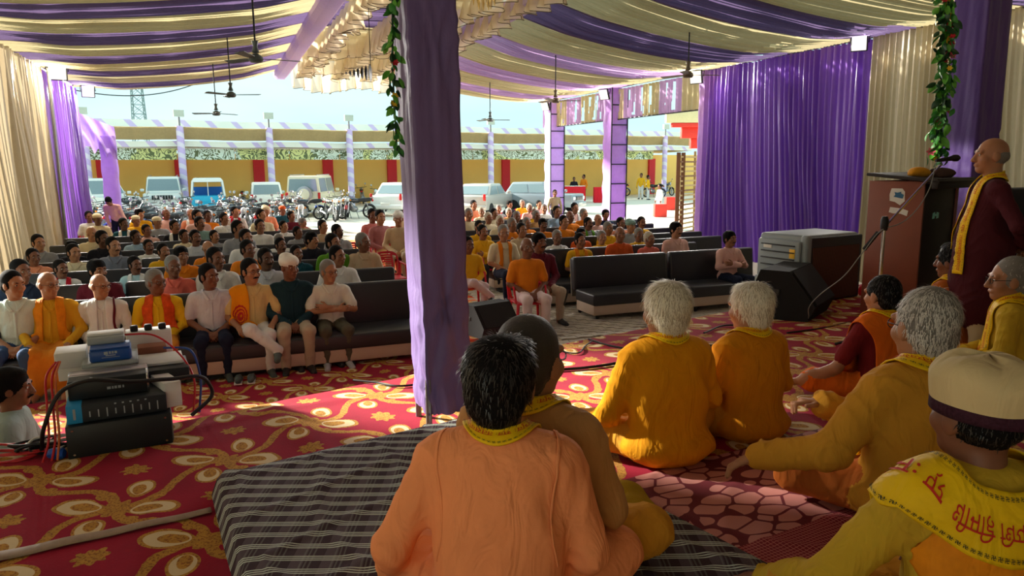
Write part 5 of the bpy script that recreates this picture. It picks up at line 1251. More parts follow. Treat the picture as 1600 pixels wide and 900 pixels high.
mattress('petal_mat', [q0, q0+qn*1.7, q1+qd*.1+qn*1.7, q1+qd*.1], SH+.008, SH+.034, M_petal, 'maroon cotton mat printed with pink petals and a netted border', .003, cat='mat')
# ------------------------------------------------------------------ the first row and other single figures
def at_row(px, py, t):
    d = ray(px, py); o = toH((0, 0)); dv = Vector((d.x, d.y, 0)); k = (t-o[1])/dv.dot(V); return H(o[0]+dv.dot(U)*k, t), CAMZ+d.z*k
def front(px, py, label, mats, sl_=None, t=-2.0, rz=0.0, stache=False, glasses=False, ztop=1.24, **kw):
    me, G, hm = seated('person', mats, h=.0095, hh=.006, hb=.0052, **kw); p, z = at_row(px, py, t); f = max(.9, min(1.16, z/ztop))
    o = link('person', me, None, p, PI+A+rz); o.scale = (f,)*3; tag(o, label, 'person', 'men on the front sofas'); face(o, hm, mats[1], stache, glasses); shirt_front(o, G, .38, math.sin(.02), mats[2]); return o, G
def m6(sk, hr, shc, pac, shoe=None, ex=None): return [skin(sk), HAIRC[hr], shc, pac, shoe or M_shoe, ex or shirt('white')]
C_ = cloth
front(20, 425, 'man in a pale mint shirt and jeans at the left end of the front sofa', m6(2, 'k', C_('mint_shirt', (206, 222, 214)), PANTS['jeans']), pose='lap', yaw=.8, sleeve='half')
o, G = front(74, 425, 'balding man in a mustard kurta and orange dhoti with a printed scarf', m6(2, 'g', C_('mustard_kurta_front', (214, 162, 40)), PANTS['orange'], skin(2)), pose='knees', yaw=.75, hair='ring', dhoti=True, glasses=True, fat=1.15, shoes=False)
p, L = drape(G, scarf_path(.38, .02, (.02, .12), .11), .09, 80, 9); link('scarf', strip_mesh('scarf', p, M_oscarf), o)
o, G = front(155, 428, 'bald man with glasses in a white kurta and white scarf', m6(2, 'w', C_('white_kurta', (222, 224, 220)), C_('pale_grey_dhoti', (206, 208, 212))), pose='lap', yaw=.75, hair='ring', glasses=True, dhoti=True)
p, L = drape(G, scarf_path(.38, .02, (.10, .06), .10), .11, 80, 9); so = link('scarf', strip_mesh('scarf', p, C_('white_scarf', (228, 228, 226))), o)
p, L = drape(G, [(tuple(np.array(a)+np.array((-.035, 0, 0))), b) for a, b in scarf_path(.38, .02, (.10, .18), .10)[6:]], .025, 40, 3, .018); link('maroon_border', strip_mesh('maroon_border', p, shirt('maroon')), so)
o, G = front(243, 423, 'grey-haired man in a bright yellow kurta with an orange-red shawl', m6(1, 'g', C_('bright_yellow_kurta', (232, 190, 36)), C_('ochre_dhoti', (206, 140, 50)), M_sandal), pose='lap', yaw=.65, glasses=True, dhoti=True, fat=1.05)
p, L = drape(G, scarf_path(.38, .02, (.16, .2), .12), [.12, .12, .11, .12, .12], 80, 11); link('shawl', strip_mesh('shawl', p, C_('orange_red_shawl', (226, 84, 34), var=.5, scale=22)), o)
front(326, 414, 'man in a pale grey shirt and navy trousers, hands clasped', m6(1, 'k', C_('pale_grey_shirt', (206, 206, 216)), PANTS['navy'], M_sandal), pose='lap', yaw=.6, sleeve='half')
o, G = front(391, 406, 'man with moustache and glasses, orange shawl over one shoulder, legs crossed', m6(2, 'k', C_('sand_shirt', (216, 188, 128)), PANTS['white'], M_sandal), pose='knees', yaw=.5, sleeve='half', legs='cross', stache=True, glasses=True)
sp_ = [((.15, .16, .38+.02), (1, 0, 0)), ((.145, .15, .38+.25), (1, 0, 0)), ((.135, .10, .38+.45), (1, 0, .1)), ((.15, -.02, .38+.545), (1, 0, -.3)), ((.13, -.12, .38+.42), (1, 0, 0)), ((.12, -.14, .38+.2), (1, 0, 0))]
p, L = drape(G, sp_, .19, 70, 13, .012); so = link('shawl', strip_mesh('shawl', p, C_('orange_shawl', (240, 150, 20))), o)
rings = []
for r0, r1 in ((.42, .5), (.24, .31), (.05, .16)):
    n = 28; pts = []
    for i in range(n): a = 2*PI*i/n; pts += [(r0*math.cos(a), r0*math.sin(a)), ((r1+.04*(i % 2))*math.cos(a), (r1+.04*(i % 2))*math.sin(a))]
    rings.append((pts, [(2*i, 2*i+1, (2*i+3) % (2*n), (2*i+2) % (2*n)) for i in range(n)]))
decal(p, rings, M_print, 'medallion_print', .14, .36, .12, .88, parent=so, kind='stuff'); decal(p, rings, M_print, 'medallion_print', .14, .36, .12, .88, parent=so, flip=True, kind='stuff')
front(451, 399, 'man in a dark teal kurta with a white headcloth', m6(1, 'k', C_('dark_teal_kurta', (30, 56, 66)), PANTS['beige'], None, C_('white_headcloth', (226, 220, 208))), pose='lap', yaw=.45, hair='wrap')
front(513, 408, 'man with folded arms in a white shirt and olive trousers', m6(2, 'g', C_('offwhite_shirt', (220, 218, 206)), PANTS['olive'], C_('grey_socks', (176, 178, 184))), pose='crossed', yaw=.4, sleeve='half', glasses=True)
def footwear(px, py, z, m, label, rz, cat='shoes', op=False):
    p = P(px, py, z); e = empty('pair_of_shoes', p, rz, label, cat)
    for sx in (-1, 1):
        Lp = [Cap((sx*.065, -.09, .035), (sx*.065, .02, .035), .034, .038, 'shirt', .03), Cap((sx*.065, .02, .03), (sx*.07, .12, .025), .038, .03, 'shirt', .03)]
        me, _ = body_mesh('shoe', [(Lp, .008)], [m]*6); s_ = link('shoe', me, e)
        MB().box((sx*.067, .015, .006), (.082, .27, .012)).obj('sole', M_white if op else M_leg, s_)
footwear(383, 596, .04, M_sandal, 'pair of grey slip-on sandals below the crossed white trousers', .3, op=True)
footwear(478, 580, .01, M_shoe, 'pair of black shoes before the beige trousers', .5, op=True)
footwear(540, 572, .01, M_shoe, 'pair of black shoes under the grey socks', .5)
def standing(label, pos, rz, mats, larm=None, rarm=None, hair='short', yaw=0, pitch=0, sc=1.0, kurta=False, bend=0.0, h=.012, hh=.008, hb=.007, group=None, nohem=False, fat=1.0, fc=True, sleeve='long'):
    h0 = .84; L = torso_prims(h0, 0, fat)
    if kurta: L += [Cap((0, 0, h0+.1), (0, 0, .48), .16*fat, .19*fat, 'shirt', .06, .008)]
    hands = []
    for s_, arm in ((-1, larm), (1, rarm)):
        arm = arm or ((s_*.27, -.02, h0+.22), (s_*.27, .08, h0-.02), (0, .2, -1), (s_, 0, 0), .4)
        L += arm_prims((s_*.185, -.01, h0+.488), arm[0], arm[1], sleeve); hands += hand_prims(arm[1], arm[2], arm[3], -s_, arm[4])
    for s_ in (-1, 1): L += [Cap((s_*.09, 0, h0+.02), (s_*.10, .02, .46), .095, .075, 'pants', .05, .006), Cap((s_*.10, .02, .46), (s_*.11, -.01, .10), .075, .062, 'pants', .03, .006), Cap((s_*.11, -.03, .045), (s_*.13, .15, .035), .042, .034, 'shoe', .02)]
    if bend:
        Rb = rotm(0, bend); T = np.array((0, 0, .86)); N_ = []
        for q in L:
            c = q.a if isinstance(q, Cap) else q.c
            N_.append(q.moved(Rb, T-Rb @ T) if (c[2] > .8 and q.lab != 'pants') else q)
        L = N_
        hands = [q.moved(Rb, T-Rb @ T) for q in hands]
        HC = Rb @ (np.array((0, .012, h0+.735))-T)+T; nk = Rb @ (np.array((0, -.015, h0+.535))-T)+T
        hp, hm = head_prims(HC, yaw, pitch+bend+.3, hair, neck=nk)
    else: hp, hm = head_prims((0, .012, h0+.735), yaw, pitch, hair, sc=1.06, neck=(0, -.015, h0+.535))
    me, G = body_mesh('person', [(L, h), (hp, hh), (hands, hb)], mats); G = field(L+hp[:1]+hp[-1:], .012) if fc else G; o = link('person', me, None, pos, rz); o.scale = (sc,)*3; tag(o, label, 'person', group)
    if fc: face(o, hm, mats[1])
    return o, G, hm
# the speaker at the lectern, hands behind his back
h0 = .84; SPD = 5.35; sq = D(1550, 258, SPD)
o, G, hm = standing('bald speaker in a dark maroon kurta with a yellow scarf', (sq.x, sq.y, SH), 1.25, [skin(2), M_grey, C_('dark_maroon_kurta', (72, 26, 34)), C_('cream_trousers', (196, 178, 140)), M_shoe, M_scarf],
    larm=((-.30, -.12, h0+.24), (-.10, -.24, h0+.08), (.9, -.2, -.3), (0, -1, .1), .5), rarm=((.30, -.12, h0+.24), (.10, -.25, h0+.06), (-.9, -.2, -.3), (0, -1, .1), .5), hair='ring', yaw=.1, kurta=True, h=.0095, hh=.0055, hb=.005, fat=1.2, sc=.985)
p, L = drape(G, scarf_path(h0, 0, (-.10, -.14), .095), .09, 100, 11, .012); prayer_scarf(o, p, True)
# others
q = P(180, 392, 0); r_ = D(183, 330, 21.5)
standing('person in a pink polo shirt bending down beside the lilac post', (r_.x, r_.y, 0), PI+.1, [skin(1), M_black, shirt('pink'), PANTS['navy'], M_shoe, M_scarf], ((-.25, .12, .94), (-.2, .2, .70), (0, .2, -1), (-1, 0, 0), .4), ((.25, .12, .94), (.2, .2, .70), (0, .2, -1), (1, 0, 0), .4), bend=.75, fc=False)
def stand_at(px, top, dep, label, mats, rz=PI, **kw):
    d = D(px, top, dep); sc = d.z/1.70; return standing(label, (d.x, d.y, 0), rz, mats, sc=max(.75, min(1.15, sc)), h=.016, hh=.010, hb=.010, fc=False, **kw)
ms = lambda sk, c, pa='dark', hr='k': [skin(sk), HAIRC[hr], shirt(c), PANTS[pa], M_shoe, M_scarf]
stand_at(867, 297, 26, 'standing man in an olive shirt beside the lilac lattice post', ms(1, 'olive'), PI+.2)
stand_at(897, 277, 47, 'distant person in a dark shirt behind the red table', ms(1, 'dark'))
stand_at(912, 273, 47.5, 'distant person in an orange shirt behind the red table', ms(1, 'orange'), PI-.8)
stand_at(1002, 271, 50, 'distant person in a yellow shirt and white dhoti by the wall', ms(1, 'yellow', 'white'), PI-.5)
stand_at(1013, 274, 49, 'second distant person in yellow, nearer the blue motorbike', ms(1, 'yellow', 'white'), PI+1.2)
stand_at(838, 285, 38, 'person in a cream shirt standing beside the grey-blue hatchback', ms(1, 'cream', 'beige'), PI)
stand_at(1031, 288, 34, 'distant person in white walking past the red block', ms(1, 'white', 'white'), PI-1.2)
def chair_person(px, py, dep, rz, label, clabel, mats, z0=None, **kw):
    d = D(px, py, dep); f = max(.85, min(1.12, d.z/1.25)); me, G, hm = seated('person', mats, h0=.40, **kw); o = link('person', me, None, (d.x, d.y, 0), rz); o.scale = (f,)*3
    tag(o, label, 'person', 'people on red chairs'); face(o, hm, mats[1]); put_chair(Vector((d.x, d.y, 0)), rz, clabel); return o
chair_person(593, 329, 15.4, PI+.75, 'man in a red plaid shirt seated on a red chair in the aisle', 'red chair under the front plaid man in the aisle', m6(2, 'k', shirt('plaid'), C_('khaki_trousers', (196, 160, 110))), pose='lap', yaw=-.2)
chair_person(581, 328, 16.2, PI+.7, 'man in a red striped shirt behind the plaid man in the aisle', 'red chair under the striped shirt man in the aisle', m6(1, 'k', C_('red_stripe_shirt', (206, 120, 116)), PANTS['beige']), pose='lap', yaw=-.2)
chair_person(622, 327, 15.0, PI+.1, 'man in a sand shirt on a red chair beside the middle pillar', 'red chair beside the middle pillar', m6(2, 'w', shirt('beige'), PANTS['beige']), pose='lap', yaw=0, hair='wrap')
chair_person(636, 318, 18.0, PI+.1, 'man in a cream shirt half hidden by the middle pillar', 'red chair half hidden by the middle pillar', m6(2, 'g', shirt('cream'), PANTS['beige']), pose='lap', yaw=0)
chair_person(823, 373, 10.3, PI+A-.1, 'bald man in an orange shirt and white trousers on a red chair', 'red plastic chair under the man in orange at the aisle', m6(1, 'w', shirt('orange'), C_('blush_trousers', (222, 200, 200)), skin(1)), pose='lap', yaw=.1, hair='ring', sleeve='half', shoes=False)
chair_person(731, 372, 11.6, PI+A, 'man in pale pink trousers mostly hidden behind the middle pillar', 'red chair hidden behind the middle pillar', m6(1, 'k', shirt('yellow'), PANTS['pinkwhite']), pose='lap', yaw=.1, legs='cross')
put_chair(P(766, 452), PI+A+.15, 'empty red plastic chair with a pale bottle on it beside the aisle')
put_chair(P(612, 470), PI+A+.1, 'empty red plastic chair at the end of the front left rows')
put_chair(P(556, 450)+V*.2, PI+A, 'empty red plastic chair behind the beige kurta')
put_chair(P(617, 408), PI+.1, 'red plastic chair standing in front of the sand shirt man')
for k in range(3): put_chair(D(733, 300, 46)*Vector((1, 1, 0))+Vector((0, 0, .09*k)), PI, ['lowest', 'middle', 'topmost'][k]+' red chair of the stack by the yellow wall at left')
for k in range(3): put_chair(D(744, 300, 46)*Vector((1, 1, 0))+Vector((0, 0, .09*k)), PI, ['lowest', 'middle', 'topmost'][k]+' red chair of the stack by the yellow wall at right')
# boy crouching by the equipment
d = D(16, 561, 4.55); fz = 1.0
me, G, hm = seated('person', [skin(1), M_black, C_('grey_teal_tshirt', (150, 170, 170)), PANTS['dark'], M_shoe, M_scarf], pose='knees', hair='full', yaw=-.1, pitch=.1, sleeve='half', h=.0095, hh=.0055, hb=.005, h0=.22)
o = link('person', me, None, (d.x-.03, d.y, .02), -1.15); o.scale = (.96,)*3; tag(o, 'young man in a grey-teal t-shirt crouching at the left edge', 'person'); face(o, hm, M_black, True)
rbox('low_stool', M_wood, (.34, .34, .16), (d.x-.03, d.y, .11), bw=.02); tag(bpy.data.objects['low_stool'], 'low wooden stool under the crouching young man', 'stool')
# ------------------------------------------------------------------ vehicles in the yard
M_tyre = mat('tyre_rubber', (34, 34, 34), .8, var=.1); M_rim = mat('alloy', (170, 172, 174), .35, .8, var=.05); M_glass = mat('tinted_car_glass', (120, 140, 146), .08, 0, var=.05, spec=.9)
M_carw = mat('white_car_paint', (232, 234, 228), .25, var=.03, coat=.6); M_cars = mat('silver_car_paint', (190, 186, 178), .3, .3, var=.04, coat=.6); M_carg = mat('grey_blue_car_paint', (140, 152, 160), .3, .3, var=.04, coat=.6); M_carc = mat('cream_car_paint', (226, 220, 192), .3, var=.03, coat=.5)
M_tail = mat('red_lamp', (196, 30, 26), .25, var=.05); M_headl = mat('clear_lamp', (222, 228, 230), .1, var=.02); M_plate = mat('number_plate', (232, 232, 224), .5, var=0); M_grille = mat('black_grille', (30, 32, 34), .5, var=.05)
M_cyanp = mat('cyan_van_paint', (16, 170, 210), .3, var=.04, coat=.4); M_bluec = mat('blue_seat_cover', (30, 96, 170), .7, var=.1)
def wheel(parent, loc, r, w, ax='X'):
    R = Matrix.Rotation(PI/2, 3, 'Y'); o = MB().lathe([(r*.62, -w/2), (r*.93, -w/2), (r, -w*.3), (r, w*.3), (r*.93, w/2), (r*.62, w/2)], (0, 0, 0), 20, M=R).obj('wheel', M_tyre, parent, loc=loc)
    MB().lathe([(r*.64, -w*.42), (r*.55, -w*.3), (.05, -w*.36), (.05, w*.36), (r*.55, w*.3), (r*.64, w*.42)], (0, 0, 0), 12, M=R).obj('rim', M_rim, o)
    return o
def hexa(name, b, t, z0, z1, m, parent, bw=.05):
    """b,t: (x half width, y back, y front) at the bottom and top"""
    bm = bmesh.new(); vs = []
    for (hx, y0, y1), z in ((b, z0), (t, z1)):
        for x, y in ((-hx, y0), (hx, y0), (hx, y1), (-hx, y1)): vs.append(bm.verts.new((x, y, z)))
    for f in ((3, 2, 1, 0), (4, 5, 6, 7), (0, 1, 5, 4), (1, 2, 6, 5), (2, 3, 7, 6), (3, 0, 4, 7)): bm.faces.new([vs[i] for i in f])
    bmesh.ops.bevel(bm, geom=bm.edges[:]+bm.verts[:], offset=bw, segments=2, affect='EDGES', profile=.6)
    me = bpy.data.meshes.new(name); bm.to_mesh(me); bm.free(); me.materials.append(m); me.polygons.foreach_set('use_smooth', [True]*len(me.polygons)); me.set_sharp_from_angle(angle=math.radians(50))
    return link(name, me, parent)
def pane(name, c4, m, parent, inset=.10, out=.02):
    c = sum((Vector(p) for p in c4), Vector())/4; q = [c+(Vector(p)-c)*(1-inset) for p in c4]; n = (q[1]-q[0]).cross(q[3]-q[0]).normalized()
    if n.dot(c-Vector((0, 0, c.z))) < 0: n = -n
    return MB().add([p+n*out for p in q]+[p-n*.03 for p in q], [(0, 1, 2, 3), (7, 6, 5, 4)]+[(i, (i+1) % 4, 4+(i+1) % 4, 4+i) for i in range(4)]).obj(name, m, parent, smooth=False)
def car(loc, rz, label, m, L=3.9, W=1.7, Hh=1.85, hood=1.0, cab=(-1.9, .75), top=(-1.85, .35), belt=1.08, spare=False, wr=.33, rails=False, group='parked cars'):
    e = empty('car', loc, rz, label, 'car', group); h2 = L/2
    hexa('body', (W/2-.02, -h2, h2), (W/2-.02, -h2+.04, h2-.06), .32, hood, m, e, .09)
    cy0, cy1 = cab; ty0, ty1 = top; z0, z1 = hood-.06, Hh; tx = W/2-.16; bx = W/2-.05
    cb = hexa('cabin', (bx, cy0, cy1), (tx, ty0, ty1), z0, z1, m, e, .07)
    B = [(-bx, cy0, belt), (bx, cy0, belt), (bx, cy1, belt), (-bx, cy1, belt)]; f = (belt-z0)/(z1-z0); zt = z1-.09; g = (zt-z0)/(z1-z0)
    def pt(sx, yb, yt, k): return (sx*(bx+(tx-bx)*k), yb+(yt-yb)*k, z0+(z1-z0)*k)
    pane('windscreen', [pt(-1, cy1, ty1, f), pt(1, cy1, ty1, f), pt(1, cy1, ty1, g), pt(-1, cy1, ty1, g)], M_glass, e); pane('rear_window', [pt(1, cy0, ty0, f), pt(-1, cy0, ty0, f), pt(-1, cy0, ty0, g), pt(1, cy0, ty0, g)], M_glass, e, .14)
    for sx in (-1, 1):
        mid = lambda q, k: (sx*(bx+(tx-bx)*k), (cy0+(ty0-cy0)*k)*(1-q)+(cy1+(ty1-cy1)*k)*q, z0+(z1-z0)*k)
        for a, b in ((.04, .50), (.52, .96)): pane('side_window', [mid(a, f), mid(b, f), mid(b, g), mid(a, g)], M_glass, e, .06, .012)
        for yy in (h2-.72, -h2+.72): wheel(e, (sx*(W/2-.11), yy, wr), wr, .2)
        rbox('headlight', M_headl, (.30, .06, .16), (sx*(W/2-.26), h2-.01, hood-.20), e, .03); rbox('tail_light', M_tail, (.12, .06, .30), (sx*(W/2-.10), -h2+.01, hood-.06), e, .02)
        rbox('mirror', m, (.18, .08, .14), (sx*(W/2+.08), cy1-.12, belt+.06), e, .03)
        if rails: MB().tube([(sx*(tx-.08), ty0+.15, z1+.04), (sx*(tx-.08), ty1-.1, z1+.04)], .025, 6).obj('roof_rail', M_rim, e)
    rbox('front_bumper', M_white if m is M_carw else m, (W, .16, .24), (0, h2, .46), e, .06); rbox('rear_bumper', m, (W, .16, .22), (0, -h2, .46), e, .06)
    gr = rbox('grille', M_grille, (W*.52, .05, .20), (0, h2+.005, hood-.20), e, .02)
    for k in range(7): rbox('grille_bar', M_rim, (.03, .03, .18), (-W*.21+k*W*.07, .025, 0), gr, .005)
    rbox('number_plate', M_plate, (.45, .02, .11), (0, h2+.09, .48), e, .005); rbox('number_plate', M_plate, (.45, .02, .11), (0, -h2-.09, .60), e, .005)
    if spare:
        R = Matrix.Rotation(PI/2, 3, 'X'); sw = MB().lathe([(.12, -.1), (.33, -.1), (.37, -.04), (.37, .08), (.3, .1)], (0, 0, 0), 24, M=R).obj('spare_wheel', M_rim, e, loc=(.12, -h2-.12, hood+.02)); MB().lathe([(.27, 0), (.25, .03), (.02, .04)], (0, 0, 0), 20, M=R).obj('spare_cover', m, sw, loc=(0, -.08, 0))
    return e
def gp(px, dep): d = D(px, 258, dep); return Vector((d.x, d.y, 0))
def face_to(p, away=False): a = math.atan2(-p.x, p.y); return a if away else a+PI      # local +Y to or from the camera
q = gp(253, 36.5); car(q, face_to(q)-.05, 'white boxy SUV facing the camera left of the striped post', M_carw, 4.0, 1.72, 1.88, 1.12, (-1.9, .7), (-1.85, .35), 1.18, rails=True)
q = gp(150, 34.0); car(q, face_to(q)+.45, 'white van partly hidden by the purple curtain at far left', M_carw, 4.2, 1.75, 1.85, 1.05, (-2.0, 1.0), (-1.9, .3), 1.12)
q = gp(412, 36.5); car(q, face_to(q, True)+.04, 'white hatchback seen from behind in the middle of the yard', M_carw, 3.6, 1.58, 1.60, .95, (-1.75, .7), (-1.5, .2), 1.0)
q = gp(490, 36.0); car(q, face_to(q, True)-.28, 'cream off-roader seen from behind with a round spare wheel cover', M_carc, 4.0, 1.72, 1.90, 1.05, (-1.95, .8), (-1.92, .5), 1.14, spare=True, rails=True)
q = gp(632, 36.0); car(q, face_to(q, True)-.45, 'white sedan half hidden by the middle pillar', M_carw, 4.2, 1.72, 1.55, .98, (-1.75, 1.0), (-1.1, .2), 1.02)
q = gp(757, 35.0); car(q, face_to(q, True)-.35, 'silver sedan seen from behind right of the middle pillar', M_cars, 4.3, 1.72, 1.50, .98, (-1.7, 1.0), (-1.0, .25), 1.0)
q = gp(848, 36.5); car(q, face_to(q)+1.15, 'grey-blue hatchback standing side-on behind the lilac post', M_carg, 3.9, 1.70, 1.52, .95, (-1.8, 1.0), (-1.35, .3), 1.0)
# small blue passenger van, open sided
q = gp(322, 36.0); e = empty('mini_van', q, face_to(q), 'small blue and white open-sided passenger van', 'van')
hexa('body', (.78, -1.5, 1.35), (.76, -1.48, 1.25), .35, .98, M_cyanp, e, .08); hexa('roof', (.74, -1.45, .95), (.62, -1.35, .8), 1.62, 1.82, M_carw, e, .07)
rbox('seat_back', M_bluec, (1.3, .12, .45), (0, -.2, 1.15), e, .03)
for sx in (-1, 1):
    MB().tube([(sx*.74, 1.2, .95), (sx*.66, .85, 1.68)], .05, 8).obj('pillar', M_carw, e); MB().tube([(sx*.74, -1.4, .95), (sx*.66, -1.3, 1.68)], .05, 8).obj('pillar', M_carw, e); MB().tube([(sx*.74, -.2, .95), (sx*.68, -.2, 1.66)], .03, 8).obj('pillar', M_carw, e)
    wheel(e, (sx*.66, .9, .28), .28, .16); wheel(e, (sx*.66, -1.0, .28), .28, .16); rbox('headlight', M_headl, (.2, .05, .16), (sx*.5, 1.36, .72), e, .03)
MB().tube([(0, 1.2, .97), (0, .85, 1.66)], .018, 6).obj('screen_divider', M_carw, e); rbox('front_bumper', M_carw, (1.5, .12, .16), (0, 1.38, .42), e, .04)
# motorbikes
M_bk = mat('bike_black', (36, 38, 42), .35, .2, var=.1, coat=.3); M_eng = mat('engine_alloy', (136, 138, 140), .4, .7, var=.1); M_seat = mat('bike_seat', (30, 30, 32), .6, var=.1)
TANKS = [mat('bike_tank_black', (40, 42, 48), .25, .2, var=.05, coat=.6), mat('bike_tank_red', (170, 26, 30), .25, var=.05, coat=.6), mat('bike_tank_blue', (36, 70, 150), .25, var=.05, coat=.6), mat('bike_tank_silver', (160, 164, 168), .25, .5, var=.05, coat=.5)]
def make_bike():
    e = empty('motorbike'); Rm = Matrix.Rotation(PI/2, 3, 'Y')
    for y, nm in ((.64, 'front_wheel'), (-.62, 'rear_wheel')):
        mb = MB(); ring = [(0, math.cos(t)*.27, math.sin(t)*.27) for t in np.linspace(0, 2*PI, 21)]; mb.tube(ring, .042, 8, cap=False); w = mb.obj(nm, M_tyre, e, loc=(0, y, .30))
        mb = MB()
        for k in range(6): mb.box((0, 0, 0), (.03, .025, .5), M=Matrix.Rotation(k*PI/6, 3, 'X'))
        mb.lathe([(.07, -.03), (.07, .03)], (0, 0, 0), 10, M=Rm); s_ = mb.obj('spokes', M_rim, w); s_['kind'] = 'stuff'
    me, _ = body_mesh('fuel_tank', [([Ell((0, .16, .82), (.125, .23, .10), 'shirt', .05), Ell((0, .0, .80), (.10, .14, .08), 'shirt', .06)], .02)], [TANKS[0]]*6); link('fuel_tank', me, e)
    me, _ = body_mesh('seat', [([Cap((0, -.05, .80), (0, -.62, .84), .085, .075, 'shirt', .05), Cap((0, -.4, .80), (0, -.7, .82), .09, .06, 'shirt', .05)], .02)], [M_seat]*6); link('seat', me, e)
    me, _ = body_mesh('engine', [([Ell((0, .08, .42), (.15, .18, .14), 'shirt', .05), Cap((0, .12, .45), (0, .22, .62), .09, .08, 'shirt', .04)], .02)], [M_eng]*6); link('engine', me, e)
    MB().tube([(0, -.15, .72), (0, .1, .70), (0, .36, .86), (0, .42, .95)], .03, 8).obj('frame', M_bk, e)
    for sx in (-1, 1):
        MB().tube([(sx*.075, .64, .30), (sx*.075, .46, .80), (sx*.075, .42, .95)], .022, 8).obj('fork', M_rim, e); MB().tube([(sx*.07, -.62, .30), (sx*.1, -.45, .72)], .025, 8).obj('shock_absorber', M_rim, e)
        MB().tube([(sx*.22, .36, 1.02), (sx*.28, .44, 1.16)], .008, 6).obj('mirror_stem', M_bk, e); MB().lathe([(.02, -.012), (.055, 0), (.05, .012)], (sx*.29, .45, 1.19), 10, M=Matrix.Rotation(PI/2, 3, 'X')).obj('mirror', M_rim, e)
        MB().lathe([(.02, 0), (.035, .04)], (sx*.14, .5, .86), 8, M=Matrix.Rotation(-PI/2, 3, 'X')).obj('indicator', mat('amber_lamp', (230, 140, 40), .3, var=0), e)
    MB().tube([(-.34, .30, 1.0), (-.2, .40, .99), (.2, .40, .99), (.34, .30, 1.0)], .016, 8).obj('handlebar', M_bk, e)
    me, _ = body_mesh('headlight', [([Ell((0, .52, .88), (.10, .09, .11), 'shirt', .02)], .018)], [M_headl]*6); link('headlight', me, e)
    me, _ = body_mesh('tail_lamp', [([Ell((0, -.78, .78), (.07, .05, .05), 'shirt', .02)], .016)], [M_tail]*6); link('tail_lamp', me, e)
    def fend(y0, a0, a1):
        def fn(u, v):
            t = a0+(a1-a0)*u; x = (v-.5)*.13; r = .345-.03*(2*v-1)**2; return x+0*u, y0+r*np.cos(t)+0*v, .30+r*np.sin(t)+0*v
        return gmesh('mudguard', fn, 12, 4, M_bk)
    solid(link('mudguard', fend(.64, .5, 2.2), e), .008); solid(link('mudguard', fend(-.62, .8, 2.9), e), .008)
    MB().tube([(.12, .16, .42), (.15, -.1, .27), (.16, -.75, .36)], [.025, .03, .05], 8).obj('exhaust', M_rim, e)
    MB().tube([(0, -.58, .86), (0, -.82, .92), (.1, -.82, .92), (.1, -.58, .86)], .012, 6).obj('grab_rail', M_rim, e)
    MB().tube([(-.1, .0, .32), (-.2, -.08, .01)], .012, 6).obj('side_stand', M_bk, e)
    return e
bike0 = make_bike(); NB = 0
def put_bike(p, rz, label, group='motorbikes parked in the yard'):
    global NB
    o = bike0 if NB == 0 else copy_tree(bike0); NB += 1; o.location = p; o.scale = (1.02,)*3; o.rotation_euler = (0, -.12, rz); tag(o, label, 'motorbike', group)
    for c in o.children:
        if c.name.startswith('fuel_tank') or (c.name.startswith('mudguard')):
            c.material_slots[0].link = 'OBJECT'; c.material_slots[0].material = TANKS[NB*7 % 4 if NB % 3 else 0]
    return o
GL = 'motorbike in the dense rows parked behind the left audience'
r2 = random.Random(3)
for row, dep in enumerate((23.4, 25.0, 26.8, 28.8)):
    x0 = gp(128+4*row, dep).x; x1 = gp((470, 474, 476, 440)[row], dep).x; n = int((x1-x0)/.78)
    for k in range(n):
        x = x0+(x1-x0)*(k+.5)/n; tp = 800+1130*x/dep
        if dep > 28 and (226 < tp < 282 or 296 < tp < 350): continue
        put_bike(Vector((x, dep+.5*x*.0+r2.uniform(-.2, .2), 0)), PI*(r2.random() < .5)+r2.uniform(-.5, .5), GL)
for px, dp in ((193, 32.2), (204, 33), (216, 32.4), (289, 32.6), (352, 32.2), (364, 33), (377, 32.4), (443, 32.4), (454, 33), (527, 32.5), (538, 33)): put_bike(gp(px, dp), PI*(r2.random() < .5)+r2.uniform(-.6, .6), 'motorbike squeezed between the parked cars across the yard', 'motorbikes between the cars')
SG = [(516, 345, PI+.55, 'black motorbike with round front wheel turned to the left, nearest the aisle'), (556, 341, PI-1.0, 'red motorbike parked beside the black one near the aisle'), (478, 344, PI-.9, 'motorbike with blue-grey cover standing left of the black one'), (585, 322, PI+.2, 'dark motorbike behind the two plaid men'), (604, 329, PI+.1, 'motorbike parked in front of the white sedan'), (568, 318, .2, 'motorbike with blue seat beside the striped post'), (632, 330, PI-.3, 'motorbike half hidden by the middle pillar'), (1022, 308, .9, 'blue motorbike by the yellow wall far right'), (1041, 306, -.9, 'red motorbike by the yellow wall far right'), (966, 306, 1.2, 'small dark motorbike behind the violet post'), (955, 304, 1.4, 'motorbike between the red table and the violet post'), (447, 318, PI+.9, 'motorbike between the white hatchback and the cream off-roader'), (383, 322, .3, 'motorbike beside the blue van'), (205, 322, .5, 'motorbike between the two white vans at left')]
for px, py, rz, lb in SG: put_bike(P(px, py), rz, lb, 'single motorbikes in the yard')
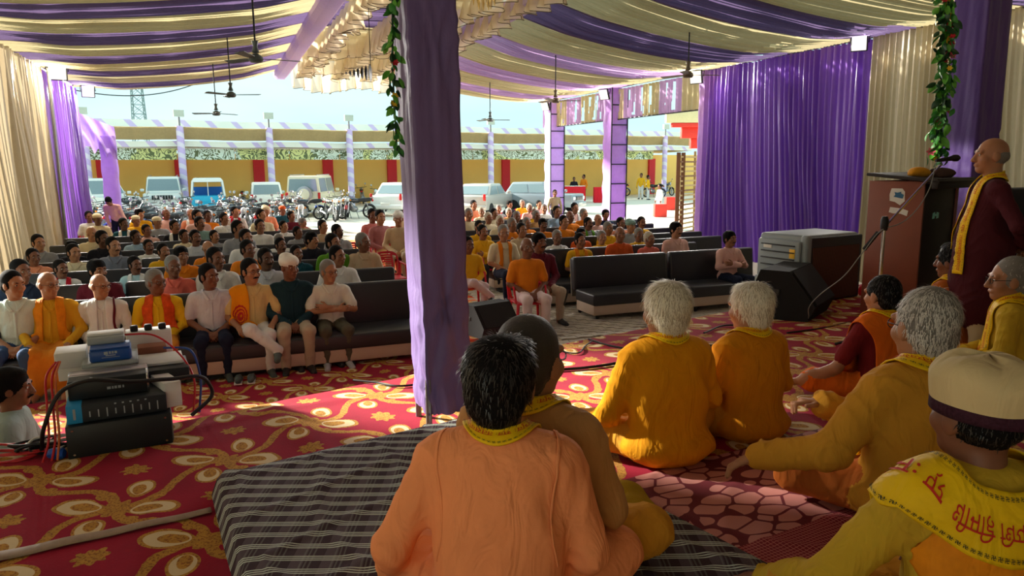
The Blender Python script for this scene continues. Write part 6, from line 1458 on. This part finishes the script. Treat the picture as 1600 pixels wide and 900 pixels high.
# yard furniture
M_tcl = cloth('red_table_cloth', (216, 40, 52))
def cloth_table(px0, px1, ytop, dep, label, top=True):
    a, b = D(px0, ytop, dep), D(px1, ytop, dep); w = b.x-a.x; hgt = a.z; e = empty('cloth_covered_table', ((a.x+b.x)/2, dep, 0), 0, label, 'table')
    def fn(u, v):
        th = u*4; k = np.floor(th).astype(int) % 4; q = th-np.floor(th); X0 = np.choose(k, [-.5+q, .5+0*q, .5-q, -.5+0*q])*w; Y0 = np.choose(k, [-.5+0*q, -.5+q, .5+0*q, .5-q])*.7
        r = 1+.04*np.sin(u*60)*(1-v); return X0*r, Y0*r, hgt*v
    link('table_cloth', gmesh('table_cloth', fn, 80, 6, M_tcl), e); rbox('table_top', M_white if top else M_tcl, (w, .7, .04), (0, 0, hgt), e, .01); return e
cloth_table(882, 914, 291, 46, 'long table under a red cloth with a white top by the wall'); cloth_table(928, 940, 293, 46, 'narrow table under a red cloth left of the violet post', False); cloth_table(800, 812, 291, 42, 'red covered stand between the two parked cars', False)
for px0, px1, yt, dp, lb in ((1022, 1041, 319, 33, 'square red block standing in the yard'), (1040, 1056, 308, 38, 'red block beside the slatted gate')):
    a, b = D(px0, yt, dp), D(px1, yt, dp); rbox('red_block', M_hred, (b.x-a.x, .45, a.z), ((a.x+b.x)/2, dp, a.z/2), bw=.02); o = [x for x in bpy.data.objects if x.name.startswith('red_block')][-1]; tag(o, lb, 'block')
# ------------------------------------------------------------------ hanging things
M_fan = mat('brown_fan_paint', (112, 100, 84), .5, .3, var=.05); M_fand = mat('haze_greyed_fan_paint', (84, 96, 94), .5, .3, var=.05)  # M_fand is greyed: haze over the fans is put into its colour
def fan(px, py, dep, ytop, m, label, r=.62, rz=0.0):
    c = D(px, py, dep); zt_ = min(D(px, ytop, dep).z, BEAMZ+.1); e = empty('ceiling_fan', c, rz, label, 'fan', 'ceiling fans')
    MB().tube([(0, 0, .1), (0, 0, zt_-c.z)], .014, 8).obj('rod', M_dark, e); MB().lathe([(.03, .09), (.055, .10), (.03, .18), (.05, .26)], (0, 0, 0), 14).obj('canopy_cup', m, e)
    MB().lathe([(.04, -.045), (.08, -.04), (.105, -.01), (.095, .04), (.04, .08)], (0, 0, 0), 20).obj('motor', m, e)
    for k in range(3):
        R = Matrix.Rotation(k*2*PI/3, 3, 'Z'); mb = MB(); pts = [(.1, -.02), (.18, -.05), (r, -.07), (r+.02, 0), (r, .07), (.18, .05), (.1, .02)]
        vs = [R @ Vector((x, y, .012+(y*.18)+s_*.004)) for s_ in (-1, 1) for x, y in pts]; n = len(pts)
        mb.add(vs, [tuple(range(n))[::-1], tuple(range(n, 2*n))]+[(i, (i+1) % n, n+(i+1) % n, n+i) for i in range(n)]).obj('blade', m, e, smooth=False)
    return e
fan(400, 93, 11.0, 0, M_fand, 'dark ceiling fan nearest the lilac beam at top left', rz=.5); fan(361, 149, 16.0, 30, M_fand, 'dark ceiling fan over the left sofa rows', rz=.0); fan(338, 178, 19.5, 90, M_fand, 'lowest looking ceiling fan before the sky at left', rz=1.0)
fan(766, 188, 23.5, 112, M_fand, 'slim ceiling fan seen against the sky right of the pillar', rz=.2); fan(868, 158, 18.5, 62, M_fan, 'brown ceiling fan near the lilac lattice post', rz=.1); fan(1075, 118, 14.5, 0, M_fan, 'brown ceiling fan beside the top of the purple curtain', rz=.15)
M_fl = mat('floodlight_glass', (214, 212, 206), .2, var=.05); _b = M_fl.node_tree.nodes['Principled BSDF']; _b.inputs['Emission Color'].default_value = (1, .97, .9, 1); _b.inputs['Emission Strength'].default_value = .35  # lens glow is added; the fixtures look switched off
def flood(p, rz, tilt, sz, label, watts=110):
    e = empty('floodlight', p, rz, label, 'lamp', 'floodlights under the eaves'); e.rotation_euler = (tilt, 0, rz)
    rbox('housing', M_dark, (sz, .07, sz*1.05), (0, 0, 0), e, .02); rbox('lens', M_fl, (sz*.86, .02, sz*.9), (0, -.04, 0), e, .01)
    ld = bpy.data.lights.new('added_flood_fill', 'AREA'); ld.energy = watts; ld.size = sz*.8; ld.color = (1, .95, .86); lo_ = bpy.data.objects.new('added_flood_fill', ld); COL.objects.link(lo_); lo_.parent = e; lo_.location = (0, -.07, 0); lo_.rotation_euler = (-PI/2, 0, 0)  # fixture looks unlit; this light is added to brighten the hall
    MB().tube([(-sz*.55, .02, 0), (-sz*.55, .12, .12), (sz*.55, .12, .12), (sz*.55, .02, 0)], .012, 6).obj('bracket', M_dark, e)
flood(H(-.34, .12, EAVE-.12), A-.9, .25, .30, 'square floodlight at the corner of purple and beige curtains', 18); flood(H(-.34, 5.3, EAVE-.18), A-1.0, .3, .34, 'floodlight at the left end of the right purple curtain')
flood(H(-.42, 10.0, EAVE-.2), A-1.1, .4, .34, 'floodlight on the violet lattice post'); flood(H(-.42, 14.5, EAVE-.22), A-1.1, .4, .34, 'floodlight on the far lilac lattice post')
flood(H(SL+.4, 10.1, EAVE-.1), A+.2, .3, .42, 'floodlight above the left beige curtain'); flood(H(SL+.4, 14.6, EAVE-.15), A+.2, .3, .36, 'floodlight above the end of the left purple curtain')
# spiral lamp and small chandelier in the middle field
c = D(566, 114, 14); e = empty('spiral_lamp', c, 0, 'dark ribbed spiral ornament hanging below the beige frills', 'ornament'); R = Matrix.Rotation(PI/2, 3, 'Y')
for k in range(7): MB().lathe([(.012+.018*k, -.014), (.03+.022*k, 0), (.012+.018*k, .014)], (-.30+k*.075, 0, 0), 14, M=R).obj('ring', M_dark, e)
MB().tube([(.16, 0, .0), (.16, 0, 1.75)], .008, 6).obj('cord', M_dark, e)
c = D(757, 2, 11.0); e = empty('chandelier', c, 0, 'small golden crystal chandelier at the top edge', 'chandelier'); M_gold = mat('gold_crystal', (226, 200, 120), .15, .4, var=.1)
MB().tube([(0, 0, .05), (0, 0, .5)], .012, 6).obj('stem', M_gold, e)
for k in range(14): a = k*2*PI/14; rr_ = .16 if k % 2 else .09; MB().lathe([(.004, .12), (.018, .05), (.004, -.05)], (rr_*math.cos(a), rr_*math.sin(a), -.06*(1-k % 2)), 6).obj('crystal', M_gold, e)
# leaf garlands
LEAFM = [mat('green_leaf', (52, 128, 48), .45, var=.3, scale=40), mat('bright_leaf', (98, 170, 60), .45, var=.3, scale=40), mat('dark_leaf', (24, 66, 32), .45, var=.3, scale=40)]; FLM = [mat('pink_flower', (226, 96, 120), .6, var=.2), mat('yellow_flower', (240, 196, 50), .6, var=.2), mat('red_flower', (186, 30, 40), .6, var=.2)]
def leaf_mesh(m):
    def fn(u, v):
        w = .5*np.sin(np.clip(u, 0, 1)*PI)**.8*(1-.35*u); return (v-.5)*2*w*.62, u, .14*np.sin(u*PI)-.16*(2*v-1)**2*w
    return gmesh('leaf', fn, 8, 4, m)
LM = [leaf_mesh(m) for m in LEAFM]
def flower_mesh(m):
    mb = MB()
    for k in range(6):
        R = Matrix.Rotation(k*PI/3, 3, 'Z'); mb.add([R @ Vector(v) for v in ((0, 0, 0), (.5, -.3, .2), (1, 0, .35), (.5, .3, .2))], [(0, 1, 2, 3)])
    return mb.mesh('flower', m)
FM = [flower_mesh(m) for m in FLM]
def garland(pts, n, size, label, flowers, spread, seed):
    r = random.Random(seed); e = empty('leaf_garland', pts[0], 0, label, 'garland'); o0 = Vector(pts[0])
    MB().tube([Vector(p)-o0 for p in pts], .006, 5).obj('cord', LEAFM[2], e)
    for k in range(n):
        t = k/n*(len(pts)-1); i = int(t); p = Vector(pts[i]).lerp(Vector(pts[min(i+1, len(pts)-1)]), t-i)-o0; q = p+Vector((r.gauss(0, spread), r.gauss(0, spread), r.gauss(0, spread*.5)))
        fl = r.random() < flowers; o = link('flower' if fl else 'leaf', r.choice(FM) if fl else r.choice(LM), e, q); s_ = size*r.uniform(.7, 1.25)*(.4 if fl else 1); o.scale = (s_,)*3
        o.rotation_euler = (r.uniform(-2.6, -.9), r.uniform(-.9, .9), r.uniform(0, 6.28)) if not fl else (1.4+r.uniform(-.5, .5), 0, r.uniform(-.8, .8))
ga = D(613, -20, 4.0); gb = D(620, 236, 4.0)
garland([ga, ga.lerp(gb, .5)+Vector((-.008, -.02, 0)), gb], 85, .062, 'trailing leaf garland down the left edge of the middle pillar', .05, .014, 2)
ga = D(1481, -10, 8.55); gb = D(1466, 250, 8.55)
garland([ga, ga.lerp(gb, .5)+Vector((0, -.03, 0)), gb], 292, .125, 'leafy garland with flowers beside the pillar behind the lectern', .10, .042, 5)
# ------------------------------------------------------------------ things on the stage
M_lect = mat('reddish_veneer', (126, 62, 40), .45, var=.25, scale=3, spec=.5); M_lectd = mat('dark_shaded_lectern', (30, 22, 20), .6, var=.1); M_paper = mat('white_sticker', (214, 214, 206), .7, var=.1); M_teal = mat('teal_mark', (120, 200, 190), .4, var=.05); M_blueink = mat('blue_ink', (40, 100, 140), .6, var=0)
Lc = P(1343, 488, SH); e1 = Vector((.62, -.785, 0)); e2 = Vector((.785, .62, 0)); w1, w2, lh = .52, .80, 1.33
N_ = Lc+e1*w1; lect = empty('lectern', Lc+e1*w1/2+e2*w2/2, math.atan2(e1.y, e1.x), 'reddish wooden lectern with torn white stickers beside the speaker', 'lectern')
rbox('side_panel', M_lect, (w1, .025, lh), (0, -w2/2+.0125, lh/2), lect, .004); rbox('side_panel', M_lect, (w1, .025, lh), (0, w2/2-.0125, lh/2), lect, .004)
rbox('front_panel', M_lect, (.025, w2-.05, lh), (-w1/2+.0125, 0, lh/2), lect, .004); rbox('back_panel', M_lectd, (.02, w2-.05, lh-.06), (w1/2-.03, 0, lh/2), lect, .004)  # back panel's shadow is put into its near-black colour
tp = rbox('top_board', M_lectd, (w1+.16, w2+.08, .03), (.06, 0, lh+.03), lect, .008); tp.rotation_euler.y = .10
rbox('top_rim', M_lectd, (.06, w2+.08, .10), (w1/2+.10, 0, lh-.02), lect, .01)
st = rbox('shelf', M_lectd, (w1-.08, w2-.06, .02), (0, 0, .75), lect, .003)
def paper(name, m, poly, loc, parent, th=.003):     # flat sticker on the near side panel
    return MB().prism(poly, 0, th, M=Matrix(((1, 0, 0), (0, 0, -1), (0, 1, 0))), T=loc).obj(name, m, parent, smooth=False)
paper('torn_sticker', M_paper, [(-.07, -.06), (-.02, -.07), (.03, -.10), (.07, -.06), (.065, .03), (.04, .06), (-.06, .06), (-.075, .0)], (.02, -w2/2-.001, 1.20), lect)
paper('sticker_print', M_blueink, [(-.045, -.015), (.04, -.03), (.05, .005), (.02, .02), (.025, .035), (-.01, .025), (-.04, .03), (-.03, .005)], (.03, -w2/2-.004, 1.195), lect)
paper('torn_sticker', M_paper, [(-.08, -.02), (-.04, -.03), (.03, -.03), (.09, -.05), (.10, .0), (.04, .02), (-.07, .03)], (.03, -w2/2-.001, 1.05), lect)
MB().prism([(-.07, -.035), (-.02, -.03), (-.02, -.01), (.02, -.01), (.02, -.035), (.07, -.03), (.07, .02), (.02, .03), (.02, .012), (-.02, .012), (-.02, .03), (-.07, .02)], 0, .003, M=Matrix(((0, 0, 1), (1, 0, 0), (0, 1, 0))), T=(w1/2-.019, -.06, 1.0)).obj('teal_mark', M_teal, lect, smooth=False)  # small teal H-shaped mark on the back panel
lp = Lc+e1*w1*.5+e2*w2*.5+Vector((0, 0, SH+lh-.03-SH))
tz = SH+lh+.045
heap('yellow_cloth_bundle', (lp.x-.02, lp.y-.06, tz), (.17, .12), cloth('amber_cloth_bundle', (206, 140, 30)), 'amber cloth bundle lying on the lectern top', 24, .07)
heap('brown_bag', (lp.x+.20, lp.y-.10, tz-.03), (.16, .12), cloth('dark_brown_bag', (62, 44, 36)), 'dark brown bag lying on the lectern beside the amber bundle', 22, .10)
# microphone stand
M_chrome = mat('chrome', (176, 178, 180), .2, 1.0, var=.03); M_mic = mat('black_mic', (22, 22, 24), .5, .2, var=.1)
md = 5.7; mc = D(1382, 350, md); mst = empty('microphone_stand', (mc.x, mc.y, SH), 0, 'chrome boom microphone stand in front of the lectern', 'microphone stand'); O = Vector((mc.x, mc.y, SH))
MB().tube([(0, 0, .02), (0, 0, mc.z-SH)], .014, 10).obj('pole', M_chrome, mst)
for k in range(3): a = k*2*PI/3+.4; MB().tube([(0, 0, .14), (.30*math.cos(a), .30*math.sin(a), .012)], .011, 8).obj('leg', M_mic, mst)
MB().lathe([(.024, -.05), (.03, -.02), (.03, .03), (.02, .06)], (0, 0, mc.z-SH), 14).obj('clutch', M_mic, mst)
b0, b1 = D(1352, 388, md), D(1470, 258, md); MB().tube([b0-O, b1-O], .009, 8).obj('boom', M_chrome, mst); MB().tube([D(1350, 390, md)-O, D(1372, 363, md)-O], .017, 8).obj('grip', M_mic, mst)
mic = MB().tube([D(1462, 251, md)-O, D(1492, 247, md)-O], [.012, .020], 10).obj('microphone', M_mic, mst); MB().lathe([(.014, -.05), (.026, -.02), (.026, .01), (.012, .028)], (0, 0, 0), 12, M=Matrix.Rotation(PI/2, 3, 'Y')).obj('mic_head', M_mic, mic, loc=D(1494, 247, md)-O)
def cable(name, pts, r, m, label, cat='cable', n=6, grp=None):
    P_ = [Vector(p) for p in pts]; path = []
    c, _, L = spline([(tuple(p), (0, 0, 1)) for p in P_], max(24, len(P_)*8)); return tag(MB().tube([Vector(q) for q in c], r, n).obj(name, m), label, cat, grp)
cable('mic_cable', [D(1463, 252, md), D(1450, 300, md-.02), D(1400, 352, md-.03), D(1384, 356, md-.02), D(1350, 392, md-.02), D(1322, 428, md), D(1284, 458, md+.2), P(1262, 500, SH+.02)], .0042, mat('grey_cable', (120, 122, 118), .5, var=.1), 'grey microphone cable running down from the boom stand')
# air cooler
M_cool = mat('grey_cooler_plastic', (136, 148, 152), .5, var=.06); M_coold = mat('dark_cooler_frame', (36, 38, 42), .5, var=.1); M_ystick = mat('yellow_sticker', (230, 180, 40), .5, var=.1)
def pad_mat():
    m, n, l, b = new_mat('brown_honeycomb_pad'); nt = m.node_tree; tc = n.new('ShaderNodeTexCoord'); s3 = n.new('ShaderNodeSeparateXYZ'); l.new(tc.outputs['Object'], s3.inputs[0]); x = X(nt, s3.outputs[0]); z = X(nt, s3.outputs[2])
    g = ((x*70.0).fr().lt(.3)).max((z*70.0).fr().lt(.35)); l.new(mixc(nt, g, lin((104, 64, 48)), lin((56, 36, 30))), b.inputs['Base Color']); b.inputs['Roughness'].default_value = .9; return m
cN = P(1252, 476, SH); cR = P(1338, 463, SH); cx = (cR-cN).normalized(); cyv = Vector((-cx.y, cx.x, 0)); cw = (cR-cN).length; cdp = .62; chh = .74
cool = empty('air_cooler', cN+cx*cw/2+cyv*cdp/2, math.atan2(cx.y, cx.x), 'grey plastic air cooler with brown honeycomb side', 'air cooler')
rbox('body', M_cool, (cw, cdp, chh), (0, 0, chh/2), cool, .05, n=3); rbox('side_frame', M_coold, (cw-.02, .03, chh-.03), (.01, -cdp/2-.01, chh/2-.01), cool, .02); rbox('pad', pad_mat(), (cw-.16, .03, chh-.16), (.02, -cdp/2-.022, chh/2-.05), cool, .004)
rbox('corner_panel', M_cool, (.10, .10, chh+.01), (-cw/2+.045, -cdp/2+.02, chh/2), cool, .035, n=3)
rbox('front_panel', M_cool, (.05, cdp-.06, chh*.80), (-cw/2-.02, 0, chh*.52), cool, .02); rbox('front_ledge', M_cool, (.10, cdp-.1, .14), (-cw/2-.05, 0, .20), cool, .02)
for k in range(4): rbox('louvre', M_coold, (.03, cdp-.18, .012), (-cw/2-.05, 0, .40+k*.075), cool, .003)
rbox('label_sticker', M_ystick, (.008, .07, .10), (-cw/2-.047, -cdp/2+.12, .54), cool, .001); rbox('label_sticker', M_plate, (.008, .11, .04), (-cw/2-.047, .14, .60), cool, .001)
# wedge monitors and a tall loudspeaker
M_spk = mat('black_speaker_carpet', (20, 21, 24), .85, var=.15, scale=60, bump=.3, bscale=200); M_grl = mat('speaker_grille', (28, 29, 32), .7, .2, var=.1)
def wedge(p, rz, w, label, sc=1.0):
    e = empty('monitor_speaker', p, rz, label, 'speaker', 'stage loudspeakers'); e.scale = (sc,)*3; prof = [(-.24, 0), (.24, 0), (.30, .14), (.08, .42), (-.16, .42), (-.27, .12)]
    R = Matrix(((0, 0, 1), (1, 0, 0), (0, 1, 0))); MB().prism(prof, -w/2, w/2, M=R).obj('cabinet', M_spk, e, smooth=False)
    a, b = Vector((0, .302, .15)), Vector((0, .09, .415)); n = Vector((0, .28, .22)).normalized(); c4 = [a+Vector((-w/2+.04, 0, 0)), a+Vector((w/2-.04, 0, 0)), b+Vector((w/2-.04, 0, 0)), b+Vector((-w/2+.04, 0, 0))]
    MB().add([q+n*.008 for q in c4]+[q for q in c4], [(0, 1, 2, 3)]+[(i, (i+1) % 4, 4+(i+1) % 4, 4+i) for i in range(4)]).obj('grille', M_grl, e, smooth=False)
    rbox('handle', M_coold, (.012, .12, .05), (w/2+.004, -.05, .24), e, .004)
wedge(P(1232, 490, SH), PI+A+.55, .66, 'large black wedge monitor in front of the air cooler', 1.15); wedge(P(764, 520, SH), PI+A+.3, .62, 'black wedge monitor behind the middle pillar', .66)
d = D(1598, 270, 7.0); e = empty('loudspeaker', (d.x+.2, d.y, SH), A, 'tall black loudspeaker behind the speaker at the right edge', 'speaker', 'stage loudspeakers'); rbox('cabinet', M_spk, (.62, .55, 1.25), (0, 0, .63), e, .02); rbox('grille', M_grl, (.56, .02, 1.1), (0, -.28, .65), e, .01)
# ------------------------------------------------------------------ sound equipment heap, lower left
M_amp = mat('black_amp_case', (34, 40, 44), .45, .3, var=.1); M_carton = mat('black_carton', (30, 38, 44), .6, var=.1); M_cblue = mat('blue_carton_end', (30, 146, 206), .6, var=.06); M_silver = mat('brushed_amp_top', (176, 172, 178), .3, .7, var=.1); M_bbox = mat('blue_battery_box', (26, 76, 150), .4, var=.08); M_gbox = mat('grey_adapter', (150, 160, 160), .5, var=.08); M_wbox = mat('white_board', (214, 216, 212), .6, var=.08); M_brown = mat('brown_tin', (134, 82, 56), .6, var=.1); M_ink = mat('white_ink', (150, 162, 168), .6, var=0)
eA, eB = P(107, 719, SH+.005), P(271, 692, SH+.005); ex = (eB-eA).normalized(); ey = Vector((-ex.y, ex.x, 0)); ew = (eB-eA).length; EA = math.atan2(ex.y, ex.x)
ZQ = .76
def EQ(x, y, z): return eA+ex*x+ey*y+Vector((0, 0, z*ZQ))
def eqbox(name, m, x0, x1, y0, y1, z0, z1, label, cat, tilt=0.0, bw=.006, rz=0.0):
    o = empty(name, EQ((x0+x1)/2, (y0+y1)/2, z0), EA+rz, label, cat); o.scale = (1, 1, ZQ); b = rbox('case', m, (x1-x0, y1-y0, z1-z0), (0, 0, (z1-z0)/2), o, bw); return o
o = eqbox('amplifier', M_amp, 0, ew, 0, .44, 0, .23, 'large black amplifier case at the bottom of the equipment heap', 'amplifier')
for sx in (-1, 1):
    for zz in (.03, .20): MB().lathe([(.007, 0), (.007, .004)], (sx*(ew/2-.03), -.222, zz), 8, M=Matrix.Rotation(PI/2, 3, 'X')).obj('screw', M_chrome, o)
rbox('side_plate', M_gbox, (.006, .40, .20), (ew/2+.003, 0, .115), o, .002)
eqbox('white_case', M_wbox, -.02, ew-.04, .46, .80, 0, .34, 'white equipment case standing behind the amplifier', 'case')
o = eqbox('equipment_carton', M_carton, .01, .48, .03, .30, .235, .36, 'black product carton with a blue end', 'box')
rbox('blue_end', M_cblue, (.072, .272, .127), (-.20, 0, .063), o, .003); MB().box((-.2, -.1372, .066), (.012, .001, .075)).obj('printed_line', M_ink, o, smooth=False)
for k in range(9): MB().box((-.13+k*.04, -.1372, .055), (.006, .001, .04+.012*(k % 3))).obj('printed_line', M_ink, o, smooth=False)
for k in range(5): MB().box((-.01+k*.036, -.1372, .108), (.010, .001, .010)).obj('printed_icon', M_ink, o, smooth=False)
o = eqbox('open_paper_flap', M_wbox, .44, .53, .08, .34, .235, .42, 'white paper flap leaning on the carton', 'paper', bw=.003, rz=.25)
o = eqbox('mixer_amplifier', M_amp, .02, .40, .12, .34, .365, .50, 'dark mixer amplifier with a shiny top edge', 'amplifier'); rbox('top_plate', M_silver, (.385, .10, .02), (0, .05, .135), o, .008); [MB().box((x_, -.1112, .062), (w_, .002, .018)).obj('logo_mark', M_ink, o, smooth=False) for x_, w_ in ((.0, .018), (.018, .008), (.032, .012), (.05, .014), (.068, .008))]; rbox('end_cap', M_chrome, (.012, .225, .14), (.188, 0, .07), o, .003)
eqbox('black_rack_unit', M_amp, .40, .62, .30, .60, .345, .45, 'black rack unit right of the mixer amplifier', 'amplifier')
eqbox('paper_stack', M_wbox, .36, .60, .40, .66, .452, .475, 'stack of white papers on the rack unit', 'paper', bw=.003)
o = eqbox('battery_charger', M_gbox, .08, .36, .34, .62, .51, .545, 'clear plastic tray under the blue box', 'tray'); o = eqbox('blue_box', M_bbox, .12, .33, .34, .52, .547, .64, 'blue battery box with white print on the equipment heap', 'box', bw=.015)
[MB().box((x_, -.0912, z_), (w_, .002, h_)).obj('logo_mark', M_ink, o, smooth=False) for x_, z_, w_, h_ in ((-.022, .066, .020, .022), (-.002, .068, .010, .018), (.012, .068, .010, .018), (.027, .068, .012, .018), (.0, .048, .05, .007), (.0, .034, .09, .003))]; rbox('lid', M_bbox, (.20, .17, .01), (0, 0, .097), o, .004)
o = eqbox('grey_adapter', M_gbox, .11, .30, .46, .60, .645, .70, 'grey adapter on top of the blue box', 'adapter', bw=.01); rbox('white_lid', M_wbox, (.19, .10, .02), (0, .03, .065), o, .005)
eqbox('silver_box', M_wbox, -.06, .10, .50, .70, .48, .60, 'silver-white box left of the blue box', 'box'); eqbox('box_stand', M_wbox, -.06, .36, .62, .80, .345, .478, 'white carton carrying the silver box', 'box')
eqbox('brown_tin', M_brown, .36, .52, .66, .78, .46, .53, 'flat brown tin behind the papers', 'tin'); ps = eqbox('power_strip', M_wbox, .30, .56, .82, .95, .0, .62, 'white switch board with black plugs', 'switch board')
for k in range(3): rbox('plug', M_mic, (.045, .05, .05), (-.08+k*.08, -.03, .645), ps, .01)
M_rwire = mat('red_wire', (186, 30, 40), .45, var=.1); M_bwire = mat('blue_wire', (40, 76, 150), .45, var=.1); M_cop = mat('orange_wire', (206, 110, 60), .5, var=.1)
cable('black_cable', [EQ(-.13, .15, .01), EQ(-.09, .05, .25), EQ(.0, .05, .47), EQ(.12, .0, .54), EQ(.30, -.01, .50), EQ(.50, .02, .47), EQ(.68, .08, .42), EQ(.72, .12, .28), EQ(.60, .06, .16)], .011, M_cable, 'thick black cable looping over the equipment heap', n=8)
for k, (x, m, lb) in enumerate(((-.045, M_rwire, 'red wire hanging down the left side of the amplifier'), (-.07, M_rwire, 'second red wire beside the amplifier'), (-.03, M_cop, 'orange wire beside the amplifier'))):
    cable('wire', [EQ(x*.5, .30, .60), EQ(x, .22, .55), EQ(x*1.1, .10, .35), EQ(x*1.2, .05, .12), EQ(x*1.6, .0, .012)], .006, m, lb)
cable('blue_wire', [EQ(.5, .5, .56), EQ(.64, .42, .54), EQ(.68, .40, .35), EQ(.66, .36, .05)], .007, M_bwire, 'blue wire on the right side of the equipment heap')
cable('red_wire', [EQ(.30, .56, .68), EQ(.45, .5, .67), EQ(.58, .42, .52), EQ(.64, .30, .35), EQ(.62, .25, .1)], .006, M_rwire, 'red wire crossing the top of the equipment heap')
r3 = random.Random(4)
for k in range(5):
    c0 = P(22, 708, SH+.012)+Vector((r3.uniform(-.05, .05), r3.uniform(-.04, .04), .006*k)); a0 = r3.uniform(0, 6); pts = [c0+Vector((.19*math.cos(a0+t)*(1+.1*math.sin(3*t+k)), .075*math.sin(a0+t)*(1+.15*math.cos(2*t+k)), .008*math.sin(t*2))) for t in np.linspace(0, 6.0, 12)]
    cable('red_cable_coil', pts, .006, M_rwire, ['outermost', 'second', 'third', 'fourth', 'topmost'][k]+' loop of the red cable coil at the left edge', grp='red cable coil')
for k in range(7):
    c0 = P(66, 705, SH+.015)+Vector((r3.uniform(-.07, .07), r3.uniform(-.06, .06), .007*k)); a0 = r3.uniform(0, 6); pts = [c0+Vector((r3.uniform(.05, .12)*math.cos(a0+t), r3.uniform(.04, .09)*math.sin(a0+t*1.3), .012+.012*math.sin(t*2))) for t in np.linspace(0, 5.5, 9)]
    cable('tangled_cable', pts, .007, M_cable if k % 3 else M_wbox, 'tangled black and white cable beside the amplifier', grp='cable tangle')
q = P(92, 712, SH+.02); bp = MB().lathe([(.022, -.05), (.03, -.03), (.03, .02), (.02, .03)], (0, 0, 0), 12, M=Matrix.Rotation(PI/2, 3, 'Y')).obj('blue_plug', mat('blue_plastic', (34, 90, 196), .4, var=.05), None, loc=(q.x, q.y, q.z+.012)); tag(bp, 'blue industrial plug lying beside the amplifier', 'plug')
# cables on the carpet
def fc(pts, r, lb, m=None): return cable('floor_cable', [P(x, y, SH+.018) for x, y in pts], r, m or M_cable, lb, grp='cables lying on the stage')
fc([(552, 594), (590, 598), (620, 603), (660, 600)], .008, 'black cable on the carpet left of the middle pillar')
fc([(868, 578), (910, 575), (960, 568), (975, 565), (1080, 548), (1110, 542)], .012, 'thick black cable crossing the carpet behind the white-haired men')
fc([(920, 530), (945, 538), (985, 545), (1050, 535), (1110, 540), (1150, 538)], .009, 'thin black cable looping on the carpet below the sofas')
fc([(1100, 520), (1140, 508), (1180, 510), (1210, 525)], .008, 'short black cable beside the large wedge monitor')
fc([(1230, 520), (1290, 512), (1340, 500)], .009, 'black cable running from the wedge monitor to the lectern')
fc([(860, 545), (900, 552), (915, 540), (925, 533)], .006, 'thin dark wire near the head of the tan kurta man')
# small leftovers
heap('purple_cloth', P(1331, 452, SH+.01), (.10, .09), M_purple, 'crumpled purple cloth at the foot of the beige curtain', 31, .16); heap('red_cloth_bundle', P(1336, 458, SH+.01)+Vector((.05, -.12, 0)), (.07, .06), M_tcl, 'red cloth beside the purple one at the lectern foot', 32, .10)
heap('yellow_bag', P(1568, 590, SH+.01), (.07, .06), M_scarf, 'yellow packet on the floor at the right edge', 33, .12)
ws_ = MB().tube([P(877, 494, 0)+Vector((0, 0, .01)), D(888, 452, 9.7)], .014, 8).obj('walking_stick', M_dark); tag(ws_, 'dark walking stick leaning against the end of the right sofa', 'stick')
q = P(776, 428, .44); bt = MB().lathe([(.03, 0), (.032, .14), (.03, .18), (.012, .21), (.014, .235)], (0, 0, 0), 12).obj('water_bottle', mat('pale_bottle', (206, 196, 200), .3, var=.05), None, loc=P(766, 452)+Vector((.06, .0, .43))); tag(bt, 'pale water bottle standing on the empty red chair', 'bottle')
